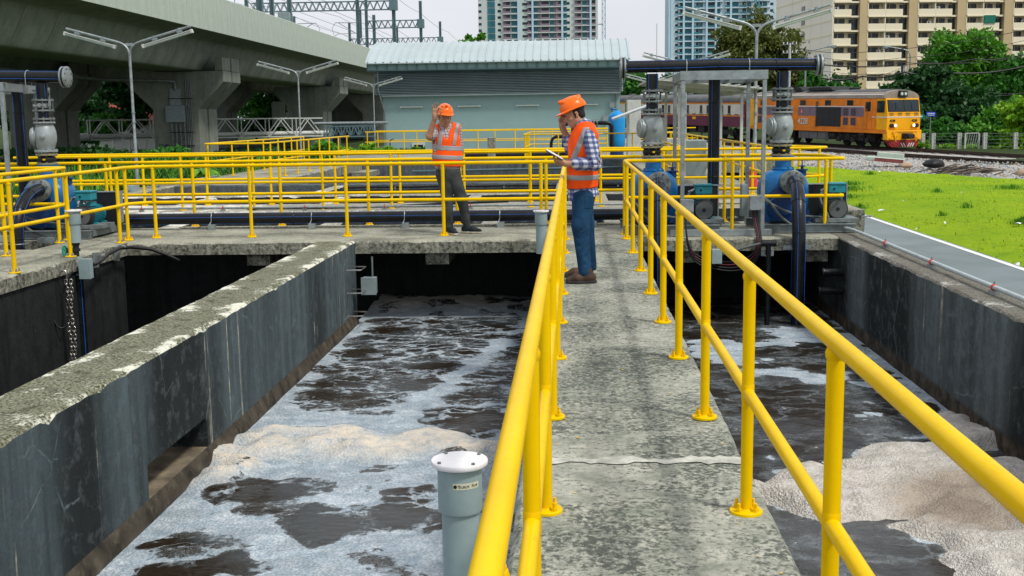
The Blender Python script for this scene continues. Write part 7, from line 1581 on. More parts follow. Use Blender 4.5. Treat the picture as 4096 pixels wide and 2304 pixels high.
# ---------------------------------------------------------------- people: bodies and clothes grown as smooth surfaces
class Field:
    def __init__(s, lo, hi, h):
        s.lo = np.array(lo, float); s.h = h; s.n = np.ceil((np.array(hi)-s.lo)/h).astype(int)+1
        s.ax = [s.lo[i]+h*np.arange(s.n[i]) for i in range(3)]; s.f = np.full(s.n, .12, np.float32)
    def win(s, lo, hi):
        sl = []
        for i in range(3):
            a = int(max(0, math.floor((lo[i]-s.lo[i])/s.h))); b = int(min(s.n[i], math.ceil((hi[i]-s.lo[i])/s.h)+1)); sl.append(slice(a, max(a, b)))
        g = np.meshgrid(*[s.ax[i][sl[i]] for i in range(3)], indexing='ij'); return tuple(sl), np.stack(g, -1)
    def put(s, sl, d, k, sub=False):
        a = s.f[sl]
        if sub: a, d = -a, d
        if k > 0:
            hh = np.clip(.5+.5*(d-a)/k, 0, 1); r = d*(1-hh)+a*hh-k*hh*(1-hh)
        else: r = np.minimum(a, d)
        s.f[sl] = -r if sub else r
    def cone(s, a, b, ra, rb, k=.02, sq=None, sub=False, inf=0):
        a, b = np.array(a, float), np.array(b, float); ra += inf; rb += inf; R_ = max(ra, rb)*(1 if sq is None else max(1, 1))+.07
        sl, P = s.win(np.minimum(a,b)-R_, np.maximum(a,b)+R_)
        if P.size == 0: return
        if sq is not None:
            u = np.array(sq[0], float); u /= np.linalg.norm(u); q = sq[1]-1
            P = P + ((P-a)@u)[...,None]*u*q; b = b + ((b-a)@u)*u*q
        ba = b-a; L2 = max(1e-9, ba@ba); pa = P-a; t = np.clip(pa@ba/L2, 0, 1); d = np.linalg.norm(pa-t[...,None]*ba, axis=-1)-(ra+(rb-ra)*t)
        if sq is not None: d = d*(.8 if sq[1] > 1 else 1)
        s.put(sl, d.astype(np.float32), k, sub)
    def chain(s, pts, rs, k=.015, **kw):
        for a, b, ra, rb in zip(pts, pts[1:], rs, rs[1:]): s.cone(a, b, ra, rb, k, **kw)
    def ell(s, c, r, m=None, k=.02, sub=False, inf=0):
        c = np.array(c, float); r = np.array(r, float)+inf; R_ = r.max()+.06; sl, P = s.win(c-R_, c+R_)
        if P.size == 0: return
        q = P-c
        if m is not None: q = q@np.array(m)
        n0 = np.linalg.norm(q/r, axis=-1); n1 = np.linalg.norm(q/(r*r), axis=-1); d = n0*(n0-1)/np.maximum(n1, 1e-6); s.put(sl, d.astype(np.float32), k, sub)
    def box(s, c, hs, m=None, rd=.01, k=.0, sub=False):
        c = np.array(c, float); hs = np.array(hs, float); R_ = np.linalg.norm(hs)+.06; sl, P = s.win(c-R_, c+R_)
        if P.size == 0: return
        q = P-c
        if m is not None: q = q@np.array(m)
        q = np.abs(q)-(hs-rd); d = np.linalg.norm(np.maximum(q, 0), axis=-1)+np.minimum(q.max(-1), 0)-rd; s.put(sl, d.astype(np.float32), k, sub)
    def cut(s, p, n):
        """keep the side of the plane that n points away from"""
        n = np.array(n, float); n /= np.linalg.norm(n); g = s.ax[0][:,None,None]*n[0]+s.ax[1][None,:,None]*n[1]+s.ax[2][None,None,:]*n[2]
        s.f = np.maximum(s.f, (g-np.dot(p, n)).astype(np.float32))
    def copy(s):
        o = Field.__new__(Field); o.lo, o.h, o.n, o.ax, o.f = s.lo, s.h, s.n, s.ax, s.f.copy(); return o
    def mesh(s, name, mat, origin):
        f = s.f; sg = f < 0; nx, ny, nz = f.shape
        acc = np.zeros((nx-1, ny-1, nz-1, 3), np.float32); cnt = np.zeros((nx-1, ny-1, nz-1), np.int8); C = [(i,j,k) for i in (0,1) for j in (0,1) for k in (0,1)]
        V = lambda c: (slice(c[0], nx-1+c[0]), slice(c[1], ny-1+c[1]), slice(c[2], nz-1+c[2]))
        tot = np.zeros((nx-1, ny-1, nz-1), np.int8)
        for c in C: tot += sg[V(c)]
        idx = np.argwhere((tot > 0) & (tot < 8))
        if len(idx) == 0: return bpy.data.meshes.new(name)
        val = np.stack([f[idx[:,0]+c[0], idx[:,1]+c[1], idx[:,2]+c[2]] for c in C], 1); pos = np.zeros((len(idx), 3)); num = np.zeros(len(idx))
        for a in range(8):
            for b in range(a+1, 8):
                if sum(abs(C[a][i]-C[b][i]) for i in range(3)) == 1:
                    va, vb = val[:,a], val[:,b]; m = (va < 0) != (vb < 0); t = np.where(m, va/np.where(m, va-vb, 1), 0)
                    pos += np.where(m[:,None], np.array(C[a])+t[:,None]*(np.array(C[b])-np.array(C[a])), 0); num += m
        pos = (pos/num[:,None]+idx)*s.h+s.lo-np.array(origin); ids = -np.ones((nx-1, ny-1, nz-1), np.int64); ids[tuple(idx.T)] = np.arange(len(idx)); F = []
        for ax, (u, w) in ((0,(1,2)),(1,(2,0)),(2,(0,1))):
            a = [slice(None)]*3; b = [slice(None)]*3; a[ax] = slice(0, -1); b[ax] = slice(1, None); e = np.argwhere(sg[tuple(a)] != sg[tuple(b)]); ok = (e[:,u] > 0) & (e[:,w] > 0) & (e[:,u] < f.shape[u]-1) & (e[:,w] < f.shape[w]-1); e = e[ok]
            q = []
            for du, dw in ((1,1),(0,1),(0,0),(1,0)):
                g = e.copy(); g[:,u] -= du; g[:,w] -= dw; q.append(ids[tuple(g.T)])
            q = np.stack(q, 1); fl = sg[tuple(e.T)]; q[~fl] = q[~fl][:, ::-1]; F.append(q)
        F = np.concatenate(F); F = F[(F >= 0).all(1)]; me = bpy.data.meshes.new(name); n = len(F)
        me.vertices.add(len(pos)); me.vertices.foreach_set('co', pos.ravel()); me.loops.add(4*n); me.loops.foreach_set('vertex_index', F.astype(np.int32).ravel()); me.polygons.add(n); me.polygons.foreach_set('loop_start', np.arange(0, 4*n, 4, dtype=np.int32)); me.update(calc_edges=True); me.validate(); me.shade_smooth(); me.materials.append(mat); return me

M['skin'] = paint('skin', (.45,.235,.145), .5, .10, 14, 0, (.26,.10,.06), .35, .05, spec=.35)
M['hair'] = paint('black_hair', (.012,.010,.010), .5, .3, 40, bump=.4)
M['vest'] = paint('orange_safety_cloth', (.98,.095,.004), .7, .08, 7, 0, (.75,.05,.004), .5, .3, spec=.2)
M['reflect'] = paint('grey_reflective_tape', (.30,.315,.33), .45, .10, 9, .1, (.2,.21,.22), .3)
M['helmet'] = paint('orange_helmet_shell', (.92,.15,.006), .22, .04, 4, 0, (.7,.1,.005), .2, .02)
M['denim'] = paint('blue_denim', (.010,.045,.105), .85, .3, 5, 0, (.03,.095,.16), .6, .4, spec=.15)
M['greyjean'] = paint('grey_denim', (.055,.062,.064), .85, .3, 5, 0, (.10,.11,.11), .6, .4, spec=.15)
M['boot'] = paint('brown_leather', (.075,.043,.027), .6, .3, 9, 0, (.03,.02,.014), .6, .3)
M['sole'] = paint('dark_sole', (.035,.035,.036), .7, .2, 9)
M['sneaker'] = paint('black_knit_shoe', (.012,.020,.026), .7, .3, 16)
M['whitesole'] = paint('cream_sole', (.55,.50,.40), .6, .1, 9)
M['lace'] = paint('white_lace', (.5,.5,.5), .7, .1)
M['orange_tab'] = paint('orange_tab', (.75,.10,.02), .6, .1)
M['eye'] = paint('dark_eye', (.02,.014,.012), .2, .1, bump=0)
M['lip'] = paint('lip', (.27,.085,.065), .45, .08, bump=0)
def plaid(name, base, bands, sc=(1,1,1)):
    g = G(name); v = g.co('Object', sc); x, y, z = g.sep(v); c = base; col = None
    a = g.math('ADD', g.math('MULTIPLY', x, .8), g.math('MULTIPLY', y, .6)); cur = None
    for (freq, w, ph, cc, amt) in bands:
        for co_ in (a, z):
            fr = g.math('FRACT', g.math('ADD', g.math('MULTIPLY', co_, freq), ph)); m = g.math('MULTIPLY', g.math('LESS_THAN', fr, w), amt); cur = g.mix(m, cur if cur is not None else base, cc)
    n = g.noise(g.co('Object'), 9, 5, .6); g.bump(n, .5, .02); return g.set(cur, .85, 0, .15)
M['gingham'] = plaid('blue_white_gingham', (.58,.62,.70), [(20,.52,.1,(.012,.03,.17),.68)])
M['plaid'] = plaid('pale_plaid', (.50,.46,.48), [(26,.22,.1,(.035,.02,.04),.8),(26,.12,.55,(.2,.10,.12),.5)])

def hand(F, wr, pdir, pn, side, L=.185, curl=(.15,.15,.2,.25), spread=.10, thumb=None, ov=None, sc=1.0):
    """palm and five fingers from the wrist: pdir along the hand, pn out of the palm, side towards the thumb"""
    d = np.array(pdir, float); d /= np.linalg.norm(d); n = np.array(pn, float); n -= d*(n@d); n /= np.linalg.norm(n); s_ = np.cross(n, d); s_ = s_*np.sign(s_@np.array(side, float)); w = np.array(wr, float); PL_ = .095*sc
    F.box(w+d*PL_*.55, (.040*sc, .014*sc, PL_*.52), np.stack([s_, n, d], 1), .013*sc, .02)
    F.cone(w-d*.02, w+d*.03, .026*sc, .025*sc, .02)
    for i, (off, ln) in enumerate(((.030,.072),(.010,.080),(-.010,.074),(-.030,.058))):
        p = w+d*PL_*(.98 if i in (1,2) else .93)+s_*off*sc
        if ov and i in ov: pts = [p]+[np.array(q) for q in ov[i]]
        else:
            pts = [p]; a = curl[i]; dd = d+s_*(off/.03)*spread; dd /= np.linalg.norm(dd); an = 0
            for f in (.45,.32,.25): an += a; q = dd*math.cos(an)+n*math.sin(an); pts.append(pts[-1]+q*ln*f*sc)
        F.chain(pts, [.0092*sc,.0085*sc,.0080*sc,.0068*sc][:len(pts)], .006)
    b = w+d*.025*sc+s_*.030*sc; th = thumb or [b+s_*.022*sc+d*.026*sc+n*.008, b+s_*.036*sc+d*.055*sc+n*.014]
    F.chain([b]+[np.array(q) for q in th], [.0145*sc,.0115*sc,.0085*sc][:len(th)+1], .010)

def frame_of(fwd_, up_):
    f = np.array(fwd_, float); f /= np.linalg.norm(f); u = np.array(up_, float); u -= f*(u@f); u /= np.linalg.norm(u); s_ = np.cross(f, u); return np.stack([s_, f, u], 1)    # columns: right, front, up
def head(F, c, m, sc=1.0):
    """c centre of the skull, m = frame_of(front, up)"""
    P = lambda x, y, z: np.array(c)+m@np.array((x, y, z))*sc
    F.ell(P(0,-.008,.028), (.074*sc,.093*sc,.088*sc), m, .02); F.ell(P(0,.022,-.042), (.060*sc,.066*sc,.075*sc), m, .03); F.ell(P(0,.052,-.095), (.030*sc,.028*sc,.022*sc), m, .03)
    F.cone(P(-.05,.01,-.06), P(-.022,.056,-.10), .020*sc, .016*sc, .03); F.cone(P(.05,.01,-.06), P(.022,.056,-.10), .020*sc, .016*sc, .03)
    F.cone(P(-.035,.078,.020), P(.035,.078,.020), .012*sc, .012*sc, .018)                  # brow
    for q in (-1, 1):
        F.ell(P(q*.031,.094,-.002), (.017*sc,.012*sc,.010*sc), m, .012, sub=True); F.ell(P(q*.031,.074,-.003), (.014*sc,.013*sc,.012*sc), m, .004); F.ell(P(q*.042,.062,-.035), (.020*sc,.018*sc,.018*sc), m, .02)
        F.ell(P(q*.078,-.006,-.012), (.009*sc,.019*sc,.032*sc), m, .006); F.ell(P(q*.086,.0,-.008), (.006*sc,.008*sc,.014*sc), m, .006, sub=True)
    F.cone(P(0,.086,.004), P(0,.104,-.034), .009*sc, .013*sc, .010); F.ell(P(-.014,.092,-.038), (.010*sc,.010*sc,.008*sc), m, .006); F.ell(P(.014,.092,-.038), (.010*sc,.010*sc,.008*sc), m, .006)
    F.cone(P(-.018,.082,-.066), P(.018,.082,-.066), .0085*sc, .0085*sc, .008); F.cone(P(-.016,.081,-.078), P(.016,.081,-.078), .0088*sc, .0088*sc, .008); F.cone(P(-.024,.094,-.072), P(.024,.094,-.072), .0022, .0022, .004, sub=True)
def helmet(t, c, m, O, label=None, sc=1.0, tilt=0.0):
    P = lambda x, y, z: np.array(c)+m@np.array((x, y, z+.020))*sc
    F = Field(np.array(c)-.24*sc, np.array(c)+.26*sc, .006); F.ell(P(0,-.008,.028), (.107*sc,.134*sc,.122*sc), m, 0)
    F.cone(P(0,-.10,.125), P(0,.10,.130), .017*sc, .017*sc, .02); F.cone(P(-.045,-.09,.115), P(-.045,.08,.12), .010*sc, .010*sc, .015); F.cone(P(.045,-.09,.115), P(.045,.08,.12), .010*sc, .010*sc, .015)
    F.cut(P(0,0,.022), -m[:,2]); B_ = F.copy(); B_.f[:] = .12
    B_.ell(P(0,.0,.024), (.1125*sc,.140*sc,.008*sc), m, 0); B_.ell(P(0,.080,.014), (.086*sc,.104*sc,.009*sc), m, .02); F.f = np.minimum(F.f, B_.f)
    I = F.copy(); I.f[:] = .12; I.ell(P(0,-.008,.012), (.094*sc,.120*sc,.117*sc), m, 0); F.f = np.maximum(F.f, -I.f)
    h_ = put('helmet', F.mesh('helmet', M['helmet'], O), None, t)
    G_ = Field(np.array(c)-.2*sc, np.array(c)+.2*sc, .006); G_.ell(P(0,-.008,.006), (.092*sc,.110*sc,.05*sc), m, 0); G_.cut(P(0,0,.026), m[:,2]); G_.cut(P(0,0,.002), -m[:,2]); G_.cut(P(0,-.02,0), m[:,1]); put('headband', G_.mesh('headband', M['black'], O), None, h_)
    return h_
def eyes(t, c, m, O, sc=1.0):
    for q in (-1, 1):
        p = np.array(c)+m@np.array((q*.031,.0835,-.003))*sc-np.array(O); b = MB(); b.lathe([(.0065*sc,-.002),(.0055*sc,.0018),(.002*sc,.003)], p, tuple(m[:,1]), 10); o = bpy.data.objects.new('eye', b.mesh('eye', M['eye'])); COL.objects.link(o); o.parent = t
        a, b2 = np.array(c)+m@np.array((q*.018,.089,.019))*sc-np.array(O), np.array(c)+m@np.array((q*.048,.080,.020))*sc-np.array(O); b = MB(); b.tube([a, (a+b2)/2+m@np.array((0,.003,.004)), b2], [.0035*sc,.004*sc,.002*sc], 6); o = bpy.data.objects.new('eyebrow', b.mesh('eyebrow', M['hair'])); COL.objects.link(o); o.parent = t

def pt(x, y, Y): p = PX(x, y, Y); return np.array((p.x, p.y, p.z))
# ---- the worker on the walkway, seen from his left side, looking down and holding his helmet brim
Y2 = 11.22; O = pt(2330, 1120, Y2); O = np.array((.06, 11.2, 0.0)); w2 = thing('person', 'worker in blue checked shirt and orange vest on the walkway touching his helmet brim', 'person', tuple(O))
q = lambda x, y, dy=0.0: pt(x, y, Y2+dy)
nk, ch, be, hp = q(2338,508), q(2334,580), q(2331,680), q(2330,765)
shL, shR = q(2358,545,-.175), q(2322,540,.17); elL, wrL = q(2381,657,-.26), q(2268,655,-.15); elR, wrR = q(2284,592,.20), q(2250,508,.11)
hipL, hipR = q(2333,785,-.095), q(2328,780,.09); knL, knR = q(2322,905,-.16), q(2342,898,.14); anL, anR = q(2340,1083,-.22), q(2362,1060,.17); anL[2] = .11; anR[2] = .11
mh = frame_of((-.92,-.16,-.32), (-.34,0,.92)); hc = q(2297,455); X_ = (1,0,0)
fist = q(2243,487,.06)
lo, hi = O+np.array((-.45,-.5,-.01)), O+np.array((.42,.45,1.85))
B = Field(lo, hi, .0062); head(B, hc, mh); B.cone(nk+np.array((.0,0,-.02)), hc+np.array((.022,0,-.05)), .060, .056, .03)
def torso(F, inf=0, k=.04):
    F.cone(ch+np.array((0,0,-.02)), nk+np.array((0,0,-.09)), .175+inf, .125+inf, k, sq=(X_,1.45)); F.cone(be, ch, .165+inf, .185+inf, k, sq=(X_,1.40)); F.cone(hp, be, .165+inf, .162+inf, k, sq=(X_,1.32))
    F.cone(shL, nk, .062+inf, .062+inf, k); F.cone(shR, nk, .062+inf, .062+inf, k)
def legs(F, inf=0, k=.03, bot=True):
    for a, b_, c_ in ((hipL,knL,anL),(hipR,knR,anR)): F.cone(a, b_, .088+inf, .058+inf, k); F.cone(b_, c_, .060+inf, .040+inf*.9, k)
def arms(F, inf=0, k=.02): F.cone(shL, elL, .054+inf, .043+inf, k); F.cone(shR, elR, .054+inf, .043+inf, k)
torso(B, 0); legs(B, 0); arms(B, 0)
B.cone(elL, wrL, .041, .028, .02); B.cone(elR, wrR, .041, .027, .02)
tabc = q(2219,617,-.06); td = np.array((.148,0,-.085)); td /= np.linalg.norm(td); tn = np.cross(td, (0,1,0)); tn = -tn if tn[2] < 0 else tn
hand(B, wrL+np.array((-.01,0,0)), (-1,.30,.18), (0.1,.6,.8), (0,.2,1), curl=(.5,.5,.5,.5), thumb=[wrL+np.array((-.05,.0,.045)), wrL+np.array((-.09,.03,.055))])
hand(B, wrR, (-.16,-.25,.9), (.75,-.5,.1), (.6,-.6,.2), curl=(.75,.85,.95,1.0), thumb=[wrR+np.array((.03,-.05,.055)), wrR+np.array((.01,-.06,.095))])
put('body', B.mesh('body', M['skin'], O), None, w2)
Hh = Field(hc-.2, hc+.2, .006); Pm = lambda x, y, z: hc+mh@np.array((x,y,z)); Hh.ell(Pm(0,-.012,.028), (.079,.096,.090), mh, 0); Hh.ell(Pm(0,-.05,-.03), (.066,.05,.06), mh, .02); Hh.cut(Pm(0,.022,0), mh[:,1]); Hh.cone(Pm(-.075,.005,-.01), Pm(-.078,.012,-.035), .012, .008, .01); Hh.cut(Pm(0,0,-.062), -mh[:,2]); put('hair', Hh.mesh('hair', M['hair'], O), None, w2)
helmet(w2, hc, mh, O); eyes(w2, hc, mh, O)
Sh = Field(lo, hi, .0075); torso(Sh, .012); arms(Sh, .020); fm = wrL*.62+elL*.38; Sh.cone(elL, fm, .064, .058, .02); Sh.cone(fm+(elL-wrL)*.02, fm+(elL-wrL)*.28, .064, .060, .008); fr = elR*.55+wrR*.45; Sh.cone(elR, fr, .063, .054, .02)
Sh.cone(nk+np.array((.01,-.02,-.03)), hc+np.array((.055,-.0,-.095)), .080, .072, .015); Sh.cone(hp+np.array((0,0,.02)), hp+np.array((.01,0,-.07)), .190, .205, .02, sq=(X_,1.30)); Sh.cut(q(2330,792), (.18,0,-1)); Sh.cone(nk, hc+np.array((.03,0,-.06)), .066, .062, 0, sub=True)
rs = np.random.default_rng(3)
for _ in range(46):
    a = elL+(rs.random(3)-.5)*np.array((.10,.04,.16)); dv = rs.normal(size=3)*.05; Sh.cone(a, a+dv, .008, .004, .012, sub=True)
put('shirt', Sh.mesh('shirt', M['gingham'], O), None, w2)
V = Field(lo, hi, .0070); torso(V, .026); V.cone(hp+np.array((0,0,.03)), be, .196, .19, .03, sq=(X_,1.32)); V.cone(shL+np.array((.0,-.10,-.06)), shL+np.array((.03,-.16,-.20)), .085, .088, .012, sub=True); V.cone(shL+np.array((-.01,-.12,.03)), elL, .080, .075, .012, sub=True); V.cone(shR+np.array((0,.11,.02)), shR+np.array((-.05,.16,-.2)), .08, .08, .01, sub=True)
V.cone(nk+np.array((-.02,0,.05)), nk+np.array((-.10,.02,-.12)), .088, .07, .01, sub=True); V.cone(nk+np.array((.0,0,.0)), nk+np.array((.0,0,.1)), .09, .10, .01, sub=True); V.cut(q(2330,750), (.05,0,-1)); Vv = V.copy(); Vv.f = np.maximum(V.f, -(Sh.f if Sh.f.shape == V.f.shape else V.f*0-.05)) if False else V.f
vo = put('vest', V.mesh('vest', M['vest'], O), None, w2)
def tape(Fv, mat=M['reflect'], cuts=(), par=None):
    T = Fv.copy(); T.f = T.f-.0045
    for p, n in cuts: T.cut(p, n)
    return put('reflective_tape', T.mesh('reflective_tape', mat, O), None, par)
tape(V, cuts=((q(2330,697),(0,0,1)), (q(2330,718),(0,0,-1))), par=vo); tape(V, cuts=((q(2330,638),(0,0,1)), (q(2330,657),(0,0,-1))), par=vo)
pa = q(2319,572); nn = np.array((.919,0,-.395)); tape(V, cuts=((pa+nn*.027,nn), (pa-nn*.027,-nn), (q(2300,640),(0,0,-1)), (q(2340,508),(0,0,1)), (np.array((0,11.19,0)),(0,1,0))), par=vo)
Tr = Field(lo, hi, .0070); Tr.cone(hp, be+np.array((0,0,-.05)), .172, .168, .03, sq=(X_,1.30)); legs(Tr, .024, .035)
for q_ in (-1, 1): pass
Tr.cut(q(2330,735), (0,0,1)); Tr.cut(np.array((0,0,.075)), (0,0,-1))
for kn_, an_, s_ in ((knL,anL,1),(knR,anR,2)):
    for _ in range(26):
        f = rs.random(); a = kn_*(1-f)+an_*f; an = rs.random()*6.28; r_ = .085-.02*f; p = a+np.array((math.cos(an)*r_, math.sin(an)*r_, 0)); Tr.cone(p, p+np.array((-math.sin(an)*.06, math.cos(an)*.06, rs.normal()*.03)), .007, .004, .012, sub=True)
tr_ = put('jeans', Tr.mesh('jeans', M['denim'], O), None, w2)
Pk = Tr.copy(); Pk.f -= .004; pc = q(2357,800); Pk.cut(pc+np.array((-.045,0,0)), (-1,0,.1)); Pk.cut(pc+np.array((.055,0,0)), (1,0,.1)); Pk.cut(pc+np.array((0,0,.07)), (0,0,1)); Pk.cut(pc+np.array((0,0,-.07)), (0,0,-1)); Pk.cut(np.array((0,11.13,0)), (0,1,0)); put('back_pocket', Pk.mesh('back_pocket', M['denim'], O), None, tr_)
def shoe(t, an_, dirx, mat, smat, L=.285, O=O, hgt=.105, tab=False):
    d = np.array(dirx, float); d /= np.linalg.norm(d); s_ = np.array((-d[1], d[0], 0)); a = np.array((an_[0], an_[1], 0)); m = np.stack([s_, d, np.array((0,0,1.))], 1)
    F = Field(a-np.array((.3,.3,.0))+np.array((0,0,-.005)), a+np.array((.3,.3,.2)), .005)
    F.cone(a-d*.045+np.array((0,0,.055)), a+d*.10+np.array((0,0,.052)), .045, .046, .03); F.cone(a+d*.10+np.array((0,0,.050)), a+d*(L-.115)+np.array((0,0,.036)), .047, .034, .03, sq=((0,0,1),1.1)); F.cone(a+np.array((0,0,.07)), a+np.array((0,0,hgt+.015)), .050, .052, .03); F.cone(a+np.array((0,0,.09))+d*.005, a+np.array((0,0,.19)), .042, .043, .0, sub=True); F.cut(np.array((0,0,.022)), (0,0,-1))
    sh = put('shoe', F.mesh('shoe', mat, O), None, t)
    S_ = Field(a-np.array((.3,.3,.0))+np.array((0,0,-.005)), a+np.array((.3,.3,.1)), .005); S_.cone(a-d*.050+np.array((0,0,.014)), a+d*.10+np.array((0,0,.012)), .046, .047, .02); S_.cone(a+d*.10+np.array((0,0,.012)), a+d*(L-.115)+np.array((0,0,.014)), .048, .036, .02); S_.cut(np.array((0,0,.030)), (0,0,1)); S_.cut(np.array((0,0,.003)), (0,0,-1)); put('sole', S_.mesh('sole', smat, O), None, sh)
    for k in range(5):
        c = a+d*(.045+.020*k)+np.array((0,0,.098-.008*k)); b = MB(); b.tube([c+s_*.022-np.array((0,0,.008))-O, c+d*.008+np.array((0,0,.002))-O, c-s_*.022-np.array((0,0,.008))-O], .0035, 5); o = bpy.data.objects.new('lace', b.mesh('lace', M['lace'] if mat is M['sneaker'] else M['sole'])); COL.objects.link(o); o.parent = sh
    if tab:
        for k in (0, 1):
            c = a+d*(.01+.085*k)+np.array((0,0,.085-.02*k)); b = MB(); b.obox(Vector(c+d*.0-O), (.088-.004*k,.014,.02), Matrix(np.stack([s_, d, np.array((0,0,1.))], 1).tolist())); o = bpy.data.objects.new('tab', b.mesh('tab', M['orange_tab'], 0)); COL.objects.link(o); o.parent = sh
shoe(w2, anL+np.array((.02,0,0)), (-1,-.10,0), M['boot'], M['sole'], .29); shoe(w2, anR+np.array((-.06,0,0)), (-1,.05,0), M['boot'], M['sole'], .28)
tb = thing('tablet', 'white backed tablet computer held at waist height over the railing', 'tablet', tuple(tabc)); mt = Matrix(np.stack([td, np.array((0,1.,0)), np.cross(td,(0,1.,0))], 1).tolist())
put('cover', MB().obox(tabc, (.185,.245,.009), mt), M['white'], tb, 0, .003); put('edge', MB().obox(tabc-tn*.0075, (.190,.250,.008), mt), M['black'], tb, 0, .003)
# ---- the waving worker on the cross deck, facing the camera
Y1 = 15.93; O1 = np.array((-1.66, 15.92, 0.0)); O = O1
w1 = thing('person', 'smiling worker in orange vest and grey jeans on the cross deck making an OK sign', 'person', tuple(O1)); q = lambda x, y, dy=0.0: pt(x, y, Y1+dy)
nk, ch, be, hp = q(1784,512), q(1786,560), q(1790,630), q(1793,690); shR, shL = q(1746,524,-.02), q(1824,516,.02); elR, wrR = q(1717,546,-.20), q(1740,468,-.27); elL, wrL = q(1838,598,.10), q(1810,655,.16)
hipR, hipL = q(1775,700), q(1812,700); knR, knL = q(1790,800,-.04), q(1848,795,-.03); anR, anL = q(1797,903,-.10), q(1868,893,.06); anR[2] = .11; anL[2] = .11
u_ = np.array((.28,-.96,-.10)); mh = frame_of(u_, (.10,-.1,1)); hc = q(1779,468,-.03); D_ = (.25,-.97,0)
lo, hi = O+np.array((-.62,-.55,-.01)), O+np.array((.62,.45,1.92)); sc = 1.10
B = Field(lo, hi, .0066); head(B, hc, mh, sc); B.cone(nk+np.array((0,0,-.02)), hc+np.array((0,.02,-.05)), .064, .060, .03)
def torso(F, inf=0, k=.04):
    F.cone(ch, nk+np.array((0,0,-.06)), .165+inf, .10+inf, k, sq=(D_,1.45)); F.cone(be, ch, .170+inf, .178+inf, k, sq=(D_,1.40)); F.cone(hp, be, .165+inf, .172+inf, k, sq=(D_,1.35)); F.cone(shL, nk, .060+inf, .062+inf, k); F.cone(shR, nk, .060+inf, .062+inf, k)
def legs(F, inf=0, k=.03):
    for a, b_, c_ in ((hipL,knL,anL),(hipR,knR,anR)): F.cone(a, b_, .086+inf, .058+inf, k); F.cone(b_, c_, .058+inf, .040+inf*.7, k)
torso(B); legs(B); B.cone(shR, elR, .056, .046, .02); B.cone(elR, wrR, .047, .031, .02); B.cone(shL, elL, .056, .044, .02); B.cone(elL, wrL, .043, .030, .02)
hd = q(1741,420,-.29)-wrR; hd /= np.linalg.norm(hd); side = np.array((1,0,0)); ring = q(1763,447,-.34); pk = q(1757,432,-.32)
hand(B, wrR, hd+np.array((.06,0,0)), (.25,-1,.0), side, curl=(.2,.12,.1,.1), spread=.28, sc=1.12, ov={0: [pk, q(1768,436,-.345), q(1767,448,-.35)]}, thumb=[q(1757,460,-.32), q(1766,451,-.345)])
hand(B, wrL, (-.7,.2,-.7), (0,1,0), (0,0,1), curl=(.6,.6,.6,.6))
put('body', B.mesh('body', M['skin'], O), None, w1)
Hh = Field(hc-.2, hc+.2, .006); Pm = lambda x, y, z: hc+mh@np.array((x,y,z))*sc; Hh.ell(Pm(0,-.012,.028), (.079*sc,.096*sc,.090*sc), mh, 0); Hh.ell(Pm(0,-.05,-.02), (.068*sc,.05*sc,.06*sc), mh, .02); Hh.cut(Pm(0,.03,0), mh[:,1]); Hh.cut(Pm(0,0,-.045), -mh[:,2]); put('hair', Hh.mesh('hair', M['hair'], O), None, w1)
helmet(w1, hc, mh, O, sc=sc); eyes(w1, hc, mh, O, sc)
a = hc+mh@np.array((-.024,.0905,-.070))*sc-O; b_ = hc+mh@np.array((.024,.0905,-.070))*sc-O; b = MB(); b.tube([a, (a+b_)/2+mh@np.array((0,.004,-.006)), b_], [.003,.005,.003], 6); o = bpy.data.objects.new('mouth', b.mesh('mouth', M['lip'])); COL.objects.link(o); o.parent = w1
Sh = Field(lo, hi, .0075); torso(Sh, .012); eR = shR*.25+elR*.75; Sh.cone(shR, eR, .076, .080, .02); Sh.cone(shL, elL, .074, .062, .02); Sh.cone(elL, wrL, .06, .045, .02); Sh.cone(nk+np.array((0,-.01,-.02)), hc+np.array((0,.02,-.125)), .086, .078, .015); Sh.cone(nk, hc+np.array((0,.01,-.08)), .069, .066, 0, sub=True); Sh.cone(nk+np.array((.02,-.10,-.0)), nk+np.array((.02,-.12,.05)), .03, .05, .01, sub=True); Sh.cut(q(1790,676), (0,0,-1)); put('shirt', Sh.mesh('shirt', M['plaid'], O), None, w1)
V = Field(lo, hi, .0070); torso(V, .027); V.cone(hp+np.array((0,0,.03)), be, .196, .198, .03, sq=(D_,1.35)); V.cone(shR+np.array((-.07,-.05,-.03)), shR+np.array((-.06,-.10,-.26)), .070, .068, .012, sub=True); V.cone(shL+np.array((.115,.0,-.02)), shL+np.array((.14,0,-.22)), .08, .075, .012, sub=True)
f0 = nk+np.array((.015,-.16,-.02)); V.cone(nk+np.array((0,-.02,.05)), nk+np.array((0,-.1,.03)), .094, .090, .01, sub=True); V.cone(f0+np.array((0,.02,0)), f0+np.array((.028,-.03,-.20)), .066, .018, .01, sub=True); V.cone(f0+np.array((.028,-.03,-.20)), f0+np.array((.07,-.04,-.60)), .010, .004, .004, sub=True); V.cut(q(1790,664), (-.04,0,-1)); vo = put('vest', V.mesh('vest', M['vest'], O), None, w1)
for ya, yb in ((582,601),(620,637)): tape(V, cuts=((q(1790,ya),(.06,0,1)), (q(1790,yb),(-.06,0,-1))), par=vo)
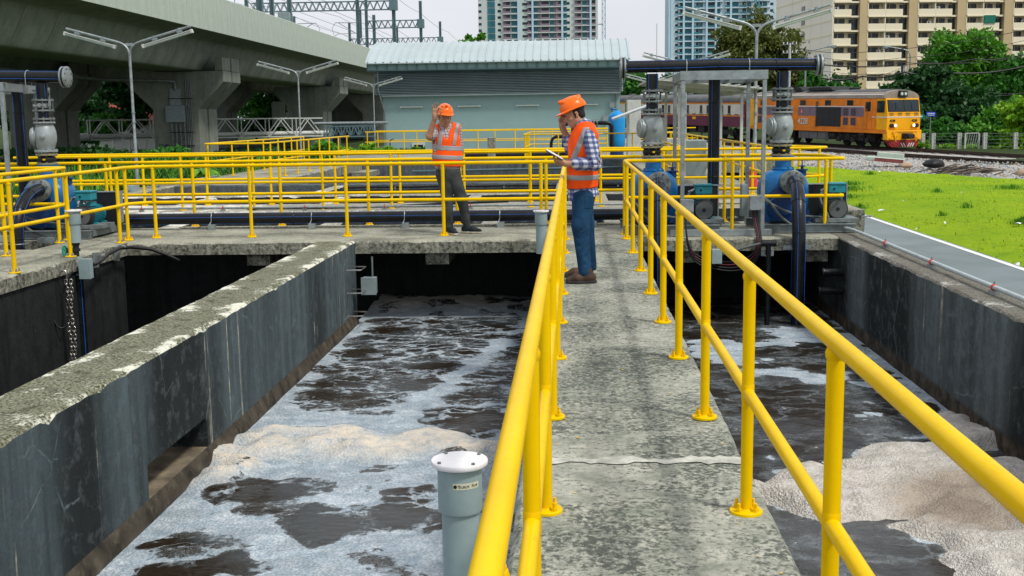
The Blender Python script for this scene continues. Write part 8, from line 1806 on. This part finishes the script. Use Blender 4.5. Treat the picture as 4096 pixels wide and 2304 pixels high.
for xa, xb in ((1756,1774),(1815,1829)): tape(V, cuts=((q(xa,560),(-1,0,.18)), (q(xb,560),(1,0,-.18)), (q(1790,583),(0,0,-1))), par=vo)
Pk = V.copy(); Pk.f -= .004; Pk.cut(q(1811,530),(-1,0,0)); Pk.cut(q(1823,530),(1,0,0)); Pk.cut(q(1810,541),(0,0,1)); Pk.cut(q(1810,575),(0,0,-1)); put('pocket', Pk.mesh('pocket', M['vest'], O), None, vo)
Tr = Field(lo, hi, .0070); Tr.cone(hp, be+np.array((0,0,-.08)), .172, .170, .03, sq=(D_,1.33)); legs(Tr, .020, .032); Tr.cut(q(1790,655), (0,0,1)); Tr.cut(np.array((0,0,.085)), (0,0,-1))
for kn_, an_ in ((knL,anL),(knR,anR)):
    for _ in range(22):
        f = rs.random(); a = kn_*(1-f)+an_*f; an = rs.random()*6.28; r_ = .080-.02*f; p = a+np.array((math.cos(an)*r_, math.sin(an)*r_, 0)); Tr.cone(p, p+np.array((-math.sin(an)*.06, math.cos(an)*.06, rs.normal()*.03)), .007, .004, .012, sub=True)
put('jeans', Tr.mesh('jeans', M['greyjean'], O), None, w1)
Bl = Field(lo, hi, .0075); Bl.cone(hp, be+np.array((0,0,-.08)), .178, .176, .03, sq=(D_,1.33)); Bl.cut(q(1790,664), (0,0,1)); Bl.cut(q(1790,674), (0,0,-1)); put('belt', Bl.mesh('belt', M['black'], O), None, w1)
shoe(w1, anR+np.array((.0,.02,0)), (.55,-.84,0), M['sneaker'], M['whitesole'], .30, O, .10, True); shoe(w1, anL+np.array((.0,.0,0)), (.92,-.38,0), M['sneaker'], M['whitesole'], .31, O, .10, True)

# lettering becomes plain mesh
bpy.context.view_layer.update()
for o in [o for o in S.objects if o.type == 'FONT']:
    me = bpy.data.meshes.new_from_object(o); n = bpy.data.objects.new('lettering_mesh', me); COL.objects.link(n); n.parent = o.parent; n.matrix_local = o.matrix_local.copy()
    for k in o.keys():
        if k in ('label', 'category', 'group', 'kind'): n[k] = o[k]
    nm = o.name.split('.')[0]; bpy.data.objects.remove(o); n.name = nm
